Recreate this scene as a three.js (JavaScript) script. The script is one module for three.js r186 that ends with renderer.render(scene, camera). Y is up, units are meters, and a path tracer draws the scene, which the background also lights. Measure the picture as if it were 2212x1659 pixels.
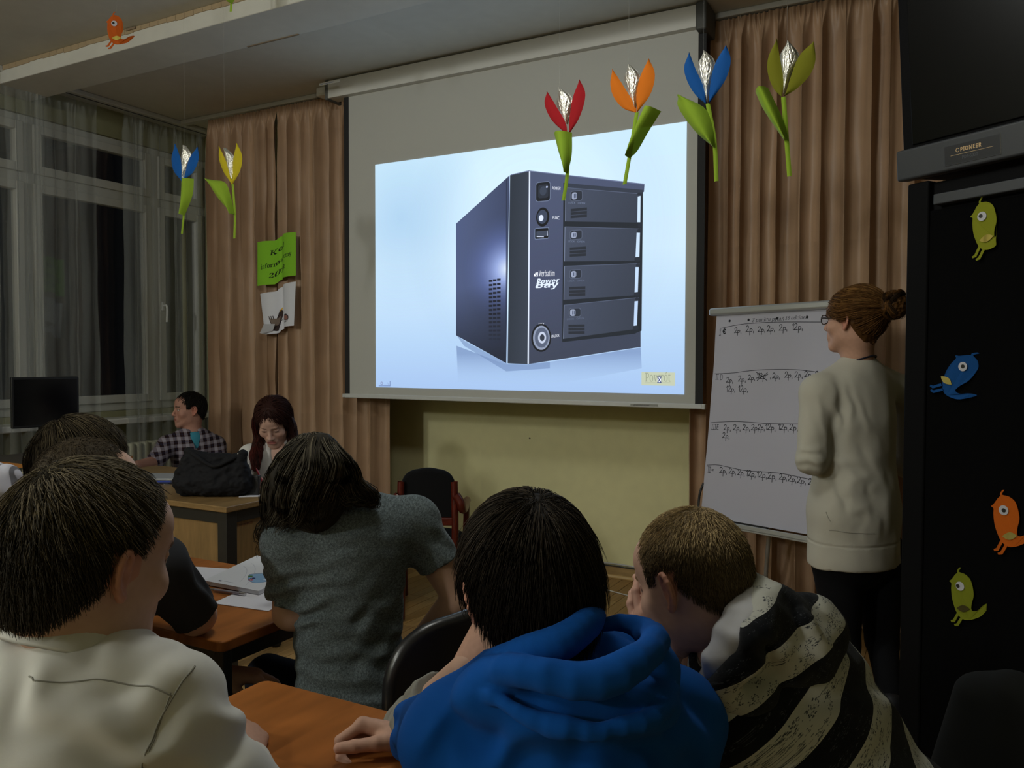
import * as THREE from 'three';
import { mergeGeometries } from 'three/addons/utils/BufferGeometryUtils.js';
import { RoundedBoxGeometry } from 'three/addons/geometries/RoundedBoxGeometry.js';
import { RectAreaLightUniformsLib } from 'three/addons/lights/RectAreaLightUniformsLib.js';
import { createNoise3D } from 'simplex-noise';

// ------------------------------------------------------------------ camera, light, exposure
const scene = new THREE.Scene();
scene.background = new THREE.Color(0.0012, 0.0014, 0.0018);           // night outside the windows
const camera = new THREE.PerspectiveCamera(50.73, 2212 / 1659, 0.05, 60);
camera.position.set(0, 1.4, 0);
camera.rotation.set(THREE.MathUtils.degToRad(-1.85), THREE.MathUtils.degToRad(28.4), THREE.MathUtils.degToRad(0.14), 'YXZ');
const renderer = new THREE.WebGLRenderer();
renderer.toneMapping = THREE.LinearToneMapping;
renderer.toneMappingExposure = 1.0;
renderer.shadowMap.enabled = true;
RectAreaLightUniformsLib.init();
// the dimmed ceiling lamps just before the beam (fixture meshes are built below at the same places)
const LAMPS = [
  { at: [-4.0, 2.98, 1.7], power: 9.2, color: [0.98, 1.0, 0.96], label: 'opal globe ceiling lamp at the window side of the room' },
  { at: [-3.4, 2.98, 4.2], power: 16, color: [0.98, 1.0, 0.96], label: 'opal globe ceiling lamp at the far back of the room' },
  { at: [-1.3, 2.98, -1.6], power: 2.5, color: [0.98, 1.0, 0.96], label: 'opal globe ceiling lamp above the tables' },
];
const SCREEN_GLOW = 1.05, SCREEN_LIGHT = 0.5;

// ------------------------------------------------------------------ helpers
const N3 = createNoise3D((() => { let s = 12345; return () => ((s = (s * 16807) % 2147483647) / 2147483647); })());
let seedState = 7;
const rnd = () => { seedState = (seedState * 16807) % 2147483647; return seedState / 2147483647; };
const rr = (a, b) => a + (b - a) * rnd();
const V3 = (a) => new THREE.Vector3(a[0], a[1], a[2]);
const add = (a, b, s = 1) => [a[0] + b[0] * s, a[1] + b[1] * s, a[2] + b[2] * s];
const sub = (a, b) => [a[0] - b[0], a[1] - b[1], a[2] - b[2]];
const dot = (a, b) => a[0] * b[0] + a[1] * b[1] + a[2] * b[2];
const cross = (a, b) => [a[1] * b[2] - a[2] * b[1], a[2] * b[0] - a[0] * b[2], a[0] * b[1] - a[1] * b[0]];
const len = (a) => Math.hypot(a[0], a[1], a[2]);
const norm = (a) => { const l = len(a) || 1; return [a[0] / l, a[1] / l, a[2] / l]; };
const mix = (a, b, t) => [a[0] + (b[0] - a[0]) * t, a[1] + (b[1] - a[1]) * t, a[2] + (b[2] - a[2]) * t];
const clamp = (x, a, b) => (x < a ? a : x > b ? b : x);
const sstep = (a, b, x) => { const t = clamp((x - a) / (b - a), 0, 1); return t * t * (3 - 2 * t); };
const used = new Map();
function numbered(name) { const n = used.get(name) ?? 0; used.set(name, n + 1); return n ? name + '_' + String(n).padStart(3, '0') : name; }
function thing(name, label, category, pos = [0, 0, 0], turn = 0, group) {
  const o = new THREE.Group(); o.name = numbered(name); o.position.set(...pos); o.rotation.y = turn;
  o.userData = { label, category }; if (group) o.userData.group = group;
  scene.add(o); return o;
}
function struct(name, label) { const o = new THREE.Group(); o.name = name; o.userData = { kind: 'structure' }; if (label) o.userData.label = label; scene.add(o); return o; }
function part(name, geo, mat, parent, label) {
  const m = new THREE.Mesh(geo, mat); m.name = name; m.castShadow = m.receiveShadow = true; parent.add(m);
  if (label) m.userData.label = label;
  return m;
}
const std = (color, rough = 0.8, extra = {}) => { const m = new THREE.MeshPhysicalMaterial({ roughness: rough, ...extra }); if (typeof color === 'number') m.color.set(color); else m.color.setRGB(...color); return m; };
function box(w, h, d, x = 0, y = 0, z = 0, r = 0) {
  const g = r ? new RoundedBoxGeometry(w, h, d, 2, Math.min(r, w * 0.49, h * 0.49, d * 0.49)) : new THREE.BoxGeometry(w, h, d);
  return g.translate(x, y, z);
}
function metreUV(g) { // texture coordinates in metres, by the direction each face looks
  const n = g.index ? g.toNonIndexed() : g, P = n.attributes.position, N = n.attributes.normal, U = new Float32Array(P.count * 2);
  for (let i = 0; i < P.count; i++) { const a = Math.abs(N.getX(i)), b = Math.abs(N.getY(i)), c = Math.abs(N.getZ(i)); const q = a > b && a > c ? [P.getZ(i), P.getY(i)] : b > c ? [P.getX(i), P.getZ(i)] : [P.getX(i), P.getY(i)]; U[i * 2] = q[0] * 0.7; U[i * 2 + 1] = q[1] * 0.7; }
  n.setAttribute('uv', new THREE.BufferAttribute(U, 2)); return n;
}
const boxBetween = (x0, x1, y0, y1, z0, z1, r = 0) => box(x1 - x0, y1 - y0, z1 - z0, (x0 + x1) / 2, (y0 + y1) / 2, (z0 + z1) / 2, r);
function merge(list) { return mergeGeometries(list.map((g) => { const n = g.index ? g.toNonIndexed() : g; for (const k of Object.keys(n.attributes)) if (!['position', 'normal', 'uv'].includes(k)) n.deleteAttribute(k); return n; })); }
function tube(pts, r, seg = 8, rad = 6, tension = 0.5) { return new THREE.TubeGeometry(new THREE.CatmullRomCurve3(pts.map(V3), false, 'catmullrom', tension), Math.max(2, seg), r, rad, false); }
function bar(a, b, r, rad = 10) {
  const d = sub(b, a), L = len(d), g = new THREE.CylinderGeometry(r, r, L, rad);
  g.applyQuaternion(new THREE.Quaternion().setFromUnitVectors(new THREE.Vector3(0, 1, 0), V3(norm(d))));
  return g.translate((a[0] + b[0]) / 2, (a[1] + b[1]) / 2, (a[2] + b[2]) / 2);
}
function canvasTex(w, h, draw, srgb = true) {
  const c = document.createElement('canvas'); c.width = w; c.height = h; const x = c.getContext('2d'); draw(x, w, h);
  const t = new THREE.CanvasTexture(c); if (srgb) t.colorSpace = THREE.SRGBColorSpace; t.anisotropy = 8; return t;
}
function noiseTex(w, h, f, srgb = true) {
  const d = new Uint8Array(w * h * 4);
  for (let y = 0; y < h; y++) for (let x = 0; x < w; x++) { const c = f(x / w, y / h, x, y), i = (y * w + x) * 4; for (let k = 0; k < 3; k++) d[i + k] = clamp(Math.round((Array.isArray(c) ? c[k] : c) * 255), 0, 255); d[i + 3] = 255; }
  const t = new THREE.DataTexture(d, w, h); t.magFilter = THREE.LinearFilter; t.minFilter = THREE.LinearMipmapLinearFilter; t.wrapS = t.wrapT = THREE.RepeatWrapping; if (srgb) t.colorSpace = THREE.SRGBColorSpace; t.needsUpdate = true; return t;
}
// directions as someone standing at the camera names them
const RIGHT = [0.8796, 0, -0.4756], AWAY = [-0.4756, 0, -0.8796];
const dir = (r, u, a) => norm([RIGHT[0] * r + AWAY[0] * a, u, RIGHT[2] * r + AWAY[2] * a]);
const off = (p, r, u, a) => [p[0] + RIGHT[0] * r + AWAY[0] * a, p[1] + u, p[2] + RIGHT[2] * r + AWAY[2] * a];
// ------------------------------------------------------------------ modelling kit: smooth fields meshed with surface nets
class Field {
  constructor() { this.p = []; this.wave = null; this.waveReach = 0.012; }
  cone(a, b, ra, rb = ra, k = 0.02, s = 1, cut = null) { // cut: share of the length at which the end is cut off square
    const d = sub(b, a), L = len(d), c = mix(a, b, 0.5);
    const q = { t: 0, a, d, L2: Math.max(L * L, 1e-9), ra, rb, k, s, c, br: L / 2 + Math.max(ra, rb) }; if (cut !== null) { q.cn = norm(d); q.co = dot(mix(a, b, cut), q.cn); }
    this.p.push(q); return this;
  }
  path(pts, rs, k = 0.01, s = 1) { for (let i = 0; i + 1 < pts.length; i++) this.cone(pts[i], pts[i + 1], Array.isArray(rs) ? rs[i] : rs, Array.isArray(rs) ? rs[i + 1] : rs, i ? Math.min(k, 0.002) : k, s); return this; }
  curve(pts, rs, k = 0.01, n = 10, s = 1) {
    const c = new THREE.CatmullRomCurve3(pts.map(V3)), q = c.getPoints(n).map((v) => [v.x, v.y, v.z]);
    const rad = q.map((_, i) => { if (!Array.isArray(rs)) return rs; const u = (i / n) * (rs.length - 1), j = Math.min(rs.length - 2, Math.floor(u)); return rs[j] + (rs[j + 1] - rs[j]) * (u - j); });
    return this.path(q, rad, k, s);
  }
  ell(c, r, k = 0.02, ax = null, s = 1) { this.p.push({ t: 1, c, r, ax, k, s, br: Math.max(...r) }); return this; }
  plane(c, n, k = 0.004, s = -1) { this.p.push({ t: 2, c, n: norm(n), k, s, br: 1e9 }); return this; }   // s = -1 cuts away what lies in front of the plane
  eval(x, y, z) {
    let d = 1e3;
    for (let i = 0; i < this.p.length; i++) {
      const q = this.p[i];
      if (q.t !== 2) {
        const bx = x - q.c[0], by = y - q.c[1], bz = z - q.c[2], lo = Math.sqrt(bx * bx + by * by + bz * bz) - q.br;
        if (q.s > 0 ? lo > d + q.k + 0.02 : -lo < d - q.k) { if (!(q.s > 0 && d > 100)) continue; }
      }
      let e;
      if (q.t === 0) {
        const px = x - q.a[0], py = y - q.a[1], pz = z - q.a[2], h = clamp((px * q.d[0] + py * q.d[1] + pz * q.d[2]) / q.L2, 0, 1);
        const ux = px - q.d[0] * h, uy = py - q.d[1] * h, uz = pz - q.d[2] * h;
        e = Math.sqrt(ux * ux + uy * uy + uz * uz) - (q.ra + (q.rb - q.ra) * h);
        if (q.cn) e = Math.max(e, x * q.cn[0] + y * q.cn[1] + z * q.cn[2] - q.co);
      } else if (q.t === 1) {
        let px = x - q.c[0], py = y - q.c[1], pz = z - q.c[2];
        if (q.ax) { const A = q.ax, a = px * A[0][0] + py * A[0][1] + pz * A[0][2], b = px * A[1][0] + py * A[1][1] + pz * A[1][2], c = px * A[2][0] + py * A[2][1] + pz * A[2][2]; px = a; py = b; pz = c; }
        const ax = px / q.r[0], ay = py / q.r[1], az = pz / q.r[2], k0 = Math.sqrt(ax * ax + ay * ay + az * az);
        const gx = ax / q.r[0], gy = ay / q.r[1], gz = az / q.r[2], k1 = Math.sqrt(gx * gx + gy * gy + gz * gz);
        e = k1 > 1e-9 ? (k0 * (k0 - 1)) / k1 : -Math.min(...q.r);
      } else e = -((x - q.c[0]) * q.n[0] + (y - q.c[1]) * q.n[1] + (z - q.c[2]) * q.n[2]);
      if (q.s > 0) { if (d > 100) d = e; else { const h = Math.max(q.k - Math.abs(d - e), 0) / (q.k || 1); d = Math.min(d, e) - h * h * q.k * 0.25; } }
      else { const n = -e, h = Math.max(q.k - Math.abs(d - n), 0) / (q.k || 1); d = Math.max(d, n) + h * h * q.k * 0.25; }
    }
    if (this.wave && Math.abs(d) < 0.04) d += this.wave(x, y, z);
    return d;
  }
  grad(x, y, z, h = 0.0015) {
    return norm([this.eval(x + h, y, z) - this.eval(x - h, y, z), this.eval(x, y + h, z) - this.eval(x, y - h, z), this.eval(x, y, z + h) - this.eval(x, y, z - h)]);
  }
  bounds(pad) {
    const lo = [1e9, 1e9, 1e9], hi = [-1e9, -1e9, -1e9];
    for (const q of this.p) if (q.s > 0 && q.t !== 2) {
      for (let c = 0; c < 3; c++) {
        let a, b;
        if (q.t === 0) { a = Math.min(q.a[c] - q.ra, q.a[c] + q.d[c] - q.rb); b = Math.max(q.a[c] + q.ra, q.a[c] + q.d[c] + q.rb); }
        else { const e = q.ax ? Math.hypot(...q.ax.map((A, i) => A[c] * q.r[i])) : q.r[c]; a = q.c[c] - e; b = q.c[c] + e; }
        lo[c] = Math.min(lo[c], a - pad); hi[c] = Math.max(hi[c], b + pad);
      }
    }
    return [lo, hi];
  }
  onto(p) { let q = p; for (let i = 0; i < 8; i++) { const d = this.eval(...q); if (Math.abs(d) < 2e-4) break; q = add(q, this.grad(...q), -d * 0.9); } return q; }
  mesh({ cell = 0.01, color = null, uv = null, lo = null, hi = null } = {}) {
    const B = this.bounds(cell * 2.5), L = lo ?? B[0], Hh = hi ?? B[1];
    const nx = Math.ceil((Hh[0] - L[0]) / cell) + 1, ny = Math.ceil((Hh[1] - L[1]) / cell) + 1, nz = Math.ceil((Hh[2] - L[2]) / cell) + 1;
    const D = new Float32Array(nx * ny * nz).fill(1), id = (i, j, k) => (k * ny + j) * nx + i, S = 6;
    for (let bk = 0; bk < nz; bk += S) for (let bj = 0; bj < ny; bj += S) for (let bi = 0; bi < nx; bi += S) {
      const c = this.eval(L[0] + (bi + S / 2 - 0.5) * cell, L[1] + (bj + S / 2 - 0.5) * cell, L[2] + (bk + S / 2 - 0.5) * cell);
      const skip = Math.abs(c) > cell * S * 1.15 + this.waveReach, ei = Math.min(nx, bi + S), ej = Math.min(ny, bj + S), ek = Math.min(nz, bk + S);
      for (let k = bk; k < ek; k++) for (let j = bj; j < ej; j++) for (let i = bi; i < ei; i++) D[id(i, j, k)] = skip ? c : this.eval(L[0] + i * cell, L[1] + j * cell, L[2] + k * cell);
    }
    const vid = new Int32Array(nx * ny * nz).fill(-1), pos = [], idx = [], E = [[0, 1], [2, 3], [4, 5], [6, 7], [0, 2], [1, 3], [4, 6], [5, 7], [0, 4], [1, 5], [2, 6], [3, 7]], v = new Float64Array(8);
    for (let k = 0; k < nz - 1; k++) for (let j = 0; j < ny - 1; j++) for (let i = 0; i < nx - 1; i++) {
      let m = 0; for (let c = 0; c < 8; c++) { v[c] = D[id(i + (c & 1), j + ((c >> 1) & 1), k + (c >> 2))]; if (v[c] < 0) m |= 1 << c; }
      if (m === 0 || m === 255) continue;
      let n = 0, sx = 0, sy = 0, sz = 0;
      for (const [a, b] of E) if (((m >> a) & 1) !== ((m >> b) & 1)) {
        const t = v[a] / (v[a] - v[b]); n++;
        sx += (a & 1) + ((b & 1) - (a & 1)) * t; sy += ((a >> 1) & 1) + (((b >> 1) & 1) - ((a >> 1) & 1)) * t; sz += (a >> 2) + ((b >> 2) - (a >> 2)) * t;
      }
      vid[id(i, j, k)] = pos.length / 3; pos.push(L[0] + (i + sx / n) * cell, L[1] + (j + sy / n) * cell, L[2] + (k + sz / n) * cell);
    }
    for (let k = 1; k < nz - 1; k++) for (let j = 1; j < ny - 1; j++) for (let i = 1; i < nx - 1; i++) {
      const a = D[id(i, j, k)] < 0;
      for (let ax = 0; ax < 3; ax++) {
        const b = D[id(i + (ax === 0), j + (ax === 1), k + (ax === 2))] < 0; if (a === b) continue;
        const q = ax === 0 ? [vid[id(i, j - 1, k - 1)], vid[id(i, j, k - 1)], vid[id(i, j, k)], vid[id(i, j - 1, k)]] : ax === 1 ? [vid[id(i - 1, j, k - 1)], vid[id(i - 1, j, k)], vid[id(i, j, k)], vid[id(i, j, k - 1)]] : [vid[id(i - 1, j - 1, k)], vid[id(i, j - 1, k)], vid[id(i, j, k)], vid[id(i - 1, j, k)]];
        if (q.some((x) => x < 0)) continue;
        if (a) idx.push(q[0], q[1], q[2], q[0], q[2], q[3]); else idx.push(q[0], q[2], q[1], q[0], q[3], q[2]);
      }
    }
    const n = pos.length / 3, P = new Float32Array(pos), Nn = new Float32Array(n * 3), C = new Float32Array(n * 3).fill(1), U = new Float32Array(n * 2);
    for (let i = 0; i < n; i++) {
      let p = [P[i * 3], P[i * 3 + 1], P[i * 3 + 2]]; const d = this.eval(...p); let g = this.grad(...p, cell * 0.35);
      if (Math.abs(d) < cell) p = add(p, g, -d * 0.8);
      P.set(p, i * 3); Nn.set(g, i * 3);
      if (color) C.set(color(p, g), i * 3);
      if (uv) U.set(uv(p, g), i * 2);
    }
    const G = new THREE.BufferGeometry();
    G.setAttribute('position', new THREE.BufferAttribute(P, 3)); G.setAttribute('normal', new THREE.BufferAttribute(Nn, 3)); G.setAttribute('color', new THREE.BufferAttribute(C, 3)); G.setAttribute('uv', new THREE.BufferAttribute(U, 2));
    G.setIndex(idx); return G;
  }
}
// a frame: origin, and the axes x (the owner's left), y (up), z (forward)
class Frame {
  constructor(o, fwd, up = [0, 1, 0], s = 1) { this.o = o; this.s = s; this.z = norm(fwd); this.x = norm(cross(up, this.z)); this.y = cross(this.z, this.x); }
  at(x, y, z) { const s = this.s; return [0, 1, 2].map((i) => this.o[i] + (this.x[i] * x + this.y[i] * y + this.z[i] * z) * s); }
  vec(x, y, z) { return [0, 1, 2].map((i) => this.x[i] * x + this.y[i] * y + this.z[i] * z); }
  local(p) { const d = sub(p, this.o); return [dot(d, this.x) / this.s, dot(d, this.y) / this.s, dot(d, this.z) / this.s]; }
  matrix() { return new THREE.Matrix4().makeBasis(V3(this.x), V3(this.y), V3(this.z)).scale(new THREE.Vector3(this.s, this.s, this.s)).setPosition(...this.o); }
  move(g) { return g.applyMatrix4(this.matrix()); }
}
// hair and threads: thin three-sided tapering strands
class Strands {
  constructor() { this.pos = []; this.nor = []; this.col = []; this.idx = []; }
  add(pts, w, color, taper = 0.25) {
    const n = pts.length, base = this.pos.length / 3;
    for (let i = 0; i < n; i++) {
      const t = norm(sub(pts[Math.min(n - 1, i + 1)], pts[Math.max(0, i - 1)])), a = norm(cross(t, Math.abs(t[1]) < 0.9 ? [0, 1, 0] : [1, 0, 0])), b = cross(t, a), u = i / (n - 1), r = w * (u < 0.6 ? 1 : 1 - (1 - taper) * (u - 0.6) / 0.4);
      for (let k = 0; k < 3; k++) { const c = Math.cos(k * 2.0944), s = Math.sin(k * 2.0944), d = add([a[0] * c, a[1] * c, a[2] * c], b, s); this.pos.push(...add(pts[i], d, r)); this.nor.push(...d); this.col.push(...color); }
    }
    for (let i = 0; i + 1 < n; i++) for (let k = 0; k < 3; k++) { const p = base + i * 3 + k, q = base + i * 3 + ((k + 1) % 3); this.idx.push(p, q, p + 3, q, q + 3, p + 3); }
  }
  geo() {
    const G = new THREE.BufferGeometry(); G.setAttribute('position', new THREE.Float32BufferAttribute(this.pos, 3)); G.setAttribute('normal', new THREE.Float32BufferAttribute(this.nor, 3)); G.setAttribute('color', new THREE.Float32BufferAttribute(this.col, 3));
    G.setAttribute('uv', new THREE.Float32BufferAttribute(new Float32Array((this.pos.length / 3) * 2), 2)); G.setIndex(this.idx); return G;
  }
}
// ------------------------------------------------------------------ people: heads, hands, bodies, hair
const SKIN = [0.55, 0.345, 0.255];
const shade = (c, s) => [c[0] * s, c[1] * s, c[2] * s];
const lerpc = (a, b, t) => mix(a, b, clamp(t, 0, 1));
const skinMat = std([1, 1, 1], 0.55, { vertexColors: true, specularIntensity: 0.5, sheen: 0.15, sheenColor: new THREE.Color(0.6, 0.35, 0.3), sheenRoughness: 0.5 });
const hairMat = std([1, 1, 1], 0.6, { vertexColors: true, specularIntensity: 0.22 });
const craniumDist = (p) => { // distance to the bare skull in head space, used to lay hair
  const e = (c, r) => { const a = (p[0] - c[0]) / r[0], b = (p[1] - c[1]) / r[1], d = (p[2] - c[2]) / r[2], k0 = Math.hypot(a, b, d), k1 = Math.hypot(a / r[0], b / r[1], d / r[2]); return k1 > 1e-9 ? k0 * (k0 - 1) / k1 : -r[0]; };
  const a = e([0, 0.036, -0.014], [0.0755, 0.086, 0.097]), b = e([0, -0.02, -0.03], [0.062, 0.085, 0.066]), k = 0.04, h = Math.max(k - Math.abs(a - b), 0) / k;
  return Math.min(a, b) - h * h * k * 0.25;
};
const craniumGrad = (p) => { const h = 0.002, g = [0, 0, 0]; for (let i = 0; i < 3; i++) { const a = p.slice(), b = p.slice(); a[i] += h; b[i] -= h; g[i] = craniumDist(a) - craniumDist(b); } return norm(g); };
// head in its own space: x left, y up, z forward, origin between the ears; about 0.23 tall
function headGeo(frame, { cell = 0.003, female = false, skin = SKIN, brow = [0.05, 0.03, 0.02], lips = null, ears = true, eyesDown = false, wide = 1, neck = null, blush = 0.25 } = {}) {
  const f = new Field(), w = wide;
  f.ell([0, 0.036, -0.014], [0.0755 * w, 0.086, 0.097], 0.02).ell([0, -0.02, -0.03], [0.062 * w, 0.085, 0.066], 0.04);
  f.ell([0, -0.022, 0.03], [0.062 * w, 0.075, 0.058], 0.03);
  f.cone([0.035 * w, -0.062, 0.012], [0.012, -0.101, 0.064], 0.026, 0.018, 0.03).cone([-0.035 * w, -0.062, 0.012], [-0.012, -0.101, 0.064], 0.026, 0.018, 0.03);
  f.ell([0, -0.1, 0.07], [0.02, 0.015, 0.016], 0.02);
  f.ell([0, 0.052, 0.05], [0.056 * w, 0.04, 0.042], 0.03);
  f.cone([-0.03, 0.024, 0.082], [0.03, 0.024, 0.082], female ? 0.008 : 0.011, undefined, 0.015);
  for (const s of [-1, 1]) {
    f.ell([s * 0.043 * w, -0.026, 0.058], [0.022, 0.02, 0.02], 0.025);
    f.ell([s * 0.031, 0.006, 0.094], [0.016, 0.0105, 0.013], 0.016, null, -1);
    f.ell([s * 0.03, 0.004, 0.0745], [0.0135, 0.0125, 0.0125], 0.002);
    f.cone([s * 0.042, 0.0115 - (eyesDown ? 0.006 : 0), 0.0785], [s * 0.019, 0.0115 - (eyesDown ? 0.006 : 0), 0.084], 0.0042, 0.0042, 0.004);
    f.cone([s * 0.041, -0.005, 0.077], [s * 0.02, -0.0065, 0.081], 0.0034, 0.0034, 0.004);
  }
  f.cone([0, 0.012, 0.086], [0, -0.026, 0.106], 0.0075, 0.0095, 0.012).ell([0, -0.031, 0.106], [0.0115, 0.0095, 0.0105], 0.008);
  for (const s of [-1, 1]) f.ell([s * 0.0125, -0.034, 0.095], [0.0075, 0.0065, 0.009], 0.007);
  f.ell([0, -0.062, 0.082], [0.028, 0.022, 0.014], 0.02);
  f.cone([-0.018, -0.0595, 0.088], [0.018, -0.0595, 0.088], 0.0045, undefined, 0.006).cone([-0.015, -0.0695, 0.0875], [0.015, -0.0695, 0.0875], 0.0055, undefined, 0.006);
  f.cone([-0.022, -0.0645, 0.0945], [0.022, -0.0645, 0.0945], 0.0016, undefined, 0.003, -1);
  if (ears) for (const s of [-1, 1]) {
    const ax = [norm([s * 0.86, 0, 0.42]), norm([0, 1, -0.12]), null]; ax[2] = norm(cross(ax[0], ax[1])); ax[1] = norm(cross(ax[2], ax[0]));
    const q = (a, b, c) => [s * 0.079 * w + (ax[0][0] * a + ax[1][0] * b + ax[2][0] * c), -0.004 + (ax[0][1] * a + ax[1][1] * b + ax[2][1] * c), -0.012 + (ax[0][2] * a + ax[1][2] * b + ax[2][2] * c)];
    f.ell(q(-0.002, 0, 0), [0.0065, 0.028, 0.0165], 0.006, ax);
    f.curve([q(0.002, 0.006, 0.012 * s), q(0.005, 0.026, 0.009 * s), q(0.006, 0.031, -0.004 * s), q(0.006, 0.018, -0.0165 * s), q(0.004, -0.006, -0.0155 * s), q(0.001, -0.026, -0.002 * s)], [0.003, 0.0042, 0.0042, 0.0042, 0.0038, 0.005], 0.004, 10);
    f.ell(q(0.0065, -0.002, 0.003 * s), [0.007, 0.0125, 0.008], 0.005, ax, -1);
    f.ell(q(0, -0.027, 0.003 * s), [0.0055, 0.008, 0.0075], 0.005, ax);
  }
  if (neck) { const nl = frame.local(neck.to); f.cone([0, -0.055, -0.028], nl, 0.05 * (neck.r ?? 1), 0.056 * (neck.r ?? 1), 0.03).cone([0, -0.07, 0.012], mix([0, -0.07, 0.012], nl, 0.9), 0.034, 0.04, 0.03); }
  const lip = lips ?? [skin[0] * 0.78, skin[1] * 0.55, skin[2] * 0.55];
  const col = (p) => {
    let c = skin; const ax = Math.abs(p[0]);
    const n = N3(p[0] * 60, p[1] * 60, p[2] * 60) * 0.04; c = shade(c, 1 + n);
    if (p[2] > 0.07 && Math.hypot((p[0]) / 0.024, (p[1] + 0.0645) / 0.0105) < 1) c = lip;
    if (p[2] > 0.05) {
      c = lerpc(c, [skin[0] * 0.95, skin[1] * 0.62, skin[2] * 0.6], blush * Math.exp(-(((ax - 0.04) / 0.018) ** 2 + ((p[1] + 0.03) / 0.018) ** 2)));
      const by = 0.0265 + 0.12 * (0.03 - Math.abs(ax - 0.03)) - 0.003; if (ax > 0.012 && ax < 0.047 && Math.abs(p[1] - by) < (female ? 0.0028 : 0.0045)) c = lerpc(c, brow, female ? 0.5 : 0.8);
      const er = Math.hypot((ax - 0.03) / 0.0118, (p[1] - 0.003) / 0.0055);
      if (!eyesDown && er < 1 && p[2] > 0.075) { c = [0.55, 0.52, 0.48]; if (Math.hypot(ax - 0.03, p[1] - 0.004) < 0.0054) c = [0.05, 0.045, 0.035]; }
      else if (er < 1.25 && p[2] > 0.075) c = lerpc(c, [0.06, 0.03, 0.02], eyesDown ? 0.45 : p[1] > 0.002 ? 0.75 : 0.3);
    }
    if (ax > 0.074 && Math.abs(p[2] + 0.012) < 0.03 && Math.abs(p[1]) < 0.05) c = [c[0] * 1.02, c[1] * 0.78, c[2] * 0.74];
    return c;
  };
  return frame.move(f.mesh({ cell, color: col }));
}
// hand space: wrist at the origin, y to the fingers, x to the thumb's side, z out of the palm
function handGeo(o, fingers, palm, { left = false, curl = [0.3, 0.3, 0.35, 0.4], thumb = [0.75, 0.5, 0.45], spread = 0.12, s = 1, cell = 0.003, skin = SKIN } = {}) {
  const y = norm(fingers), z = norm(sub(palm, y.map((v) => v * dot(palm, y)))), x = cross(y, z).map((v) => v * (left ? -1 : 1));
  const f = new Field(), W = (a, b, c) => [0, 1, 2].map((i) => o[i] + (x[i] * a + y[i] * b + z[i] * c) * s);
  const K = [[0.027, 0.088, 0.0], [0.008, 0.092, -0.003], [-0.011, 0.087, -0.002], [-0.029, 0.077, 0.002]], Ls = [[0.041, 0.025, 0.02], [0.046, 0.029, 0.021], [0.042, 0.027, 0.02], [0.033, 0.021, 0.018]], R = [0.0092, 0.0094, 0.0088, 0.0077];
  for (let i = 0; i < 4; i++) f.cone(W(K[i][0] * 0.45, 0.008, 0), W(...K[i]), 0.0155 * s, 0.0112 * s, i ? 0.016 : 0.02);
  f.ell(W(0.016, 0.034, 0.01), [0.017 * s, 0.026 * s, 0.013 * s], 0.014, [x, y, z]).ell(W(-0.018, 0.036, 0.008), [0.012 * s, 0.03 * s, 0.011 * s], 0.014, [x, y, z]);
  const nails = [];
  for (let i = 0; i < 4; i++) {
    let p = K[i], a = 0; const sp = [0.9, 0.1, -0.55, -1.2][i] * spread;
    for (let j = 0; j < 3; j++) {
      a += curl[i] * [1.2, 1.55, 1.0][j];
      const q = [p[0] + Math.sin(sp) * Ls[i][j] * Math.max(0, Math.cos(a)), p[1] + Math.cos(a) * Ls[i][j], p[2] + Math.sin(a) * Ls[i][j]];
      f.cone(W(...p), W(...q), R[i] * (1 - j * 0.09) * s, R[i] * (0.95 - j * 0.1) * s, j ? 0.003 : 0.007);
      if (j === 2) nails.push([W(q[0], q[1] - Math.cos(a) * 0.004 - Math.sin(a) * 0.006, q[2] + Math.cos(a) * -0.006 - Math.sin(a) * 0.004), R[i] * s * 0.62]);
      p = q;
    }
  }
  const [out, fwd, over] = thumb; let t0 = [0.019, 0.02, 0.008];
  const d1 = norm([out, 0.75, 0.25 + over * 0.4]), t1 = add(t0, d1, 0.042), d2 = norm([out * 0.75, fwd + 0.4, 0.25 + over]), t2 = add(t1, d2, 0.032), d3 = norm([out * 0.35, fwd + 0.45, 0.2 + over * 1.1]), t3 = add(t2, d3, 0.025);
  f.cone(W(...t0), W(...t1), 0.0155 * s, 0.0115 * s, 0.014).cone(W(...t1), W(...t2), 0.0112 * s, 0.0098 * s, 0.004).cone(W(...t2), W(...t3), 0.0102 * s, 0.0085 * s, 0.003);
  nails.push([add(W(...t3), x, 0.004 * s), 0.007 * s]);
  const col = (p) => { for (const [c, r] of nails) if (len(sub(p, c)) < r) return [skin[0] * 1.12, skin[1] * 1.0, skin[2] * 1.0]; const n = 1 + N3(p[0] * 90, p[1] * 90, p[2] * 90) * 0.05; return [skin[0] * n, skin[1] * n * 0.93, skin[2] * n * 0.92]; };
  return f.mesh({ cell, color: col });
}
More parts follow.
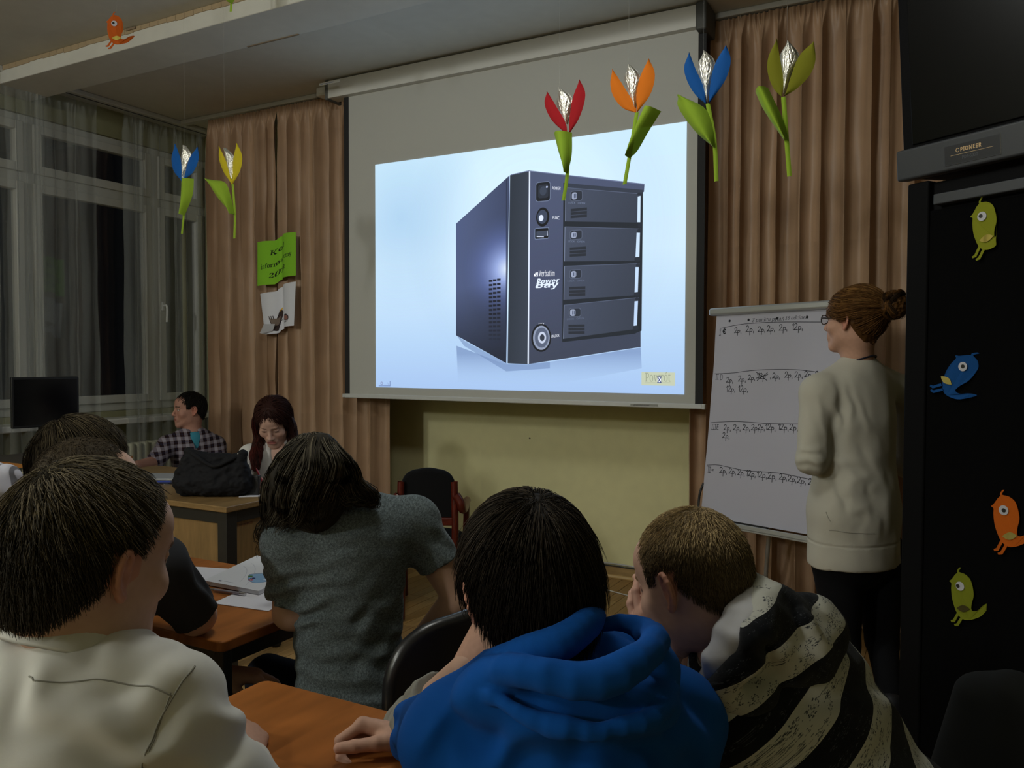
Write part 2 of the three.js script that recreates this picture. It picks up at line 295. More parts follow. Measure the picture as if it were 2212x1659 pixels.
function torso(f, { hip, neck, shL, shR, fat = 0, k = 0.05, belly = 0, depth = 1 }) {
  const up = norm(sub(neck, hip)), r0 = sub(shR, shL), right = norm(sub(r0, up.map((v) => v * dot(r0, up)))), front = cross(up, right), L = len(sub(neck, hip)), w = len(r0) / 0.36, ax = [right, up, front];
  const at = (u, fr = 0, ri = 0) => add(add(add(hip, up, u * L), front, fr), right, ri), sh = mix(shL, shR, 0.5);
  f.ell(at(0.02), [0.165 * w + fat, 0.13 + fat, 0.125 * depth + fat], k, ax).ell(at(0.36, 0.008), [0.143 * w + fat, 0.17, 0.105 * depth + fat + belly], k + 0.03, ax);
  f.ell(add(mix(at(0.68), sh, 0.3), front, 0.005), [0.165 * w + fat, 0.17, 0.118 * depth + fat], k + 0.03, ax);
  f.ell(add(mix(at(0.84), sh, 0.6), front, -0.01), [0.15 * w + fat, 0.1, 0.085 * depth + fat], k, ax);
  for (const s of [shL, shR]) f.cone(add(neck, up, -0.045), s, 0.052 + fat, 0.058 + fat, k);
  return { up, right, front, at, L, w, ax };
}
const arm = (f, sh, el, wr, { r = [0.054, 0.043, 0.04, 0.027], k = 0.03 } = {}) => f.cone(sh, el, r[0], r[1], k).cone(el, wr, r[2], r[3], 0.012);
function seatedLegs(f, T, hip, { r = [0.088, 0.062, 0.058, 0.042], flat = null, spread = 0.1, k = 0.03 } = {}) {
  const fr = norm(flat ?? [T.front[0], 0, T.front[2]]), ri = norm(cross(fr, [0, 1, 0])), out = [];
  for (const s of [-1, 1]) {
    const h = add(add(hip, ri, s * 0.085), [0, 1, 0], -0.02), kn = add(add(add(h, fr, 0.4), ri, s * spread * 0.5), [0, 1, 0], 0.02), an = [kn[0] + fr[0] * 0.03, 0.09, kn[2] + fr[2] * 0.03];
    f.cone(h, kn, r[0], r[1], k).cone(kn, an, r[2], r[3], 0.015); out.push({ ankle: an, fr });
  }
  return out;
}
function shoe(ankle, fr, mat, parent) {
  const f = new Field(), g = [ankle[0], 0.03, ankle[2]];
  f.cone(add(g, fr, -0.03), add(g, fr, 0.1), 0.038, 0.034, 0.02).cone(add(g, fr, 0.1), add([g[0], 0.022, g[2]], fr, 0.17), 0.036, 0.025, 0.02).cone(add(g, fr, -0.02), [ankle[0], 0.09, ankle[2]], 0.04, 0.045, 0.02).plane([g[0], 0.001, g[2]], [0, -1, 0]);
  part('shoe', f.mesh({ cell: 0.012 }), mat, parent);
}
// hair that lies on a head: a cap over the scalp with strands combed along a flow
function scalpHair(frame, { n = 4000, length = 0.06, thick = 0.012, color = [0.03, 0.02, 0.014], vary = 0.5, tip = null, whorl = [0.01, 0.11, -0.07], flow = null, line = null, lift = 0.2, w = 0.0007, cell = 0.0045, steps = 5, wild = 0.2, capTone = 0.6, extra = null, over = 0.01 } = {}) {
  // line(p) > 0 where hair grows
  line = line ?? ((p) => { const front = 0.07 - Math.abs(p[0]) * 0.25; return Math.min(p[1] - (p[2] > 0.04 ? front - (0.09 - p[2]) * 0.35 : p[2] > 0.012 ? 0.004 : p[2] > -0.03 ? 0.026 : -0.072 + Math.max(0, p[2] + 0.08) * 1.1), 0.088 - p[2]); });
  const f = new Field();
  f.ell([0, 0.036, -0.014], [0.0755 + thick * 0.5, 0.086 + thick * 0.6, 0.097 + thick * 0.6], 0.02).ell([0, -0.02, -0.03], [0.062 + thick * 0.45, 0.085 + thick * 0.3, 0.066 + thick * 0.55], 0.04);
  if (extra) extra(f);
  const base = f.eval.bind(f); f.eval = (x, y, z) => { const d = base(x, y, z), l = -line([x, y, z]) * 0.7, k = 0.012, h = Math.max(k - Math.abs(d - l), 0) / k; return Math.max(d, l) + h * h * k * 0.25; };
  f.wave = (x, y, z) => N3(x * 55, y * 28, z * 55) * 0.0014;
  const tone = (p) => { const v = 1 + vary * 0.5 * N3(p[0] * 200, p[1] * 40, p[2] * 200); return shade(color, capTone * v); };
  const cap = frame.move(f.mesh({ cell, color: tone })), S = new Strands();
  flow = flow ?? ((p, g) => { const d = sub(p, whorl); const t = sub(d, g.map((v) => v * dot(d, g))); return norm(add(t, [0, -1, 0], 0.03)); });
  let made = 0, tries = 0;
  while (made < n && tries++ < n * 8) {
    const a = rr(0, 6.283), u = rr(-0.75, 1), q = Math.sqrt(1 - u * u); let p = [q * Math.cos(a) * 0.08, 0.02 + u * 0.1, -0.014 + q * Math.sin(a) * 0.1];
    for (let i = 0; i < 4; i++) p = add(p, craniumGrad(p), -craniumDist(p));
    const l0 = line(p); if (l0 < 0.002) continue;
    const L = length * rr(0.65, 1.25) * (typeof length === 'number' ? 1 : 1), pts = [], off0 = thick * rr(0.5, 0.95), ja = [rr(-1, 1) * wild, rr(-1, 1) * wild, rr(-1, 1) * wild];
    let h = off0, ok = true;
    for (let s = 0; s <= steps; s++) {
      if (s && line(p) < -over) break;
      pts.push(frame.at(...p)); const g = craniumGrad(p), fl = flow(p, g);
      p = add(p, norm(add(add(fl, g, lift * (1 - s / steps)), ja)), L / steps);
      h = Math.min(thick * rr(0.95, 1.25), h + lift * L / steps * 0.5);
      const d = craniumDist(p); if (d < h) p = add(p, craniumGrad(p), h - d); else if (d > thick * 1.5 + lift * 0.01) p = add(p, craniumGrad(p), -(d - thick * 1.5 - lift * 0.01) * 0.7);
    }
    if (!ok || pts.length < 3) continue;
    const clump = N3(pts[0][0] * 95, pts[0][1] * 95, pts[0][2] * 95), v = 1 + vary * (rr(-0.45, 0.6) + 0.45 * clump); let c = shade(color, v); if (tip && rnd() < tip.share * sstep(tip.lo, tip.hi, frame.local(pts[0])[1])) c = shade(tip.color, v);
    S.add(pts, w * rr(0.7, 1.3), c); made++;
  }
  return [cap, S];
}
// a lock of long hair along a guide line
function lock(S, guide, { n = 60, r0 = 0.02, r1 = 0.012, w = 0.0007, color, vary = 0.5, wavy = 0.004, freq = 3, steps = 12, tipColor = null, curl = 0 }) {
  const c = new THREE.CatmullRomCurve3(guide.map(V3)), q = c.getPoints(steps).map((v) => [v.x, v.y, v.z]);
  for (let i = 0; i < n; i++) {
    const a = rr(0, 6.283), rad = Math.sqrt(rnd()), ph = rr(0, 6.283), cut = Math.round(steps * rr(0.82, 1)), pts = [], ev = rr(0.6, 1.4);
    for (let s = 0; s <= cut; s++) {
      const u = s / steps, t = norm(sub(q[Math.min(steps, s + 1)], q[Math.max(0, s - 1)])), e1 = norm(cross(t, [0.3, 0.2, 0.93])), e2 = cross(t, e1), r = (r0 + (r1 - r0) * u) * rad, cu = curl * u;
      pts.push(add(add(q[s], e1, r * Math.cos(a + cu) + wavy * ev * u * Math.sin(freq * 6.28 * u + ph * 0.3)), e2, r * Math.sin(a + cu) + wavy * ev * u * Math.cos(freq * 6.28 * u + ph * 0.3)));
    }
    if (pts.length < 3) continue;
    const v = 1 + vary * rr(-0.6, 0.9); S.add(pts, w * rr(0.7, 1.3), shade(tipColor && rnd() < 0.35 ? tipColor : color, v), 0.4);
  }
}
const folds = (list) => (x, y, z) => { // soft cloth folds: each is [centre, direction along which it ripples, wavelength, height, reach]
  let d = 0; for (const [c, n, wl, h, reach] of list) { const q = [x - c[0], y - c[1], z - c[2]], r2 = dot(q, q) / (reach * reach); if (r2 > 4) continue; d += h * Math.exp(-r2 * 1.4) * Math.sin((dot(q, n) / wl + 0.25 * N3(x * 9, y * 9, z * 9)) * 6.283); } return d;
};
const clothNoise = (a, fx, fy, fz) => (x, y, z) => a * N3(x * fx, y * fy, z * fz) + a * 0.4 * N3(x * fx * 2.3 + 5, y * fy * 2.3, z * fz * 2.3);
function seam(field, pts, r, n = 24) { const c = new THREE.CatmullRomCurve3(pts.map(V3)); return tube(c.getPoints(n).map((v) => field.onto([v.x, v.y, v.z])), r, n * 2, 5); }
const shoeMat = std(0x16161a, 0.6);
const weave = noiseTex(128, 128, (u, v, x, y) => 0.5 + 0.28 * (((x >> 1) + (y >> 1)) & 1 ? 1 : -1) * 0.5 + (N3(u * 40, v * 40, 3) * 0.25), false);
function cloth(color, rough = 0.9, { bump = 0.0004, rep = 60, sheen = 0.25, map = null } = {}) {
  const m = std(color, rough, { sheen, sheenRoughness: 0.6, specularIntensity: 0.25, side: THREE.DoubleSide }); m.sheenColor = m.color.clone().lerp(new THREE.Color(1, 1, 1), 0.15);
  if (bump) { const t = weave.clone(); t.repeat.set(rep, rep); m.bumpMap = t; m.bumpScale = bump; }
  if (map) { m.map = map; m.color.setRGB(1, 1, 1); }
  return m;
}
const uvFlat = (ax, ay) => (p) => [dot(p, ax), dot(p, ay)];
// ------------------------------------------------------------------ the room
const ZW = -4.84, XW = -5.57, XR = 2.4, ZB = 5.6, YC = 3.25;
const plaster = noiseTex(256, 256, (u, v) => { const n = 0.95 + 0.016 * N3(u * 2.5, v * 2.5, 1) + 0.01 * N3(u * 14, v * 14, 2); return [n, n, n]; });
const rough = noiseTex(256, 256, (u, v) => 0.5 + 0.25 * N3(u * 30, v * 30, 4) + 0.25 * N3(u * 80, v * 80, 5), false);
const paint = (c) => std(c, 0.75, { map: plaster, bumpMap: rough, bumpScale: 0.0003, specularIntensity: 0.4 });
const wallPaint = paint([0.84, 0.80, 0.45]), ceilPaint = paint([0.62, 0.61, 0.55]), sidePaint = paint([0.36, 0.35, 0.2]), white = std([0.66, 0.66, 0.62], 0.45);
const wf = struct('wall_front'); part('plaster_face', metreUV(boxBetween(XW - 0.3, XR + 0.2, -0.1, YC + 0.2, ZW - 0.2, ZW)), wallPaint, wf);
part('wall_mark', new THREE.CylinderGeometry(0.006, 0.006, 0.002, 10).rotateX(Math.PI / 2).translate(-2.48, 0.86, ZW + 0.001), std([0.1, 0.08, 0.05]), wf);
const wr = struct('wall_right'); part('plaster_face', metreUV(boxBetween(XR, XR + 0.2, -0.1, YC + 0.2, ZW - 0.2, ZB)), sidePaint, wr);
const wb = struct('wall_back'); part('plaster_face', metreUV(boxBetween(XW - 0.3, XR + 0.2, -0.1, YC + 0.2, ZB, ZB + 0.2)), sidePaint, wb);
const ce = struct('ceiling'); part('plaster_face', metreUV(boxBetween(XW - 0.3, XR + 0.2, YC, YC + 0.2, ZW - 0.2, ZB + 0.2)), ceilPaint, ce);
const beam = struct('ceiling_beam', 'plastered ceiling beam crossing the room before the screen');
part('beam_body', metreUV(boxBetween(XW, XR, 3.142, YC + 0.01, -3.353, -3.044, 0.006)), ceilPaint, beam);
{ // the damp, peeling strip that runs along the beam where it meets the ceiling
  const g = []; for (let x = -5.4; x < -2.9; x += 0.07) { const y = 3.232 + 0.006 * N3(x * 3, 0, 7); g.push(boxBetween(x, x + 0.072, y - 0.008 - 0.004 * rnd(), 3.249, -3.044, -3.0395)); }
  part('water_stain', merge(g), std([0.36, 0.27, 0.16], 0.9), beam, 'brown water stain along the top of the beam');
  part('loose_paint', merge([boxBetween(-3.5, -3.12, 3.139, 3.1425, -3.35, -3.338), boxBetween(-4.12, -4.04, 3.236, 3.2475, -3.036, -3.032)]), std([0.22, 0.16, 0.1], 0.9), beam);
}
// floor of oak strips laid in rows
const oak = noiseTex(256, 256, (u, v) => { const g = N3(u * 26, v * 2.2, 1) * 0.5 + N3(u * 80, v * 4, 2) * 0.3, b = 0.86 + 0.12 * g; return [b, b * 0.985, b * 0.95]; });
const fl = struct('floor'); part('subfloor', boxBetween(XW - 0.3, XR + 0.2, -0.15, -0.016, ZW - 0.2, ZB), std([0.08, 0.05, 0.03], 0.9), fl);
{
  const tones = [[0.50, 0.31, 0.125], [0.42, 0.25, 0.10], [0.56, 0.36, 0.15], [0.46, 0.27, 0.10]].map((c) => { const m = std(c, 0.42, { map: oak, specularIntensity: 0.6 }); return m; });
  const W = 0.07, L = 0.46, geos = [0, 1, 2].map((i) => { const g = new RoundedBoxGeometry(W - 0.0022, 0.016, L - 0.003, 1, 0.0012); const uv = g.attributes.uv; for (let k = 0; k < uv.count; k++) uv.setXY(k, uv.getX(k) * 0.25 + i * 0.3, uv.getY(k) + i * 0.37); return g; });
  const cellsAll = []; let z = ZW + 0.03, row = 0;
  while (z < 1.6) { for (let x = XW + 0.2; x < 1.4; x += W) cellsAll.push([x + W / 2, z + L / 2, row]); z += L; row++; }
  // strips nearest the part of the floor that stays open are single pieces
  const openness = (c) => Math.min(Math.hypot((c[0] + 1.35) / 1.25, (c[1] + 3.85) / 1.0), Math.hypot((c[0] + 0.95) / 0.5, (c[1] + 3.1) / 1.2), Math.hypot((c[0] + 2.1) / 0.7, (c[1] + 3.9) / 0.8));
  cellsAll.sort((a, b) => openness(a) - openness(b));
  const far = [];
  cellsAll.forEach(([x, zz], i) => {
    const k = Math.floor(rnd() * 3), t = Math.floor(rnd() * 4), dy = -0.008 - rnd() * 0.0006;
    if (i < 290) { const m = part(i ? 'plank_' + String(i).padStart(3, '0') : 'plank', geos[k], tones[t], fl); m.position.set(x, dy, zz); } else far.push(geos[k].clone().translate(x, dy, zz));
  });
  const m = part('plank_rows', merge(far), tones[0], fl); m.userData.kind = 'stuff';
}
const bs = struct('baseboard_front'); {
  part('board', boxBetween(XW, XR, 0, 0.07, ZW, ZW + 0.018, 0.006), std([0.50, 0.33, 0.13], 0.45, { map: oak }), bs);
  part('quarter_round', new THREE.CylinderGeometry(0.014, 0.014, XR - XW, 10).rotateZ(Math.PI / 2).translate((XR + XW) / 2, 0.008, ZW + 0.026), std([0.52, 0.35, 0.14], 0.45), bs);
}
// window wall: sill wall, lintel, mullion piers; three windows
const frameM = std([0.58, 0.58, 0.53], 0.4), paneM = new THREE.MeshPhysicalMaterial({ color: 0xffffff, roughness: 0.02, transmission: 1, thickness: 0, ior: 1.5 });
const YB = 1.05, YT = 3.02, wl = struct('wall_left');
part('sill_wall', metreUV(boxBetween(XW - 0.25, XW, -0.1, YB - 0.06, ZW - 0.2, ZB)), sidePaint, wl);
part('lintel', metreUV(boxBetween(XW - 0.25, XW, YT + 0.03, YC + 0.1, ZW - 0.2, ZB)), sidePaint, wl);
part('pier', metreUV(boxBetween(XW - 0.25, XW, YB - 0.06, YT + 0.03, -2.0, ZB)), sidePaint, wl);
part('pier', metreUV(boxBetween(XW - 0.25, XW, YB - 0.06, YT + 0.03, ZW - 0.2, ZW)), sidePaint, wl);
function windowUnit(n, z0, z1, handleAt) {
  const w = struct('window_' + n), fx = XW - 0.1, t = 0.052, gl = 0.006, mid = [2.545, 2.705];
  part('outer_frame', merge([boxBetween(fx, fx + 0.075, YB - 0.06, YT + 0.03, z0, z0 + t, 0.004), boxBetween(fx, fx + 0.075, YB - 0.06, YT + 0.03, z1 - t, z1, 0.004), boxBetween(fx, fx + 0.073, YT - 0.03, YT + 0.029, z0 + t - 0.003, z1 - t + 0.003, 0.004), boxBetween(fx, fx + 0.073, YB - 0.059, YB + 0.01, z0 + t - 0.003, z1 - t + 0.003, 0.004), boxBetween(fx, fx + 0.073, mid[0] + 0.045, mid[1] - 0.04, z0 + t - 0.003, z1 - t + 0.003, 0.004)]), frameM, w);
  const sash = (y0, y1, nm) => {
    const a = z0 + 0.035, b = z1 - 0.035, s = part(nm, merge([boxBetween(fx + 0.03, fx + 0.1, y0, y1, a, a + 0.056, 0.008), boxBetween(fx + 0.03, fx + 0.1, y0, y1, b - 0.056, b, 0.008), boxBetween(fx + 0.032, fx + 0.098, y0 + 0.001, y0 + 0.06, a + 0.052, b - 0.052, 0.005), boxBetween(fx + 0.032, fx + 0.098, y1 - 0.06, y1 - 0.001, a + 0.052, b - 0.052, 0.005)]), frameM, w);
    part('pane', boxBetween(fx + 0.055, fx + 0.055 + gl, y0 + 0.055, y1 - 0.055, a + 0.05, b - 0.05), paneM, s); return s;
  };
  sash(YB + 0.0, mid[0] + 0.05, 'sash'); sash(mid[1] - 0.045, YT - 0.02, 'sash');
  if (handleAt) { const h = handleAt; part('window_handle', merge([boxBetween(fx + 0.1, fx + 0.112, h[0] - 0.03, h[0] + 0.04, h[1] - 0.012, h[1] + 0.012, 0.004), tube([[fx + 0.11, h[0] + 0.01, h[1]], [fx + 0.15, h[0] + 0.01, h[1]], [fx + 0.155, h[0] - 0.04, h[1]], [fx + 0.15, h[0] - 0.12, h[1]]], 0.009, 14, 8)]), std([0.75, 0.75, 0.72], 0.3), w); }
}
windowUnit(1, -3.345, -2.55); windowUnit(2, -4.345, -3.345); windowUnit(3, ZW, -4.345, [1.80, -4.40]);
const sl = struct('trim_1'); part('window_sill', boxBetween(XW - 0.02, XW + 0.2, 0.9, 0.945, ZW, -1.9, 0.01), std([0.62, 0.62, 0.58], 0.4), sl);
// radiator beneath the sill
{
  const r = thing('radiator', 'cream ribbed radiator under the window sill behind the net curtain', 'radiator', [XW + 0.1, 0, -4.0]);
  const m = std([0.5, 0.48, 0.33], 0.45);
  for (let i = 0; i < 14; i++) part('rib', new RoundedBoxGeometry(0.12, 0.58, 0.052, 3, 0.024).translate(0, 0.46, -0.46 + i * 0.066), m, r);
  part('pipe', merge([bar([0, 0.21, -0.5], [0, 0.21, 0.5], 0.017), bar([0, 0.71, -0.5], [0, 0.71, 0.5], 0.017), bar([0, 0.0, 0.5], [0, 0.21, 0.5], 0.014), bar([0, 0, -0.5], [0, 0.21, -0.5], 0.014)]), m, r);
}
// curtain rails
const railM = std([0.5, 0.5, 0.47], 0.5);
{
  const a = thing('curtain_rail', 'white curtain rail on the ceiling along the windows', 'curtain rail');
  part('rail', boxBetween(-5.42, -5.33, YC - 0.035, YC, -4.8, -1.6, 0.008), railM, a); part('groove', boxBetween(-5.38, -5.37, YC - 0.038, YC - 0.03, -4.78, -1.62), std([0.05, 0.05, 0.05]), a);
  const b = thing('curtain_rail', 'white curtain rail over the brown drapes behind the screen', 'curtain rail');
  part('rail', boxBetween(-5.33, 1.6, YC - 0.03, YC, -4.45, -4.39, 0.006), railM, b); part('end_bracket', boxBetween(-3.86, -3.77, YC - 0.06, YC, -4.38, -4.30, 0.008), white, b);
}
// cloth that hangs in folds
function drape(x0, x1, yTop, yBot, { spacing = 0.085, amp = 0.03, seed = 1, gather = 0.11, head = 0.028, nu = 0, flare = 0 } = {}) {
  const W = x1 - x0, nx = nu || Math.ceil(W / 0.0045), ny = 44, pos = [], uv = [], idx = [], ph = []; let acc = 0;
  for (let i = 0; i <= nx; i++) { acc += (W / nx) / (spacing * (1 + 0.45 * N3(i * W / nx * 5, seed * 3.1, 0))); ph.push(acc); }
  for (let j = 0; j <= ny; j++) {
    const t = Math.pow(j / ny, 1.5), y = yTop + (yBot - yTop) * t, drop = yTop - y;
    for (let i = 0; i <= nx; i++) {
      const u = i / nx, k = sstep(0, gather * 1.6, drop), s = ph[i];
      const fold = Math.sin(s * 6.283 + 0.5 * N3(u * W * 3, y * 0.7, seed)) + 0.35 * Math.sin(s * 3.17 + seed + 0.6 * N3(u * W * 2, y * 0.6, seed + 4)), sharp = Math.sign(fold) * Math.pow(Math.abs(fold), 0.85);
      const hd = Math.sin(u * W / head * 6.283 + 2.2 * N3(u * W * 9, 0, seed)) * 0.011;
      const z = amp * sharp * k * (0.85 + 0.3 * N3(u * W * 2.5, y * 1.1, seed + 9)) + hd * (1 - k * 0.85) * (0.7 + 0.6 * N3(u * 30, drop * 12, seed)) + 0.006 * N3(u * W * 9, y * 2.5, seed + 2);
      const x = x0 + u * W + 0.012 * k * Math.cos(s * 6.283) * amp / 0.03 + flare * (u - 0.5) * t;
      pos.push(x, y, z); uv.push(u * W, y);
      if (i < nx && j < ny) { const a = j * (nx + 1) + i, b = a + nx + 1; idx.push(a, b, a + 1, a + 1, b, b + 1); }
    }
  }
  const g = new THREE.BufferGeometry(); g.setAttribute('position', new THREE.Float32BufferAttribute(pos, 3)); g.setAttribute('uv', new THREE.Float32BufferAttribute(uv, 2)); g.setIndex(idx); g.computeVertexNormals(); return g;
}
const satin = noiseTex(256, 128, (u, v) => { const s = 0.93 + 0.03 * N3(u * 90, v * 2, 3) + 0.03 * N3(u * 12, v * 5, 8); return [s, s * 0.98, s * 0.96]; });
const curtainM = std([0.44, 0.295, 0.19], 0.45, { map: satin, side: THREE.DoubleSide, sheen: 0.3, sheenRoughness: 0.4, sheenColor: new THREE.Color(0.8, 0.6, 0.45), specularIntensity: 0.55, transmission: 0 });
const drapeSpecs = [
  [-5.04, -4.325, 'brown satin curtain left of the two paper notices, beside the windows', { seed: 2, amp: 0.042, spacing: 0.125 }],
  [-4.335, -3.36, 'brown satin curtain between the paper notices and the screen', { seed: 5, amp: 0.04, spacing: 0.11 }],
  [-1.28, 0.75, 'brown satin curtain behind the flip chart and the standing woman', { seed: 11, amp: 0.038, spacing: 0.1 }]];
for (const [a, b, label, o] of drapeSpecs) {
  const c = thing('curtain', label, 'curtain', [0, 0, -4.41]);
  part('cloth', drape(a, b, 3.214, 0.04, o), curtainM, c);
  const hooks = []; for (let x = a + 0.03; x < b; x += 0.24) hooks.push(new THREE.TorusGeometry(0.008, 0.0018, 5, 10).rotateY(Math.PI / 2).translate(x, 3.212, 0)); const hm = std([0.5, 0.48, 0.4], 0.4); hooks.forEach((h) => part('hook', h, hm, c));
}
// net curtains
const netM = std([0.34, 0.36, 0.34], 0.9, { transparent: true, opacity: 0.27, side: THREE.DoubleSide, specularIntensity: 0.1 });
const bandM = std([0.42, 0.44, 0.41], 0.9, { transparent: true, opacity: 0.22, side: THREE.DoubleSide, specularIntensity: 0.1 });
[[-3.72, -2.3, 'sheer net curtain before the left window behind the computer monitor', 3], [-4.8, -3.93, 'sheer net curtain by the window handle next to the brown drapes', 8]].forEach(([a, b, label, seed]) => {
  const c = thing('net_curtain', label, 'net curtain', [-5.375, 0, 0], -Math.PI / 2);
  const g = drape(a, b, 3.215, 0.1, { spacing: 0.13, amp: 0.024, seed, head: 0.05 }); part('net', g, netM, c); c.position.z = 0;
  // turned so that the local x axis runs along the room's z
  const folded = []; for (let i = 0; i < Math.round((b - a) * 7); i++) { const x = a + 0.05 + rnd() * (b - a - 0.1), w = rr(0.025, 0.07); folded.push(drape(x, x + w, 3.2, 0.1, { spacing: 0.05, amp: 0.01, seed: seed + i, head: 0.03 }).translate(0, 0, -0.012)); }
  part('gathered_folds', mergeGeometries(folded), bandM, c);
});
// ------------------------------------------------------------------ lamps of the room
LAMPS.forEach((L, i) => {
  const t = thing('ceiling_lamp', L.label, 'lamp', L.at);
  part('canopy', new THREE.CylinderGeometry(0.05, 0.055, 0.03, 20).translate(0, YC - L.at[1] - 0.015, 0), white, t);
  part('rod', new THREE.CylinderGeometry(0.006, 0.006, 0.09, 8).translate(0, 0.205, 0), white, t);
  const glow = std([0.8, 0.75, 0.6], 0.4); glow.emissive.setRGB(...L.color); glow.emissiveIntensity = 1.0;
  part('globe', new THREE.SphereGeometry(0.17, 32, 20), glow, t);
  const p = new THREE.PointLight(new THREE.Color(...L.color), L.power); p.name = 'globe_bulb'; p.position.set(...L.at); p.castShadow = true; p.shadow.radius = 9; scene.add(p);
});
// ------------------------------------------------------------------ projection screen with the slide on it
const slide = canvasTex(2048, 1414, (c, W, H) => {
  const M = (p) => [p[0] * W, p[1] * H];
  const poly = (pts, fill, stroke, lw = 3) => { c.beginPath(); pts.forEach((p, i) => { const q = M(p); i ? c.lineTo(...q) : c.moveTo(...q); }); c.closePath(); if (fill) { c.fillStyle = fill; c.fill(); } if (stroke) { c.strokeStyle = stroke; c.lineWidth = lw; c.stroke(); } };
  const line = (pts, s, lw) => { c.beginPath(); pts.forEach((p, i) => { const q = M(p); i ? c.lineTo(...q) : c.moveTo(...q); }); c.strokeStyle = s; c.lineWidth = lw; c.stroke(); };
  const oval = (p, rx, ry, fill) => { const q = M(p); c.beginPath(); c.ellipse(q[0], q[1], rx, ry, 0, 0, 6.3); c.fillStyle = fill; c.fill(); };
  const grad = (a, b, stops) => { const p = M(a), q = M(b), g = c.createLinearGradient(...p, ...q); stops.forEach(([t, s]) => g.addColorStop(t, s)); return g; };
  const rad = (a, r, stops) => { const p = M(a), g = c.createRadialGradient(...p, 0, ...p, r); stops.forEach(([t, s]) => g.addColorStop(t, s)); return g; };
  const text = (s, a, b, size, fill, font = 'sans-serif', w = null) => { const p = M(a), q = M(b), ang = Math.atan2(q[1] - p[1], q[0] - p[0]); c.save(); c.translate(...p); c.rotate(ang); c.font = size + 'px ' + font; const m = c.measureText(s).width, L = w ?? Math.hypot(q[0] - p[0], q[1] - p[1]); c.scale(L / m, 1); c.fillStyle = fill; c.fillText(s, 0, 0); c.restore(); };
  c.fillStyle = grad([0, 0], [0, 1], [[0, '#cdebfb'], [0.45, '#cfe9fb'], [0.8, '#b4d3f4'], [1, '#a6c4ee']]); c.fillRect(0, 0, W, H);
  c.fillStyle = rad([0.55, 0.35], 900, [[0, 'rgba(225,250,255,0.9)'], [0.6, 'rgba(215,240,255,0.4)'], [1, 'rgba(160,190,225,0)']]); c.fillRect(0, 0, W, H);
  c.fillStyle = rad([0.1, 0.25], 620, [[0, 'rgba(150,190,228,0.55)'], [1, 'rgba(150,190,228,0)']]); c.fillRect(0, 0, W, H);
  // table reflection
  poly([[0.3028,0.8148], [0.4729,0.8937], [0.5442,0.8962], [0.8804,0.8257], [0.8842,0.9044], [0.5468,0.9944], [0.3082,0.9692]], grad([0.5657,0.8471], [0.5661,0.9877], [[0, 'rgba(120,145,190,0.75)'], [1, 'rgba(170,200,238,0)']]));
  poly([[0.3028,0.7698], [0.3346,0.7971], [0.4779,0.8906], [0.6133,0.8835], [0.6134,0.9077], [0.473,0.9218], [0.3293,0.815]], 'rgba(110,135,180,0.55)');
  // side, corner post, front
  poly([[0.4824,0.1196], [0.3011,0.2962], [0.3012,0.7698], [0.4729,0.8875]], grad([0.3011,0.3982], [0.4771,0.4138], [[0, '#4d5a80'], [0.35, '#4a5678'], [1, '#3b4562']]));
  c.save(); c.beginPath(); [[0.4741,0.1306], [0.3011,0.2962], [0.3012,0.7698], [0.4729,0.8875]].forEach((p, i) => (i ? c.lineTo(...M(p)) : c.moveTo(...M(p)))); c.closePath(); c.clip();
  c.fillStyle = rad([0.4747,0.5], 330, [[0, 'rgba(225,240,255,1)'], [0.22, 'rgba(160,180,235,0.9)'], [0.55, 'rgba(100,118,180,0.55)'], [1, 'rgba(70,84,130,0)']]); c.fillRect(0, 0, W, H);
  c.fillStyle = grad([0.3658,0.5617], [0.3867,0.866], [[0, 'rgba(30,36,52,0)'], [1, 'rgba(28,34,48,0.85)']]); c.fillRect(0, 0, W, H); c.restore();
  line([[0.4726,0.1304], [0.4719,0.8844]], '#1c2234', 3); line([[0.4824,0.1208], [0.4819,0.8881]], '#8fa2cf', 4);
  poly([[0.4844,0.1187], [0.5471,0.1098], [0.5442,0.8913], [0.4779,0.8881]], grad([0.4821,0.4759], [0.5456,0.4807], [[0, '#2c3440'], [1, '#363e4c']]));
  for (let i = 0; i < 15; i++) for (let k = 0; k < 3; k++) { const x = 295 + k * 27, y = 812 + i * 27.5 + (k * -3 + i * k * 0.25), f = i < 9 ? 0.95 : 0.95 - (i - 8) * 0.1; const p = M([0.265445 + (x) * 0.000506, 0.033392 + (y) * 0.000626]); c.fillStyle = 'rgba(24,28,40,' + f + ')'; c.fillRect(p[0], p[1], 24, 12); }
  poly([[0.5471,0.1098], [0.8878,0.2123], [0.8867,0.2403], [0.8764,0.2457], [0.8804,0.8234], [0.5442,0.8913]], grad([0.545,0.2378], [0.6598,0.8472], [[0, '#4b5470'], [0.5, '#454d68'], [1, '#3c4356']]));
  line([[0.5471,0.1111], [0.5446,0.8901]], '#dfeaff', 9); line([[0.5475,0.1111], [0.8878,0.2123]], '#6b7799', 5); line([[0.4864,0.1177], [0.5471,0.1098]], '#6b7799', 5);
  poly([[0.6528,0.1733], [0.8838,0.2365], [0.8826,0.7619], [0.8633,0.7729], [0.6513,0.8029]], '#20262f');
  poly([[0.6574,0.1751], [0.8838,0.2326], [0.8814,0.2492], [0.6575,0.1928]], '#333a49');
  const trays = [[[0.6598,0.1931], [0.8785,0.2471], [0.8699,0.3534], [0.6593,0.3256]], [[0.658,0.3468], [0.8784,0.3781], [0.8685,0.4973], [0.6571,0.4832]], [[0.6572,0.5023], [0.8757,0.5081], [0.8659,0.6274], [0.6558,0.6356]], [[0.6568,0.6559], [0.8743,0.6364], [0.8632,0.7558], [0.655,0.7897]]];
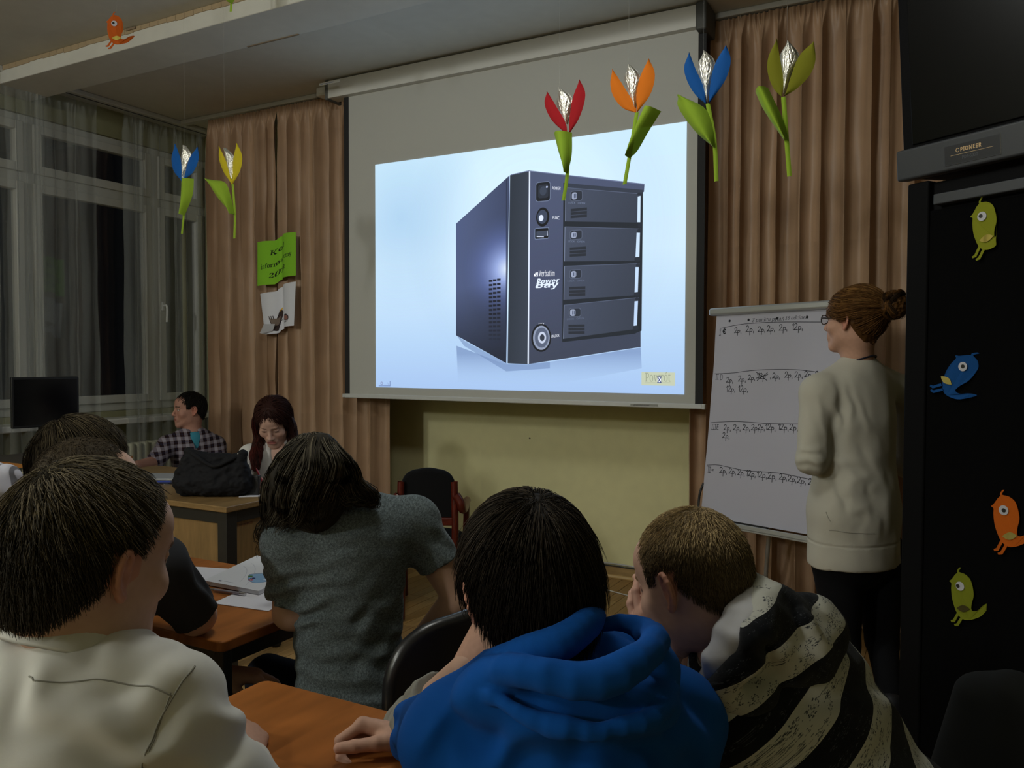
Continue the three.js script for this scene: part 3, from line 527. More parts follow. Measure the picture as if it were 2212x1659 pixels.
  trays.forEach((t) => { poly(t, grad(t[0], t[2], [[0, '#454d60'], [0.4, '#3f4759'], [1, '#363d4c']])); line([t[0], t[3]], '#8793b0', 3); line([t[0], t[1]], '#59637c', 3); });
  [[[0.868,0.2417], [0.8831,0.2522]], [[0.8707,0.3535], [0.8804,0.3732]], [[0.8687,0.3771], [0.8797,0.3929]], [[0.8617,0.4831], [0.8778,0.5003]], [[0.8661,0.5073], [0.8771,0.5218]], [[0.8608,0.6158], [0.8756,0.6296]], [[0.8638,0.6359], [0.8757,0.649]], [[0.8581,0.7431], [0.8742,0.7594]]].forEach(([a, b]) => { const p = M(a), q = M(b); c.fillStyle = '#262c38'; c.beginPath(); c.roundRect(p[0], p[1], q[0] - p[0], q[1] - p[1], 10); c.fill(); });
  poly([[0.8693,0.256], [0.8772,0.2543], [0.877,0.353], [0.8686,0.3521]], '#cfe6fb'); poly([[0.8671,0.3916], [0.8763,0.3926], [0.8752,0.4831], [0.8643,0.4833]], '#cbe2fa'); poly([[0.8645,0.5209], [0.8737,0.5215], [0.8717,0.6152], [0.8625,0.6159]], '#c6defa'); poly([[0.8626,0.6501], [0.8723,0.6488], [0.8699,0.7417], [0.8606,0.7431]], '#c0d8f8');
  const rr2 = (a, b, r, f, s) => { const p = M(a), q = M(b); c.beginPath(); c.roundRect(p[0], p[1], q[0] - p[0], q[1] - p[1], r); c.fillStyle = f; c.fill(); if (s) { c.strokeStyle = s; c.lineWidth = 4; c.stroke(); } };
  [[[0.674,0.2104], [0.7099,0.2492], [0.6786,0.2157], [0.6941,0.2431]], [[0.6737,0.3638], [0.7096,0.3998], [0.6773,0.3695], [0.6933,0.3947]], [[0.6733,0.5189], [0.7088,0.552], [0.677,0.5233], [0.693,0.548]], [[0.672,0.6696], [0.7072,0.7029], [0.6748,0.6733], [0.6913,0.7]]].forEach(([a, b, d, e]) => { rr2(a, b, 14, '#2a303c', '#565f74'); rr2(d, e, 12, '#9aa4bd'); const p = M(d), q = M(e); c.fillStyle = '#4e5870'; c.fillRect(p[0] + (q[0] - p[0]) * 0.4, p[1] + 8, 6, q[1] - p[1] - 16); c.fillRect(p[0] + (q[0] - p[0]) * 0.7, p[1] + 8, 5, q[1] - p[1] - 16); });
  [[0.6752,0.2789], [0.673,0.43], [0.6717,0.5852], [0.67,0.7339]].forEach((p0) => { for (let k = 0; k < 3; k++) { const a = M([p0[0], p0[1] + k * 21 * 0.000626]); c.fillStyle = '#272c36'; c.fillRect(a[0], a[1], 100, 15); } });
  text('LOCK   OPEN', [0.6678,0.2568], [0.7189,0.2655], 13, '#7683a0'); text('LOCK   OPEN', [0.6665,0.4081], [0.7181,0.4152], 13, '#7683a0'); text('LOCK   OPEN', [0.6657,0.5647], [0.7179,0.5655], 13, '#65708a'); text('LOCK   OPEN', [0.6649,0.7159], [0.7176,0.7126], 13, '#65708a');
  rr2([0.5673,0.1611], [0.6123,0.2379], 18, '#171b23', '#6f7b98'); rr2([0.5744,0.1717], [0.6066,0.2252], 14, '#2a303d'); oval([0.5901,0.1967], 22, 26, '#3a4354'); oval([0.6018,0.1827], 6, 6, '#bfcdf0');
  text('POWER', [0.6168,0.1955], [0.6437,0.2004], 24, '#f2f6ff', 'bold sans-serif');
  oval([0.589,0.301], 42, 54, '#12151b'); oval([0.588,0.2997], 32, 40, '#3c465c'); oval([0.5843,0.3041], 15, 18, '#dfe9ff');
  text('FUNC.', [0.6191,0.3128], [0.6423,0.3166], 25, '#f2f6ff', 'bold sans-serif');
  rr2([0.5644,0.3441], [0.6081,0.3876], 8, '#14171d', '#71809f'); rr2([0.5692,0.3555], [0.6024,0.3769], 4, '#3f485a'); line([[0.5702,0.3773], [0.593,0.3802]], '#dfe8ff', 4); line([[0.6033,0.3554], [0.6043,0.3771]], '#cfdaf5', 4);
  // maker's mark and model script
  poly([[0.562,0.5366], [0.562,0.5274], [0.5677,0.5212], [0.5678,0.5369]], '#f4f8ff'); poly([[0.5692,0.537], [0.5692,0.5213], [0.5749,0.5192], [0.5749,0.5374]], '#f4f8ff'); line([[0.5639,0.5233], [0.5726,0.536]], '#4a536e', 3);
  text('Verbatim', [0.5773,0.5369], [0.6277,0.539], 46, '#f6f9ff', 'bold sans-serif');
  c.save(); { const p = M([0.5707,0.5662]); c.translate(...p); c.transform(1, 0, -0.25, 1, 0, 0); c.font = 'bold 46px sans-serif'; c.fillStyle = '#e4f0ff'; c.fillText('P', -4, 4); c.font = 'bold 36px sans-serif'; const m = c.measureText('ower').width; c.scale(118 / m, 1); c.fillText('ower', 24 * m / 118, 0); } c.restore();
  c.save(); { const p = M([0.5679,0.5843]); c.translate(...p); c.transform(1, 0, -0.25, 1, 0, 0); c.font = 'bold 46px sans-serif'; const m = c.measureText('Bay').width; c.scale(150 / m, 1); c.fillStyle = '#e4f0ff'; c.fillText('Bay', -4, 0); } c.restore();
  line([[0.5746,0.5707], [0.6255,0.5718]], '#e4f0ff', 7); line([[0.5755,0.5665], [0.5679,0.5818]], '#e4f0ff', 9);
  text('LOCK', [0.5774,0.7358], [0.5954,0.7357], 22, '#f2f6ff', 'bold sans-serif'); oval([0.5865,0.7427], 5, 6, '#f2f6ff'); oval([0.614,0.782], 6, 6, '#f2f6ff');
  text('UNLOCK', [0.6173,0.7856], [0.6429,0.7812], 22, '#f2f6ff', 'bold sans-serif');
  oval([0.5856,0.7846], 64, 80, '#15181f'); oval([0.5861,0.7846], 54, 69, '#8e99b2'); oval([0.587,0.784], 44, 57, '#59637a'); oval([0.5885,0.784], 26, 33, '#c6d0e6'); oval([0.5889,0.784], 15, 19, '#333a48');
  // caption box
  rr2([0.8835,0.9187], [0.9749,0.9683], 2, '#c3cbb2'); text('Powrót', [0.8929,0.9545], [0.9635,0.9529], 66, '#9ba28d', 'serif'); line([[0.8929,0.9591], [0.9628,0.9574]], '#a8af9a', 3);
  rr2([0.928,0.9367], [0.9375,0.9569], 2, '#eef3ff'); line([[0.928,0.9367], [0.9375,0.9569]], '#3f4c7e', 4); line([[0.9374,0.9365], [0.9281,0.9571]], '#3f4c7e', 4); line([[0.9271,0.9362], [0.9382,0.936]], '#3f4c7e', 5); line([[0.9273,0.9577], [0.9383,0.9574]], '#3f4c7e', 5);
  // small page mark, lower left
  line([[0.0115,0.9939], [0.0561,0.9928], [0.0561,0.9709]], '#6f86b8', 5); line([[0.0334,0.9892], [0.0516,0.9887], [0.0444,0.9774]], '#8fa6d2', 3); { const q = M([0.0234,0.9821]); c.beginPath(); c.arc(...q, 8, 0, 6.3); c.strokeStyle = '#8a98c2'; c.lineWidth = 5; c.stroke(); }
});
{
  const s = thing('projection_screen', 'pull-down projection screen showing a slide of a black storage box', 'projection screen');
  const fabric = std([0.48, 0.48, 0.45], 0.85), black = std([0.012, 0.012, 0.013], 0.8);
  const hous = new THREE.Shape([[0, 0], [0.1, 0], [0.115, 0.02], [0.115, 0.1], [0.1, 0.112], [0, 0.112]].map((p) => new THREE.Vector2(...p)));
  part('housing', new THREE.ExtrudeGeometry(hous, { depth: 2.49, bevelEnabled: false }).rotateY(-Math.PI / 2).rotateY(Math.PI).translate(-3.678, 3.125, -4.21).rotateY(0), std([0.60, 0.59, 0.55], 0.5), s);
  part('end_cap', boxBetween(-1.192, -1.135, 3.1, 3.245, -4.38, -4.19, 0.01), std([0.06, 0.06, 0.055], 0.6), s); part('end_cap', boxBetween(-3.70, -3.675, 3.115, 3.245, -4.35, -4.205, 0.006), std([0.10, 0.10, 0.09], 0.6), s);
  part('fabric', boxBetween(-3.577, -1.152, 1.15, 3.14, -4.262, -4.256), fabric, s);
  part('black_border', boxBetween(-3.577, -3.537, 1.15, 3.14, -4.2565, -4.2545), black, s); part('black_border', boxBetween(-1.192, -1.150, 1.15, 3.14, -4.2565, -4.2545), black, s);
  part('bottom_bar', boxBetween(-3.575, -1.152, 1.13, 1.158, -4.272, -4.243, 0.006), std([0.55, 0.56, 0.55], 0.4), s);
  part('bar_end', box(0.02, 0.026, 0.028, -3.583, 1.144, -4.257, 0.005), std([0.5, 0.5, 0.48], 0.5), s); part('bar_end', box(0.02, 0.03, 0.03, -1.145, 1.143, -4.257, 0.005), std([0.5, 0.5, 0.48], 0.5), s);
  const maker = canvasTex(512, 48, (c, W, H) => { c.clearRect(0, 0, W, H); c.fillStyle = '#8e8e88'; c.fillRect(0, 0, W, H); c.fillStyle = '#26262a'; c.font = 'italic bold 34px sans-serif'; c.fillText('projection screen', 60, 36); });
  const blueprint = canvasTex(512, 48, (c, W, H) => { c.fillStyle = '#c9c8c2'; c.fillRect(0, 0, W, H); c.fillStyle = '#3d4c8a'; c.font = 'italic bold 34px sans-serif'; c.fillText('multi screen system', 20, 36); });
  part('maker_print', box(0.16, 0.012, 0.001, -1.47, 1.143, -4.2425), [0, 0, 0, 0, 0, 0].map((_, i) => std([1, 1, 1], 0.6, { map: i === 4 ? maker : null })), s);
  part('maker_print', box(0.17, 0.016, 0.001, -3.56, 3.175, -4.0945), [0, 0, 0, 0, 0, 0].map((_, i) => std([1, 1, 1], 0.6, { map: i === 4 ? blueprint : null })), s);
  const pm = std([0.02, 0.02, 0.02], 0.9); pm.emissive.setRGB(1, 1, 1); pm.emissiveMap = slide; pm.emissiveIntensity = SCREEN_GLOW;
  const pg = new THREE.PlaneGeometry(2.067091, 1.449424).translate(-2.283803, 1.930191, -4.2535);
  part('slide_screen', pg, pm, s, 'bright projected slide of a black four-bay storage box');
  if (SCREEN_LIGHT) { const r = new THREE.RectAreaLight(new THREE.Color(0.62, 0.8, 1.0), SCREEN_LIGHT, 2.067091, 1.449424); r.name = 'screen_light'; r.position.set(-2.283803, 1.930191, -4.25); r.rotation.y = Math.PI; scene.add(r); }
}
// ------------------------------------------------------------------ paper tulips and birds on threads
function curveEdge(pts, n) { const c = new THREE.CatmullRomCurve3(pts.map((p) => new THREE.Vector3(p[0], p[1], 0)), false, 'centripetal'); return c.getPoints(n); }
function sheet(a, b, bulge = 0.01, o = [0, 0], n = 14, m = 6, twist = 0) { // paper between two edges that run from base to tip
  const A = curveEdge(a, n), B = curveEdge(b, n), pos = [], uv = [], idx = [];
  for (let i = 0; i <= n; i++) for (let j = 0; j <= m; j++) { const u = j / m; pos.push(A[i].x + (B[i].x - A[i].x) * u - o[0], A[i].y + (B[i].y - A[i].y) * u - o[1], bulge * (1 - (2 * u - 1) ** 2) + twist * (u - 0.5) * (i / n)); uv.push(u, i / n); if (i < n && j < m) { const p = i * (m + 1) + j, q = p + m + 1; idx.push(p, p + 1, q, p + 1, q + 1, q); } }
  const g = new THREE.BufferGeometry(); g.setAttribute('position', new THREE.Float32BufferAttribute(pos, 3)); g.setAttribute('uv', new THREE.Float32BufferAttribute(uv, 2)); g.setIndex(idx); g.computeVertexNormals(); return g;
}
const paperM = (c, r = 0.85) => std(c, r, { side: THREE.DoubleSide, transmission: 0.25, thickness: 0, specularIntensity: 0.3 });
const crease = noiseTex(128, 128, (u, v) => 0.5 + 0.5 * N3(u * 4, v * 4, 6) + 0.2 * N3(u * 14, v * 14, 2), false);
const foilM = std([0.75, 0.73, 0.66], 0.42, { metalness: 0.9, side: THREE.DoubleSide, bumpMap: crease, bumpScale: 0.004 });
const leafM = paperM([0.30, 0.46, 0.035]), threadM = std([0.5, 0.5, 0.5], 0.5, { transparent: true, opacity: 0.25 });
function tulip(label, color, T) {
  const base = T.stem[0], g = thing('paper_tulip', label, 'paper flower', [base[0], base[1], T.z ?? -2.8]), m = paperM(color);
  part('petal', sheet(T.L[0], T.L[1], 0.006, base), m, g); part('petal', sheet(T.R[0], T.R[1], 0.006, base), m, g);
  part('foil_petal', sheet(T.F[0], T.F[1], 0.02, base, 12, 8, 0.006).translate(0, 0, -0.008), foilM, g, 'crinkled silver foil petal');
  part('leaf', sheet(T.leaf[0], T.leaf[1], T.roll ?? 0.035, base, 14, 8).translate(0, 0, 0.003), leafM, g);
  const w = 0.0075, st = curveEdge(T.stem, 10), l = st.map((p) => [p.x - w, p.y]), r = st.map((p) => [p.x + w, p.y]);
  part('stem', sheet(l, r, 0.004, base, 12, 4), leafM, g);
  const top = T.F[0][T.F[0].length - 1]; part('thread', bar([top[0] - base[0], top[1] - base[1] - 0.01, -0.004], [top[0] - base[0], YC - base[1], -0.004], 0.0003, 4), threadM, g);
}
tulip('red paper tulip hanging over the top edge of the slide', [0.40, 0.012, 0.018], { L: [[[-1.28,2.2372], [-1.3493,2.3069], [-1.3761,2.3716], [-1.3649,2.4119]], [[-1.28,2.2372], [-1.2854,2.2781], [-1.3268,2.351], [-1.3649,2.4119]]], R: [[[-1.2726,2.2396], [-1.2729,2.2831], [-1.26,2.368], [-1.2311,2.4352]], [[-1.2726,2.2396], [-1.2304,2.2973], [-1.2076,2.38], [-1.2311,2.4352]]], F: [[[-1.2817,2.2776], [-1.3057,2.3144], [-1.3307,2.365], [-1.3159,2.4165]], [[-1.2817,2.2776], [-1.273,2.3098], [-1.2615,2.3715], [-1.3107,2.4157]]], leaf: [[[-1.2793,2.0929], [-1.311,2.167], [-1.3339,2.2508]], [[-1.2763,2.0926], [-1.2604,2.1612], [-1.2594,2.2426]]], stem: [[-1.28,2.2405], [-1.2793,2.0962], [-1.2952,1.9934]] });
tulip('orange paper tulip hanging between the red and the blue tulips', [0.75, 0.19, 0.012], { L: [[[-1.0085,2.2808], [-1.0601,2.3061], [-1.0987,2.3571], [-1.1095,2.4042], [-1.1007,2.4514]], [[-1.0085,2.2808], [-1.0087,2.2987], [-1.0398,2.3547], [-1.0747,2.4116], [-1.1007,2.4514]]], R: [[[-1.0051,2.2822], [-1.009,2.3372], [-0.996,2.4054], [-0.9629,2.4666]], [[-1.0051,2.2822], [-0.9552,2.3419], [-0.9404,2.4091], [-0.9629,2.4666]]], F: [[[-1.0121,2.2992], [-1.0398,2.3547], [-1.0609,2.4158], [-1.0406,2.4562]], [[-1.0121,2.2992], [-1.0043,2.3493], [-0.9947,2.4116], [-1.0337,2.4564]]], leaf: [[[-1.0326,2.1218], [-1.0181,2.1974], [-0.9948,2.2584], [-0.9782,2.2944]], [[-1.0312,2.1217], [-1.0054,2.1412], [-0.9641,2.2033], [-0.9148,2.2727]]], stem: [[-1.0065,2.2824], [-1.0287,2.1536], [-1.0512,2.03]], roll: 0.05 });
tulip('blue paper tulip hanging over the right edge of the screen', [0.008, 0.095, 0.36], { L: [[[-0.755,2.2755], [-0.7914,2.3108], [-0.8228,2.3648], [-0.8346,2.416], [-0.8164,2.4622]], [[-0.755,2.2755], [-0.7667,2.3396], [-0.7923,2.3981], [-0.8164,2.4622]]], R: [[[-0.7456,2.2757], [-0.7445,2.3254], [-0.7262,2.4087], [-0.6889,2.465]], [[-0.7456,2.2757], [-0.6877,2.3541], [-0.6733,2.4132], [-0.6889,2.465]]], F: [[[-0.7512,2.2803], [-0.7695,2.3401], [-0.7925,2.4145], [-0.7679,2.4558]], [[-0.7512,2.2803], [-0.7419,2.3358], [-0.7263,2.4141], [-0.7585,2.4564]]], leaf: [[[-0.7259,2.1226], [-0.7902,2.185], [-0.8561,2.2874], [-0.8535,2.3118]], [[-0.7232,2.1249], [-0.7265,2.1713], [-0.7548,2.2565], [-0.8365,2.312]]], stem: [[-0.7501,2.2764], [-0.7262,2.1497], [-0.7176,2.0078]] });
tulip('olive yellow paper tulip hanging before the right brown curtain', [0.20, 0.20, 0.012], { L: [[[-0.5029,2.2612], [-0.5297,2.2923], [-0.551,2.3531], [-0.549,2.3998], [-0.5216,2.4558]], [[-0.5029,2.2612], [-0.4996,2.3188], [-0.5133,2.3988], [-0.5216,2.4558]]], R: [[[-0.4959,2.2638], [-0.4795,2.3156], [-0.4505,2.388], [-0.4054,2.4269]], [[-0.4959,2.2638], [-0.4591,2.2815], [-0.42,2.3163], [-0.4011,2.3591], [-0.4054,2.4269]]], F: [[[-0.499,2.2695], [-0.5048,2.33], [-0.5148,2.3991], [-0.4911,2.4404]], [[-0.4965,2.2691], [-0.4747,2.3355], [-0.4505,2.388], [-0.4821,2.4387]]], leaf: [[[-0.4945,2.1182], [-0.565,2.2348], [-0.589,2.2909]], [[-0.4794,2.1137], [-0.4979,2.1836], [-0.5477,2.2977]]], stem: [[-0.4989,2.2617], [-0.487,2.1199], [-0.4764,1.9991]], roll: 0.045 });
tulip('small-looking blue paper tulip hanging before the window handle', [0.008, 0.11, 0.42], { L: [[[-3.3856,2.2725], [-3.4521,2.3386], [-3.4652,2.4036], [-3.4348,2.4673]], [[-3.3856,2.2725], [-3.3826,2.3155], [-3.3988,2.3881], [-3.4348,2.4673]]], R: [[[-3.3762,2.2833], [-3.3652,2.3215], [-3.3298,2.392], [-3.2748,2.4322]], [[-3.3762,2.2833], [-3.3082,2.3154], [-3.27,2.3735], [-3.2748,2.4322]]], F: [[[-3.3807,2.2916], [-3.3938,2.3403], [-3.4079,2.4009], [-3.3713,2.4517]], [[-3.3784,2.2914], [-3.3535,2.3359], [-3.3274,2.3995], [-3.3655,2.451]]], leaf: [[[-3.388,2.1149], [-3.3891,2.1979], [-3.3831,2.284]], [[-3.3685,2.1054], [-3.3098,2.2063], [-3.3008,2.2796]]], stem: [[-3.3797,2.2797], [-3.3799,2.1182], [-3.3954,2.0166]], roll: 0.03 });
tulip('yellow paper tulip hanging before the left brown curtain', [0.62, 0.50, 0.02], { L: [[[-3.04,2.2265], [-3.0981,2.2931], [-3.1286,2.365], [-3.1236,2.4163]], [[-3.04,2.2265], [-3.0394,2.2718], [-3.0866,2.3526], [-3.1236,2.4163]]], R: [[[-3.0357,2.2298], [-3.0372,2.2791], [-3.0299,2.3575], [-3.0059,2.4186]], [[-3.0357,2.2298], [-2.9864,2.2888], [-2.9731,2.351], [-3.0059,2.4186]]], F: [[[-3.0386,2.2528], [-3.071,2.313], [-3.092,2.3533], [-3.0935,2.4051]], [[-3.0365,2.2526], [-3.0327,2.3013], [-3.031,2.3576], [-3.0827,2.4053]]], leaf: [[[-3.0226,2.0797], [-3.0628,2.1073], [-3.1538,2.1917], [-3.1935,2.2648]], [[-3.0226,2.085], [-3.0492,2.1744], [-3.0827,2.2383], [-3.1858,2.264]]], stem: [[-3.0378,2.2278], [-3.0247,2.0814], [-3.0293,1.9681]] });
{ const s = (x, y) => { const p = [-3.0302,3.2068]; return [p[0] + x, p[1] + y]; };
  tulip('paper tulip hung high so only its green stem end shows', [0.62, 0.50, 0.02], { L: [[s(0, 0), s(-0.05, 0.05), s(-0.06, 0.1), s(-0.045, 0.15)], [s(0, 0), s(-0.01, 0.05), s(-0.03, 0.1), s(-0.045, 0.15)]], R: [[s(0, 0), s(0.01, 0.05), s(0.03, 0.1), s(0.045, 0.15)], [s(0, 0), s(0.05, 0.05), s(0.06, 0.1), s(0.045, 0.15)]], F: [[s(0, 0.01), s(-0.03, 0.09), s(-0.002, 0.13)], [s(0, 0.01), s(0.03, 0.09), s(0.002, 0.13)]], leaf: [[s(0, -0.13), s(0.01, -0.08), s(0.02, -0.02)], [s(0.005, -0.13), s(0.05, -0.08), s(0.07, -0.02)]], stem: [s(0, 0), s(-0.002, -0.08), [-3.0407,3.0415]] }); }
const birdOutline = [[-20, 175], [-32, 172], [-45, 150], [-43, 140], [-58, 125], [-72, 105], [-85, 88], [-100, 75], [-84, 66], [-84, 30], [-76, -20], [-60, -62], [-44, -92], [-22, -114], [5, -124], [30, -120], [62, -105], [105, -70], [146, 10], [110, -12], [78, -52], [48, -58], [47, -20], [57, 30], [50, 80], [35, 120], [5, 142], [-28, 146], [-33, 152], [-22, 172]];
function bird(label, color, pos, turn, tilt, size, { tail = true, wing = [0.5, 0.42, 0.1], wingAt = [0, -70], thread = 0, flip = 1, pupil = [-6, 2], bend = 0.008 } = {}) {
  const g = thing('paper_bird', label, 'paper bird', pos, turn), k = size / 345, c = Math.cos(tilt), s = Math.sin(tilt), R2 = (x, y) => [flip * (x * c - y * s) * k, (x * s + y * c) * k];
  let pts = birdOutline; if (!tail) pts = pts.map((p) => [Math.min(p[0], p[1] < -40 ? 56 : 58), p[1]]);
  const sp = new THREE.SplineCurve(pts.map((p) => new THREE.Vector2(...R2(...p)))), sh = new THREE.Shape([...sp.getPoints(130)]);
  const e = new THREE.ExtrudeGeometry(sh, { depth: 0.0015, bevelEnabled: false, curveSegments: 1 }), P = e.attributes.position; for (let i = 0; i < P.count; i++) P.setZ(i, P.getZ(i) + bend * (1 - (P.getX(i) / (0.3 * size)) ** 2)); e.computeVertexNormals();
  part('body', e, paperM(color), g);
  const at = (x, y, z) => { const q = R2(x, y); return [q[0], q[1], z + bend * (1 - (q[0] / (0.3 * size)) ** 2)]; };
  for (const [x0, y0, x1, y1] of [[-34, -98, -58, -150], [-8, -112, -36, -166]]) { const q = [[x0 - 7, y0], [x1 - 5, y1 + 6], [x1 - 20, y1 - 2], [x1 - 16, y1 - 12], [x1 + 6, y1 - 6], [x0 + 8, y0 - 4]].map((p) => new THREE.Vector2(...R2(...p))); part('leg', new THREE.ExtrudeGeometry(new THREE.Shape(q), { depth: 0.0015, bevelEnabled: false }).translate(0, 0, bend * 0.9), paperM(color), g); }
  part('eye', new THREE.CylinderGeometry(26 * k, 26 * k, 0.0012, 24).rotateX(Math.PI / 2).translate(...at(-22, 66, 0.0028)), paperM([0.62, 0.62, 0.66]), g);
  part('pupil', new THREE.CylinderGeometry(11 * k, 11 * k, 0.0012, 16).rotateX(Math.PI / 2).translate(...at(-22 + pupil[0], 66 + pupil[1], 0.0042)), std([0.02, 0.018, 0.015], 0.4), g);
  const w = []; for (let i = 0; i <= 16; i++) w.push(new THREE.Vector2(...R2(wingAt[0] - 40 + 80 * i / 16, wingAt[1] + 20 * Math.sin(Math.PI * i / 16) - 6 + i))); for (let i = 15; i > 0; i--) w.push(new THREE.Vector2(...R2(wingAt[0] - 40 + 80 * i / 16, wingAt[1] - 20 * Math.sin(Math.PI * i / 16) - 6 + i)));
  part('wing', new THREE.ExtrudeGeometry(new THREE.Shape(w), { depth: 0.001, bevelEnabled: false }).translate(0, 0, bend + 0.0018), std(wing, 0.35, { metalness: 0.55, bumpMap: crease, bumpScale: 0.003 }), g);
  if (thread) part('thread', bar([0, size * 0.45, 0], [0, thread, 0], 0.0003, 4), threadM, g);
  return g;
}
const CABTURN = -0.5969;
bird('green paper bird highest on the black cabinet, its tail folded under', [0.28, 0.30, 0.018], [0.0893,1.7816,-2.7451], CABTURN, 0, 0.1802, { tail: false, wingAt: [6, -62], wing: [0.45, 0.36, 0.08] });
bird('blue paper bird with a yellow wing on the black cabinet', [0.006, 0.075, 0.27], [0.0243,1.3447,-2.7894], CABTURN, -0.82, 0.1828, { wing: [0.5, 0.42, 0.12], wingAt: [-30, -62], pupil: [0, 2] });
bird('orange paper bird by the right edge of the black cabinet', [0.62, 0.13, 0.008], [0.1581,0.9323,-2.6984], CABTURN, 0.02, 0.1854, { wingAt: [10, -68], wing: [0.5, 0.42, 0.12], pupil: [2, 0] });
bird('green paper bird lowest on the black cabinet, tail spread', [0.24, 0.27, 0.016], [0.0529,0.6826,-2.7699], CABTURN, 0, 0.1776, { wingAt: [0, -62], wing: [0.10, 0.09, 0.03], pupil: [-12, -2] });
bird('orange paper bird with a gold belly patch hanging by the ceiling beam', [0.62, 0.12, 0.012], [-3.7363, 3.039, -2.7], 0.75, -0.1, 0.185, { wingAt: [10, -66], wing: [0.75, 0.6, 0.12], thread: 0.2, bend: 0.02 });

// ------------------------------------------------------------------ television on its cabinet
{
  const blk = std([0.004, 0.004, 0.0045], 0.7, { specularIntensity: 0.15 }), felt = std([0.002, 0.002, 0.0022], 0.98, { specularIntensity: 0.15, bumpMap: rough, bumpScale: 0.002 }), gr = std([0.030, 0.033, 0.038], 0.5);
  const c = thing('black_cabinet', 'tall black cabinet carrying the television, paper birds on its front', 'cabinet', [-0.128, 0, -2.888], CABTURN);
  part('carcass', boxBetween(0, 1.1, 0.03, 1.95, -0.5, -0.02, 0.006), blk, c);
  part('post', boxBetween(0, 0.075, 0, 1.955, -0.04, 0.004, 0.008), blk, c); part('post', boxBetween(1.02, 1.1, 0, 1.955, -0.04, 0.004, 0.008), blk, c);
  part('front_panel', boxBetween(0.075, 1.02, 0.08, 1.86, -0.03, -0.006), felt, c);
  part('top_ledge', boxBetween(0.10, 1.02, 1.872, 1.905, -0.02, 0.018, 0.004), gr, c); part('plinth', boxBetween(0.02, 1.08, 0, 0.08, -0.48, -0.02), blk, c);
  const t = thing('television', 'big black rear-projection television tilted forward on the black cabinet', 'television', [-0.134, 1.955, -2.9], 0);
  t.rotation.set(0.085, CABTURN, 0, 'YXZ');
  part('cabinet_shell', boxBetween(-0.01, 1.12, 0.02, 0.98, -0.48, 0.0, 0.012), blk, t);
  part('screen_panel', boxBetween(0.03, 1.08, 0.12, 0.94, -0.004, 0.006, 0.003), std([0.002, 0.002, 0.002], 0.3, { specularIntensity: 0.3 }), t, 'dark switched-off screen');
  part('lower_bezel', boxBetween(-0.012, 1.12, 0.012, 0.108, -0.02, 0.03, 0.008), gr, t, 'grey lower frame with a name plate');
  const plate = canvasTex(512, 160, (x, W, H) => { x.fillStyle = '#16181c'; x.fillRect(0, 0, W, H); x.strokeStyle = '#2b2f36'; x.lineWidth = 4; x.strokeRect(2, 2, W - 4, H - 4); x.fillStyle = '#c9a878'; x.font = 'bold 46px sans-serif'; x.fillText('PIONEER', 150, 66); x.beginPath(); x.arc(128, 50, 15, 0.4, 5.9); x.lineWidth = 6; x.strokeStyle = '#c9a878'; x.stroke(); x.fillRect(60, 84, 390, 3); x.fillStyle = '#4d5058'; x.font = '34px sans-serif'; x.fillText('PDP-5000', 165, 128); });
  part('name_plate', box(0.17, 0.058, 0.002, 0.24, 0.056, 0.031), [0, 1, 2, 3, 4, 5].map((i) => std([1, 1, 1], 0.5, { map: i === 4 ? plate : null, color: 0x16181c })), t);
  t.children[3].material[4].color.set(0xffffff);
}
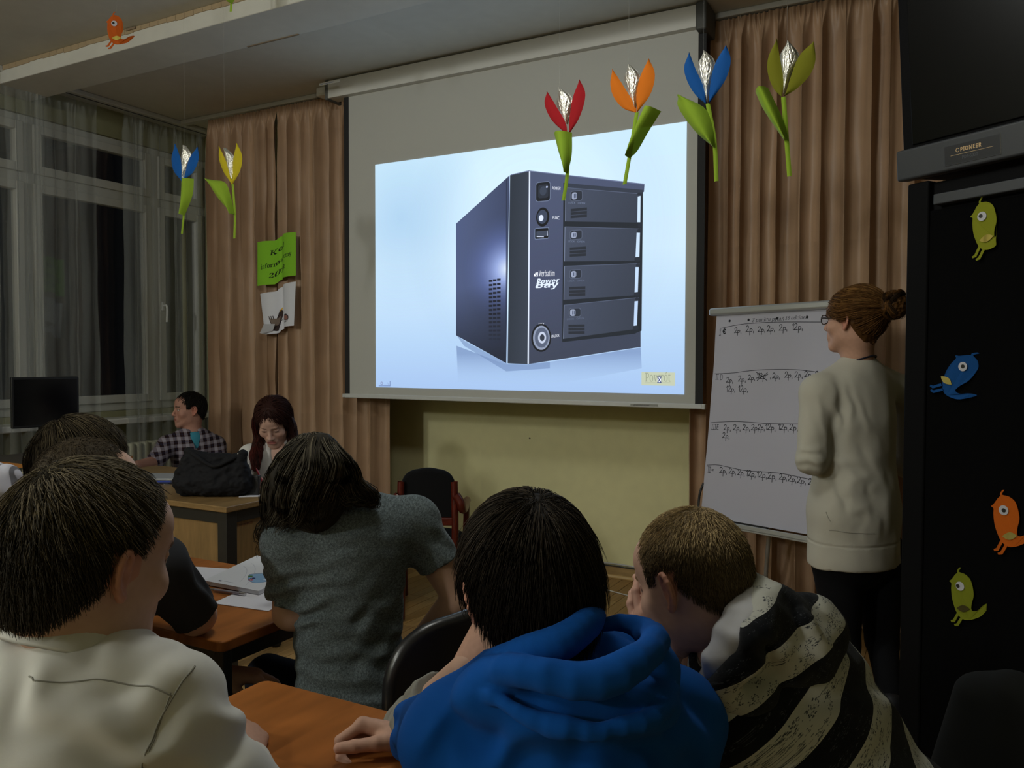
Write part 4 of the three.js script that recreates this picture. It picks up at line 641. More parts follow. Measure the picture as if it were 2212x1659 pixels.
// ------------------------------------------------------------------ flip chart
const sheetTex = canvasTex(1024, 1416, (c, W, H) => {
  c.fillStyle = '#f1f0f4'; c.fillRect(0, 0, W, H); c.lineCap = c.lineJoin = 'round';
  const ink = '#1b1b22', M = (p) => [p[0] * W, p[1] * H];
  const st = (pts, lw = 4, col = ink) => { c.beginPath(); pts.forEach((p, i) => (i ? c.lineTo(...p) : c.moveTo(...p))); c.lineWidth = lw; c.strokeStyle = col; c.stroke(); };
  const G = { 2: [[[0.05, 0.25], [0.15, 0.05], [0.4, 0], [0.6, 0.2], [0.5, 0.5], [0.2, 0.8], [0, 1], [0.3, 0.93], [0.75, 1]]], 1: [[[0.05, 0.3], [0.35, 0], [0.35, 1]]], p: [[[0.1, 0.5], [0.1, 1.5]], [[0.1, 0.65], [0.35, 0.48], [0.6, 0.65], [0.5, 0.95], [0.12, 0.95]]], ',': [[[0.1, 0.9], [0.15, 1.2]]], I: [[[0.2, 0], [0.2, 1]], [[0, 0], [0.4, 0]], [[0, 1], [0.4, 1]]], C: [[[0.6, 0.15], [0.25, 0], [0, 0.5], [0.25, 1], [0.6, 0.9]], [[0.05, 0.5], [0.45, 0.5]]], D: [[[0.1, 0], [0.1, 1], [0.5, 0.9], [0.65, 0.5], [0.5, 0.1], [0.1, 0]]], E: [[[0.5, 0], [0.1, 0], [0.1, 1], [0.55, 1]], [[0.1, 0.5], [0.45, 0.5]]], '=': [[[0, 0.35], [0.6, 0.35]], [[0, 0.7], [0.6, 0.7]]] };
  const Wd = { 1: 0.5, 2: 0.78, p: 0.75, ',': 0.5, I: 0.42, C: 0.7, D: 0.8, E: 0.7, '=': 0.8 };
  const write = (s, a, h, lw = 4, w = 0.88) => { let [x, y] = M(a); h *= 0.86; for (const ch of s) { if (ch === ' ') { x += h * 0.4; continue; } for (const q of G[ch] ?? []) st(q.map((p) => [x + p[0] * h * w + rr(-1, 1), y - h + p[1] * h + rr(-1, 1)]), lw); x += (Wd[ch] ?? 0.6) * h * w; } };
  const rule = (pts) => { const q = new THREE.SplineCurve(pts.map((p) => new THREE.Vector2(...M(p)))).getPoints(40).map((v) => [v.x, v.y]); st(q, 3.4); };
  for (const p of [[0.1108,0.0291], [0.2611,0.0289], [0.4778,0.029], [0.6897,0.0301]]) { const q = M(p); c.beginPath(); c.arc(...q, 9, 0, 6.3); c.fillStyle = '#202028'; c.fill(); }
  c.fillStyle = ink; c.save(); { const p = M([0.2857,0.04]); c.translate(...p); c.font = 'italic 34px serif'; c.fillText('Z punktu pytań', 0, 0); } c.restore(); c.save(); { const p = M([0.5334,0.038]); c.translate(...p); c.font = 'italic 32px serif'; c.fillText('16 odcinek', 0, 0); } c.restore();
  rule([[0.0376,0.0647], [0.1859,0.0502], [0.3269,0.0457], [0.5289,0.0478], [0.7909,0.0561]]);
  write('I', [0.0336,0.0987], 44); write('C', [0.0642,0.0918], 40, 8);
  for (const [s, p, h] of [['2p,', [0.1561,0.0895], 42], ['2p,', [0.2433,0.0872], 50], ['2p,', [0.3381,0.0896], 44], ['2p,', [0.4075,0.0884], 46], ['2p,', [0.4975,0.0865], 46], ['12p,', [0.5863,0.086], 48]]) write(s, p, h);
  rule([[0.01,0.2917], [0.1619,0.2873], [0.3263,0.2744], [0.506,0.2691], [0.6562,0.2716], [0.7905,0.2815], [0.9,0.2911]]);
  write('II', [0.0243,0.3196], 42, 3); write('D', [0.0622,0.3223], 46, 2.5);
  for (const [s, p, h] of [['2p,', [0.1179,0.3337], 44], ['2p,', [0.2142,0.3283], 46], ['2p,', [0.2914,0.3203], 40], ['12p', [0.359,0.3139], 44], [',2p,', [0.4547,0.3111], 42], ['2p,', [0.5595,0.3068], 44], ['2p,', [0.631,0.3063], 44], ['2p,', [0.6987,0.3044], 44], ['2p,', [0.7723,0.3039], 44], ['12p,', [0.1201,0.3784], 46], ['12p,', [0.2191,0.3767], 46]]) write(s, p, h);
  st([M([0.3502,0.283]), M([0.4334,0.3219])], 4); st([M([0.3598,0.3226]), M([0.4321,0.2848])], 4); st([M([0.3531,0.3118]), M([0.4363,0.2934])], 4);
  rule([[0.0122,0.5372], [0.1137,0.5289], [0.234,0.5228], [0.3738,0.5233], [0.5299,0.5228], [0.8797,0.5104]]);
  write('III', [0.0233,0.5699], 42, 2.6); write('E', [0.0658,0.5681], 40, 3);
  for (const [s, p, h] of [['2p,', [0.1252,0.5685], 44], ['2p,', [0.2025,0.5651], 46], ['2p,', [0.2781,0.5618], 44], ['2p,', [0.3453,0.5589], 44], ['2p,', [0.3952,0.5553], 42], ['12p,', [0.4512,0.5528], 46], ['12p,', [0.5433,0.5488], 46], ['2p,', [0.6245,0.5467], 46], ['2p,', [0.7017,0.5433], 46], ['2p,', [0.1194,0.6073], 46]]) write(s, p, h);
  rule([[0.016,0.7491], [0.0991,0.742], [0.2093,0.7476], [0.3277,0.7537], [0.4857,0.7493], [0.6156,0.7481], [0.7619,0.7574], [0.9014,0.763]]);
  write('II', [0.0234,0.7831], 44, 3); write('=', [0.0582,0.779], 34, 3);
  for (const [s, p, h] of [['2p,', [0.1227,0.7788], 46], ['2p,', [0.1978,0.7762], 44], ['2p,', [0.2694,0.7781], 44], ['12p,', [0.3347,0.7775], 46], ['12p,', [0.4169,0.777], 46], ['2p,', [0.4994,0.7777], 50], ['2p,', [0.5818,0.7755], 44], ['2p,', [0.6449,0.7787], 46], ['2p,', [0.7088,0.7818], 46], ['2p', [0.7843,0.7824], 46]]) write(s, p, h);
});
{
  const t = thing('flip_chart', 'white flip chart on a tripod with handwritten point scores', 'flip chart'), alu = std([0.42, 0.43, 0.43], 0.35, { metalness: 0.5 }), blk = std([0.015, 0.015, 0.016], 0.5);
  const o = [-1.0252, 1.6106, -4.0502], r = norm([0.922, 0.011, 0.388]), u0 = [0.029, 0.995, -0.096], n = norm(cross(r, u0)), u = cross(n, r), Bm = new THREE.Matrix4().makeBasis(V3(r), V3(u), V3(n)).setPosition(...o);
  const g = (geo) => geo.applyMatrix4(Bm), w = 0.72, h = 0.992, at = (x, y, z = 0) => V3([x, y, z]).applyMatrix4(Bm).toArray();
  part('board', g(boxBetween(0.005, w + 0.01, -h + 0.03, 0.02, -0.03, -0.006, 0.004)), white, t);
  const pg = new THREE.PlaneGeometry(w, h, 20, 40), P = pg.attributes.position;
  for (let i = 0; i < P.count; i++) { const x = P.getX(i), y = P.getY(i), v = 0.5 - y / h; P.setZ(i, 0.006 + 0.018 * v * v + 0.006 * Math.sin(x * 5 + 1) * v + 0.003 * N3(x * 4, y * 4, 3)); P.setX(i, x - 0.010 * v * v); }
  pg.translate(w / 2, -h / 2, 0); pg.computeVertexNormals();
  part('paper_sheet', g(pg), std([0.50, 0.50, 0.56], 0.85, { map: sheetTex, side: THREE.DoubleSide }), t, 'white paper sheet with black handwriting');
  part('paper_pad', g(boxBetween(0.01, w, -h + 0.03, 0, -0.0055, -0.001)), std([0.55, 0.55, 0.58], 0.9), t);
  part('clamp_bar', g(boxBetween(-0.035, w + 0.03, 0.0, 0.038, -0.012, 0.03, 0.012)), alu, t);
  part('pen_tray', g(merge([boxBetween(0.02, w, -h - 0.035, -h - 0.02, -0.02, 0.06, 0.004), boxBetween(0.02, w, -h - 0.03, -h - 0.005, 0.05, 0.06, 0.003)])), alu, t); part('tray_pad', g(boxBetween(0.03, w * 0.5, -h - 0.02, -h + 0.03, -0.005, 0.02, 0.004)), blk, t);
  const legs = [[at(0.06, -h + 0.05, -0.04), [-0.935, 0.0, -3.505]], [at(0.2, -0.3, -0.05), [-0.83, 0, -3.29]], [at(w - 0.06, -h + 0.05, -0.04), [-0.2, 0.0, -3.25]]]; legs[0][1] = [-1.0397,0,-3.5974]; legs[1][1] = [-0.9097,0,-3.3725]; legs[2][1] = [-0.4956,0,-3.5668]; legs[1][0] = at(0.03, -h + 0.02, -0.03);
  for (const [a, b] of legs) { const l = part('leg', bar(a, mix(a, b, 0.97), 0.011, 12), alu, t); part('rubber_foot', bar(mix(a, b, 0.96), b, 0.0145, 12), blk, l); }
  part('rear_leg', bar(at(w / 2, -0.2, -0.03), [-0.85, 0.0, -4.36], 0.011, 12), alu, t);
  part('tray_clip', tube([at(-0.01, -h + 0.16, 0.012), at(-0.024, -h + 0.1, 0.02), at(-0.022, -h + 0.02, 0.02), at(0.0, -h - 0.02, 0.0)], 0.006, 16, 8), blk, t);
}
// ------------------------------------------------------------------ notices on the left curtain
{
  const px = (p) => p;
  const gt = canvasTex(512, 600, (c, W, H) => { c.fillStyle = '#86c52a'; c.fillRect(0, 0, W, H); c.fillStyle = '#14240c'; c.textAlign = 'center'; c.font = 'italic bold 92px serif'; c.save(); c.translate(256, 190); c.rotate(-0.12); c.fillText('Kod', 0, 0); c.restore(); c.save(); c.translate(262, 350); c.rotate(-0.17); c.scale(0.6, 0.9); c.fillText('informatyczny', 0, 0); c.restore(); c.save(); c.translate(256, 500); c.rotate(-0.12); c.fillText('2013', 0, 0); c.restore(); });
  const mk = (corners, tex, tone, name, label, cat, foldAt, extraParts) => { // corners: top left, top right, bottom right, bottom left on the curtain
    const [a, b, c2, d] = corners, n = 24, m = 16, pos = [], uv = [], idx = [], z0 = -4.345;
    for (let j = 0; j <= m; j++) for (let i = 0; i <= n; i++) { const x = i / n, y = j / m, p = mix(mix(a, b, x), mix(d, c2, x), y), k = x - foldAt; pos.push(p[0], p[1] + (x < foldAt ? -0.03 : 0.012) * sstep(0.02, 0.1, Math.abs(k)), z0 - 0.03 * Math.exp(-((k / 0.09) ** 2)) + 0.012 * Math.sin(x * 9)); uv.push(x, 1 - y); if (i < n && j < m) { const q = j * (n + 1) + i; idx.push(q, q + n + 1, q + 1, q + 1, q + n + 1, q + n + 2); } }
    const g = new THREE.BufferGeometry(); g.setAttribute('position', new THREE.Float32BufferAttribute(pos, 3)); g.setAttribute('uv', new THREE.Float32BufferAttribute(uv, 2)); g.setIndex(idx); g.computeVertexNormals();
    const t = thing(name, label, cat); part('paper', g, std(tone, 0.9, { map: tex, side: THREE.DoubleSide }), t); return t;
  };
  const q = (x, y) => [x, y, 0];
  mk([[-4.4656,2.2703,0], [-4.0885,2.2741,0], [-4.091,1.9673,0], [-4.4689,1.9505,0]], gt, [1, 1, 1], 'paper_notice', 'green paper notice pinned across a curtain fold', 'notice', 0.52);
  const wt = canvasTex(512, 640, (c, W, H) => { c.fillStyle = '#dcdde6'; c.fillRect(0, 0, W, H); c.lineCap = 'round'; c.strokeStyle = '#2a2026'; c.fillStyle = '#8a5a50'; c.lineWidth = 12; c.beginPath(); c.moveTo(230, 330); c.lineTo(160, 590); c.lineTo(205, 600); c.lineTo(262, 380); c.closePath(); c.stroke(); c.fillStyle = '#3a2a28'; c.fill(); c.beginPath(); c.moveTo(118, 400); c.lineTo(150, 530); c.lineTo(220, 520); c.lineTo(235, 420); c.stroke(); c.fillStyle = '#7a6a60'; c.fill(); c.fillStyle = '#d9a62a'; c.beginPath(); c.moveTo(222, 340); c.lineTo(250, 345); c.lineTo(262, 300); c.closePath(); c.fill(); c.lineWidth = 9; for (const x of [122, 148, 172]) { c.beginPath(); c.moveTo(x, 420); c.lineTo(x - 8, 370); c.stroke(); } c.lineWidth = 8; c.beginPath(); c.ellipse(350, 510, 72, 58, 0, 0, 6.3); c.stroke(); c.fillStyle = '#9a6a60'; c.beginPath(); c.ellipse(355, 500, 62, 40, 0.3, 0, 6.3); c.fill(); c.stroke(); c.beginPath(); c.moveTo(210, 520); c.quadraticCurveTo(260, 470, 285, 500); c.stroke(); });
  const t = mk([[-4.4418,1.8921,0], [-4.0914,1.9247,0], [-4.1114,1.6135,0], [-4.3988,1.5945,0]], wt, [1, 1, 1], 'paper_notice', 'white paper notice with a small drawing below the green one', 'notice', 0.5);
  part('torn_corner', sheet([[-4.3937,1.6416,0], [-4.4264,1.5881,0], [-4.4358,1.5781,0]], [[-4.2845,1.6396,0], [-4.3076,1.5932,0], [-4.3899,1.5674,0]], 0.01).translate(0, 0, -4.33), paperM([0.6, 0.6, 0.64]), t);
}
// ------------------------------------------------------------------ tables, desk and what lies on them
const grain = (f, a) => noiseTex(256, 256, (u, v) => { const n = N3(u * f, v * 3, 1) * 0.5 + N3(u * f * 3, v * 6, 2) * 0.3 + 0.25 * N3(u * 2, v * 2, 9), b = 0.85 + a * n; return [b, b * 0.97, b * 0.92]; });
const cherry = std([0.48, 0.175, 0.045], 0.33, { map: grain(9, 0.17), specularIntensity: 0.55 }), beech = std([0.33, 0.215, 0.095], 0.42, { map: grain(30, 0.12) }), steel = std([0.012, 0.012, 0.012], 0.45);
function table(name, label, x0, x1, z0, z1, { h = 0.74, r = 0.02, top = cherry, apron = true } = {}) {
  const t = thing(name, label, 'table', [(x0 + x1) / 2, 0, (z0 + z1) / 2]), w = x1 - x0, d = z1 - z0;
  const s = new THREE.Shape(), a = w / 2 - 0.004, b = d / 2 - 0.004; s.moveTo(-a + r, -b); s.lineTo(a - r, -b); s.quadraticCurveTo(a, -b, a, -b + r); s.lineTo(a, b - r); s.quadraticCurveTo(a, b, a - r, b); s.lineTo(-a + r, b); s.quadraticCurveTo(-a, b, -a, b - r); s.lineTo(-a, -b + r); s.quadraticCurveTo(-a, -b, -a + r, -b);
  part('tabletop', new THREE.ExtrudeGeometry(s, { depth: 0.018, bevelEnabled: true, bevelSize: 0.004, bevelThickness: 0.004, bevelSegments: 3, curveSegments: 6 }).rotateX(Math.PI / 2).translate(0, h - 0.004, 0), top, t);
  for (const [i, j] of [[-1, -1], [1, -1], [-1, 1], [1, 1]]) part('leg', box(0.03, h - 0.026, 0.03, i * (w / 2 - 0.05), (h - 0.026) / 2, j * (d / 2 - 0.05), 0.004), steel, t);
  if (apron) part('frame', merge([box(w - 0.12, 0.05, 0.02, 0, h - 0.052, d / 2 - 0.05), box(w - 0.12, 0.05, 0.02, 0, h - 0.052, -d / 2 + 0.05), box(0.02, 0.05, d - 0.12, w / 2 - 0.05, h - 0.052, 0), box(0.02, 0.05, d - 0.12, -w / 2 + 0.05, h - 0.052, 0)]), steel, t);
  return t;
}
table('school_table', 'cherry-coloured table with papers beside the person in the grey T-shirt', -2.75, -1.47, -1.835, -1.31);
table('school_table', 'cherry-coloured table between the white shirt and the blue hoodie', -1.226, -0.74, -1.205, -0.74);
{
  const t = thing('teacher_desk', 'beech desk with black steel frame carrying the black bag', 'desk'), X0 = -4.25, X1 = -2.79, Z0 = -3.3, Z1 = -2.52;
  part('desktop', boxBetween(X0, X1, 0.713, 0.74, Z0, Z1, 0.005), beech, t);
  for (const x of [X0 + 0.05, X1 - 0.05]) for (const z of [Z0 + 0.05, Z1 - 0.05]) part('leg', boxBetween(x - 0.03, x + 0.03, 0, 0.713, z - 0.03, z + 0.03, 0.004), steel, t);
  part('rail', boxBetween(X0 + 0.05, X1 - 0.05, 0.655, 0.713, Z1 - 0.075, Z1 - 0.03), steel, t); part('rail', boxBetween(X1 - 0.075, X1 - 0.03, 0.655, 0.713, Z0 + 0.05, Z1 - 0.05), steel, t);
  part('front_panel', boxBetween(X0 + 0.08, X1 - 0.08, 0.1, 0.655, Z1 - 0.06, Z1 - 0.045), beech, t); part('side_panel', boxBetween(X1 - 0.06, X1 - 0.045, 0.1, 0.655, Z0 + 0.08, Z1 - 0.08), beech, t);
  const mk = canvasTex(256, 40, (c, W, H) => { c.fillStyle = '#b08a5a'; c.fillRect(0, 0, W, H); c.fillStyle = '#2a1d12'; c.font = 'bold 32px monospace'; c.fillText('CSP-CW-A7', 20, 31); });
  part('inventory_mark', box(0.001, 0.012, 0.09, X1 - 0.0445, 0.635, Z1 - 0.15), [0, 1, 2, 3, 4, 5].map((i) => std([0.4, 0.3, 0.2], 0.7, { map: i === 0 ? mk : null })), t);
}
{ // black handbag
  const p = [-3.0728,0.74,-2.7015], t = thing('handbag', 'slouching black fabric bag standing on the beech desk', 'bag', p, 0.5), f = new Field();
  f.ell([0, 0.06, 0], [0.178, 0.065, 0.075], 0.03).ell([-0.01, 0.12, 0], [0.15, 0.09, 0.05], 0.05).cone([-0.13, 0.06, 0], [-0.115, 0.215, 0.005], 0.05, 0.012, 0.05).cone([0.12, 0.07, 0], [0.135, 0.195, 0], 0.045, 0.016, 0.05).cone([-0.11, 0.2, 0], [0.02, 0.12, 0.01], 0.012, 0.03, 0.04).cone([0.13, 0.185, 0], [0.02, 0.12, 0.01], 0.02, 0.03, 0.04).plane([0, 0.002, 0], [0, -1, 0]);
  f.wave = (x, y, z) => 0.006 * N3(x * 14, y * 20, z * 14) + 0.003 * N3(x * 34, y * 40, z * 30);
  part('bag_body', f.mesh({ cell: 0.008 }), cloth([0.012, 0.012, 0.014], 0.75, { bump: 0.0006 }), t);
  part('strap', tube([[-0.115, 0.215, 0], [-0.06, 0.19, 0.045], [0.02, 0.15, 0.06], [0.09, 0.175, 0.045], [0.135, 0.2, 0]], 0.009, 24, 8), cloth([0.014, 0.014, 0.016], 0.7), t);
  part('zip', tube([[-0.108, 0.222, 0.01], [-0.07, 0.197, 0.022], [-0.03, 0.168, 0.03]], 0.0035, 12, 6), std([0.35, 0.36, 0.37], 0.3, { metalness: 0.8 }), t); part('buckle', box(0.018, 0.014, 0.006, 0.128, 0.2, 0.018, 0.002), std([0.5, 0.5, 0.5], 0.3, { metalness: 0.8 }), t);
  const b = thing('black_box', 'small black box standing beside the bag on the desk', 'box', [-2.9432,0.74,-2.8039], 0.4); part('case', box(0.095, 0.095, 0.03, 0, 0.0475, 0, 0.005), std([0.01, 0.01, 0.011], 0.6), b); part('lid', box(0.097, 0.02, 0.032, 0, 0.086, 0, 0.004), std([0.012, 0.012, 0.013], 0.5), b); part('white_label', box(0.03, 0.02, 0.001, -0.052, 0.012, 0.01), std([0.6, 0.6, 0.6], 0.7), b);
  const l = thing('laptop', 'closed grey laptop with a blue edge on the desk', 'laptop', [-3.7205,0.74,-2.8516], 0.55); part('base', box(0.3, 0.018, 0.2, 0, 0.009, 0, 0.006), std([0.02, 0.025, 0.06], 0.35), l); part('lid', box(0.3, 0.012, 0.2, 0, 0.0245, 0, 0.005), std([0.35, 0.36, 0.38], 0.35), l); part('blue_edge', box(0.24, 0.008, 0.003, 0.02, 0.014, 0.1, 0.001), std([0.02, 0.05, 0.35], 0.3), l);
  const k = thing('keys', 'small bunch of keys lying by the laptop', 'keys', [-3.5724,0.74,-2.8263]); part('key_ring', new THREE.TorusGeometry(0.011, 0.0015, 6, 16).rotateX(Math.PI / 2).translate(0, 0.002, 0), std([0.5, 0.5, 0.5], 0.3, { metalness: 0.9 }), k); part('key', box(0.035, 0.002, 0.009, 0.022, 0.002, 0.004, 0.001), std([0.5, 0.48, 0.4], 0.3, { metalness: 0.9 }), k);
  const n = thing('paper_sheet', 'white sheet under the hand of the writing girl', 'paper', [-2.9512,0.74,-2.9073], 0.7); part('sheet', box(0.21, 0.002, 0.29, 0, 0.001, 0), std([0.7, 0.7, 0.76], 0.9), n);
}
function quadSheet(c, h, tex, base = [0.7, 0.7, 0.76]) { // c: four table points, counter-clockwise from the near left
  const pos = [], uv = [], o = c.map((p) => [p[0], p[1], p[2]]), up = o.map((p) => [p[0], p[1] + h, p[2]]), tri = (a, b, d, ua, ub, ud) => { pos.push(...a, ...b, ...d); uv.push(...ua, ...ub, ...ud); }, U = [[0, 0], [1, 0], [1, 1], [0, 1]];
  tri(up[0], up[1], up[2], U[0], U[1], U[2]); tri(up[0], up[2], up[3], U[0], U[2], U[3]); tri(o[0], o[2], o[1], U[0], U[0], U[0]); tri(o[0], o[3], o[2], U[0], U[0], U[0]);
  for (let i = 0; i < 4; i++) { const j = (i + 1) % 4; tri(o[i], o[j], up[j], [0.02, 0.02], [0.02, 0.02], [0.02, 0.02]); tri(o[i], up[j], up[i], [0.02, 0.02], [0.02, 0.02], [0.02, 0.02]); }
  const g = new THREE.BufferGeometry(); g.setAttribute('position', new THREE.Float32BufferAttribute(pos, 3)); g.setAttribute('uv', new THREE.Float32BufferAttribute(uv, 2)); g.computeVertexNormals(); return g;
}
{
  const cover = canvasTex(1024, 768, (c, W, H) => {
    c.fillStyle = '#eceef0'; c.fillRect(0, 0, W, H); c.fillStyle = '#8fb9dd'; c.strokeStyle = '#44597a'; c.lineWidth = 8; c.beginPath(); c.moveTo(430, 420); c.quadraticCurveTo(560, 300, 860, 300); c.lineTo(900, 360); c.quadraticCurveTo(930, 520, 760, 600); c.quadraticCurveTo(560, 600, 430, 420); c.fill(); c.stroke();
    c.strokeStyle = '#7ba6cc'; c.lineWidth = 4; for (let i = 0; i < 6; i++) { c.beginPath(); c.moveTo(560 + i * 8, 400 + i * 22); c.lineTo(820, 380 + i * 24); c.stroke(); } c.fillStyle = '#f4f6f8'; c.fillRect(770, 420, 22, 70); c.fillRect(806, 420, 22, 70);
    c.fillStyle = '#3d7a3a'; c.beginPath(); c.ellipse(500, 460, 42, 26, 0, 0, 6.3); c.fill(); c.fillStyle = '#262a6a'; c.beginPath(); c.ellipse(590, 500, 40, 26, 0, 0, 6.3); c.fill(); c.fillStyle = '#d04a5a'; c.beginPath(); c.ellipse(610, 545, 34, 18, 0, 0, 6.3); c.fill();
    c.strokeStyle = '#b9bcc8'; c.lineWidth = 5; c.beginPath(); c.moveTo(120, 300); c.quadraticCurveTo(360, 330, 520, 640); c.stroke(); c.beginPath(); c.moveTo(150, 200); c.quadraticCurveTo(420, 230, 700, 690); c.stroke(); c.fillStyle = '#23273a'; c.fillRect(200, 690, 60, 26); c.fillStyle = '#9aa0ac'; c.fillRect(290, 690, 180, 8);
  });
  const s1 = thing('paper_sheet', 'loose white sheet at the left of the brochure on the cherry table', 'paper'); part('sheet', quadSheet([[-1.8635,0.7405,-1.6236], [-1.779,0.7405,-1.6921], [-1.9249,0.7405,-1.7936], [-2.1024,0.7405,-1.7401]], 0.0015), std([0.7, 0.7, 0.76], 0.9), s1);
  const b = thing('brochure', 'white brochure printed with a pale blue shield on the cherry table', 'brochure'); part('cover', quadSheet([[-1.8878,0.7435,-1.6198], [-1.6698,0.7435,-1.6198], [-1.7225,0.7435,-1.8616], [-1.9763,0.7435,-1.9103]], 0.011), std([0.75, 0.75, 0.78], 0.6, { map: cover }), b);
  const s2 = thing('paper_sheet', 'blank white sheet in front of the brochure on the cherry table', 'paper'); part('sheet', quadSheet([[-1.7254,0.7405,-1.5088], [-1.5458,0.7405,-1.531], [-1.5727,0.7405,-1.69], [-1.7587,0.7405,-1.6814]], 0.0015), std([0.7, 0.7, 0.76], 0.9), s2);
  const p = thing('ballpoint_pen', 'silver ballpoint pen lying between brochure and blank sheet', 'pen'), a = [-1.8323,0.7465,-1.5849], z = [-1.6978,0.7465,-1.5978];
  part('barrel', bar(mix(a, z, 0.2), mix(a, z, 0.86), 0.0045, 12), std([0.42, 0.4, 0.48], 0.3, { metalness: 0.6 }), p); part('cap_end', bar(mix(a, z, 0.86), z, 0.0049, 12), std([0.6, 0.6, 0.62], 0.2, { metalness: 0.8 }), p); part('tip', new THREE.CylinderGeometry(0.0015, 0.004, len(sub(a, z)) * 0.2, 10).applyQuaternion(new THREE.Quaternion().setFromUnitVectors(new THREE.Vector3(0, 1, 0), V3(norm(sub(a, z))))).translate(...mix(a, z, 0.1)), std([0.3, 0.28, 0.26], 0.3, { metalness: 0.6 }), p);
}
// ------------------------------------------------------------------ chairs
function slab(w, y0, y1, r, th, bend, topArc = 0.012) { // a rounded upholstered panel, bent round the sitter
  const s = new THREE.Shape(), a = w / 2 - th * 0.5, b0 = y0 + th * 0.5, b1 = y1 - th * 0.5; s.moveTo(-a + r * 0.6, b0); s.lineTo(a - r * 0.6, b0); s.quadraticCurveTo(a, b0, a, b0 + r * 0.6); s.lineTo(a, b1 - r - topArc); s.quadraticCurveTo(a, b1 - topArc, a - r, b1 - topArc * 0.4); s.quadraticCurveTo(0, b1 + topArc, -a + r, b1 - topArc * 0.4); s.quadraticCurveTo(-a, b1 - topArc, -a, b1 - r - topArc); s.lineTo(-a, b0 + r * 0.6); s.quadraticCurveTo(-a, b0, -a + r * 0.6, b0);
  const f = new Field(), P = s.getPoints(14).map((p) => [p.x, p.y]), inside = (x, y) => { let d = 1e9, c = false; for (let i = 0, j = P.length - 1; i < P.length; j = i++) { const [ax, ay] = P[j], [bx, by] = P[i], ex = bx - ax, ey = by - ay, h = clamp(((x - ax) * ex + (y - ay) * ey) / (ex * ex + ey * ey || 1), 0, 1); d = Math.min(d, Math.hypot(x - ax - ex * h, y - ay - ey * h)); if ((ay > y) !== (by > y) && x < (bx - ax) * (y - ay) / (by - ay || 1e-9) + ax) c = !c; } return c ? -d : d; };
  f.eval = (x, y, z) => { const d2 = inside(x, y), dz = Math.abs(z + bend * x * x) - 0.002, ox = Math.max(d2, 0), oz = Math.max(dz, 0); return Math.hypot(ox, oz) + Math.min(Math.max(d2, dz), 0) - th * 0.5; };
  return f.mesh({ cell: 0.009, lo: [-w / 2 - 0.03, y0 - 0.03, -0.16], hi: [w / 2 + 0.03, y1 + 0.04, 0.06] });
}
function shellChair(name, label, pos, turn, { dark = [0.012, 0.012, 0.013], rough: ro = 0.32, topY = 0.86, w = 0.47, seatM = null } = {}) { // back at z = 0, seat towards -z
  const t = thing(name, label, 'chair', pos, turn), m = std(dark, ro, { clearcoat: 0.3, clearcoatRoughness: 0.3 });
  part('backrest', slab(w, topY - 0.42, topY, 0.13, 0.03, 0.4), m, t);
  const s = new Field(); s.ell([0, 0.445, -0.24], [0.22, 0.032, 0.21], 0.02).ell([0, 0.44, -0.24], [0.2, 0.025, 0.2], 0.02); part('seat', s.mesh({ cell: 0.01 }), cloth(dark, 0.85), t);
  for (const x of [-1, 1]) { part('leg', tube([[x * 0.19, 0.6, 0.0], [x * 0.195, 0.42, -0.03], [x * 0.2, 0.2, 0.02], [x * 0.21, 0.008, 0.06]], 0.011, 16, 8), steel, t); part('leg', tube([[x * 0.195, 0.42, -0.06], [x * 0.2, 0.4, -0.36], [x * 0.205, 0.2, -0.42], [x * 0.21, 0.008, -0.44]], 0.011, 16, 8), steel, t); }
  return t;
}
shellChair('black_chair', 'black chair with a glossy curved back behind the grey T-shirt', [-0.875, 0, -1.52], 1.146, { w: 0.5 });
{
  const p = [0.1002,0.6702,-1.7903], t = thing('upholstered_chair', 'dark grey rounded chair back in the bottom right corner', 'chair', [p[0], 0, p[2]], -0.5), m = cloth([0.016, 0.017, 0.017], 0.95), f = new Field();
  f.cone([-0.08, 0.5, 0], [-0.05, 0.74, 0], 0.07, 0.04, 0.06).cone([0.12, 0.5, 0], [0.09, 0.75, 0], 0.07, 0.04, 0.06).cone([0, 0.5, 0], [0.02, 0.77, 0], 0.07, 0.035, 0.08); part('backrest', f.mesh({ cell: 0.01 }), m, t);
  const s = new Field(); s.ell([0.02, 0.44, -0.22], [0.22, 0.05, 0.2], 0.02); part('seat', s.mesh({ cell: 0.012 }), m, t); for (const [x, z] of [[-0.16, -0.02], [0.2, -0.02], [-0.16, -0.38], [0.2, -0.38]]) part('leg', bar([x * 0.9, 0.42, z], [x, 0.0, z], 0.014), steel, t);
}
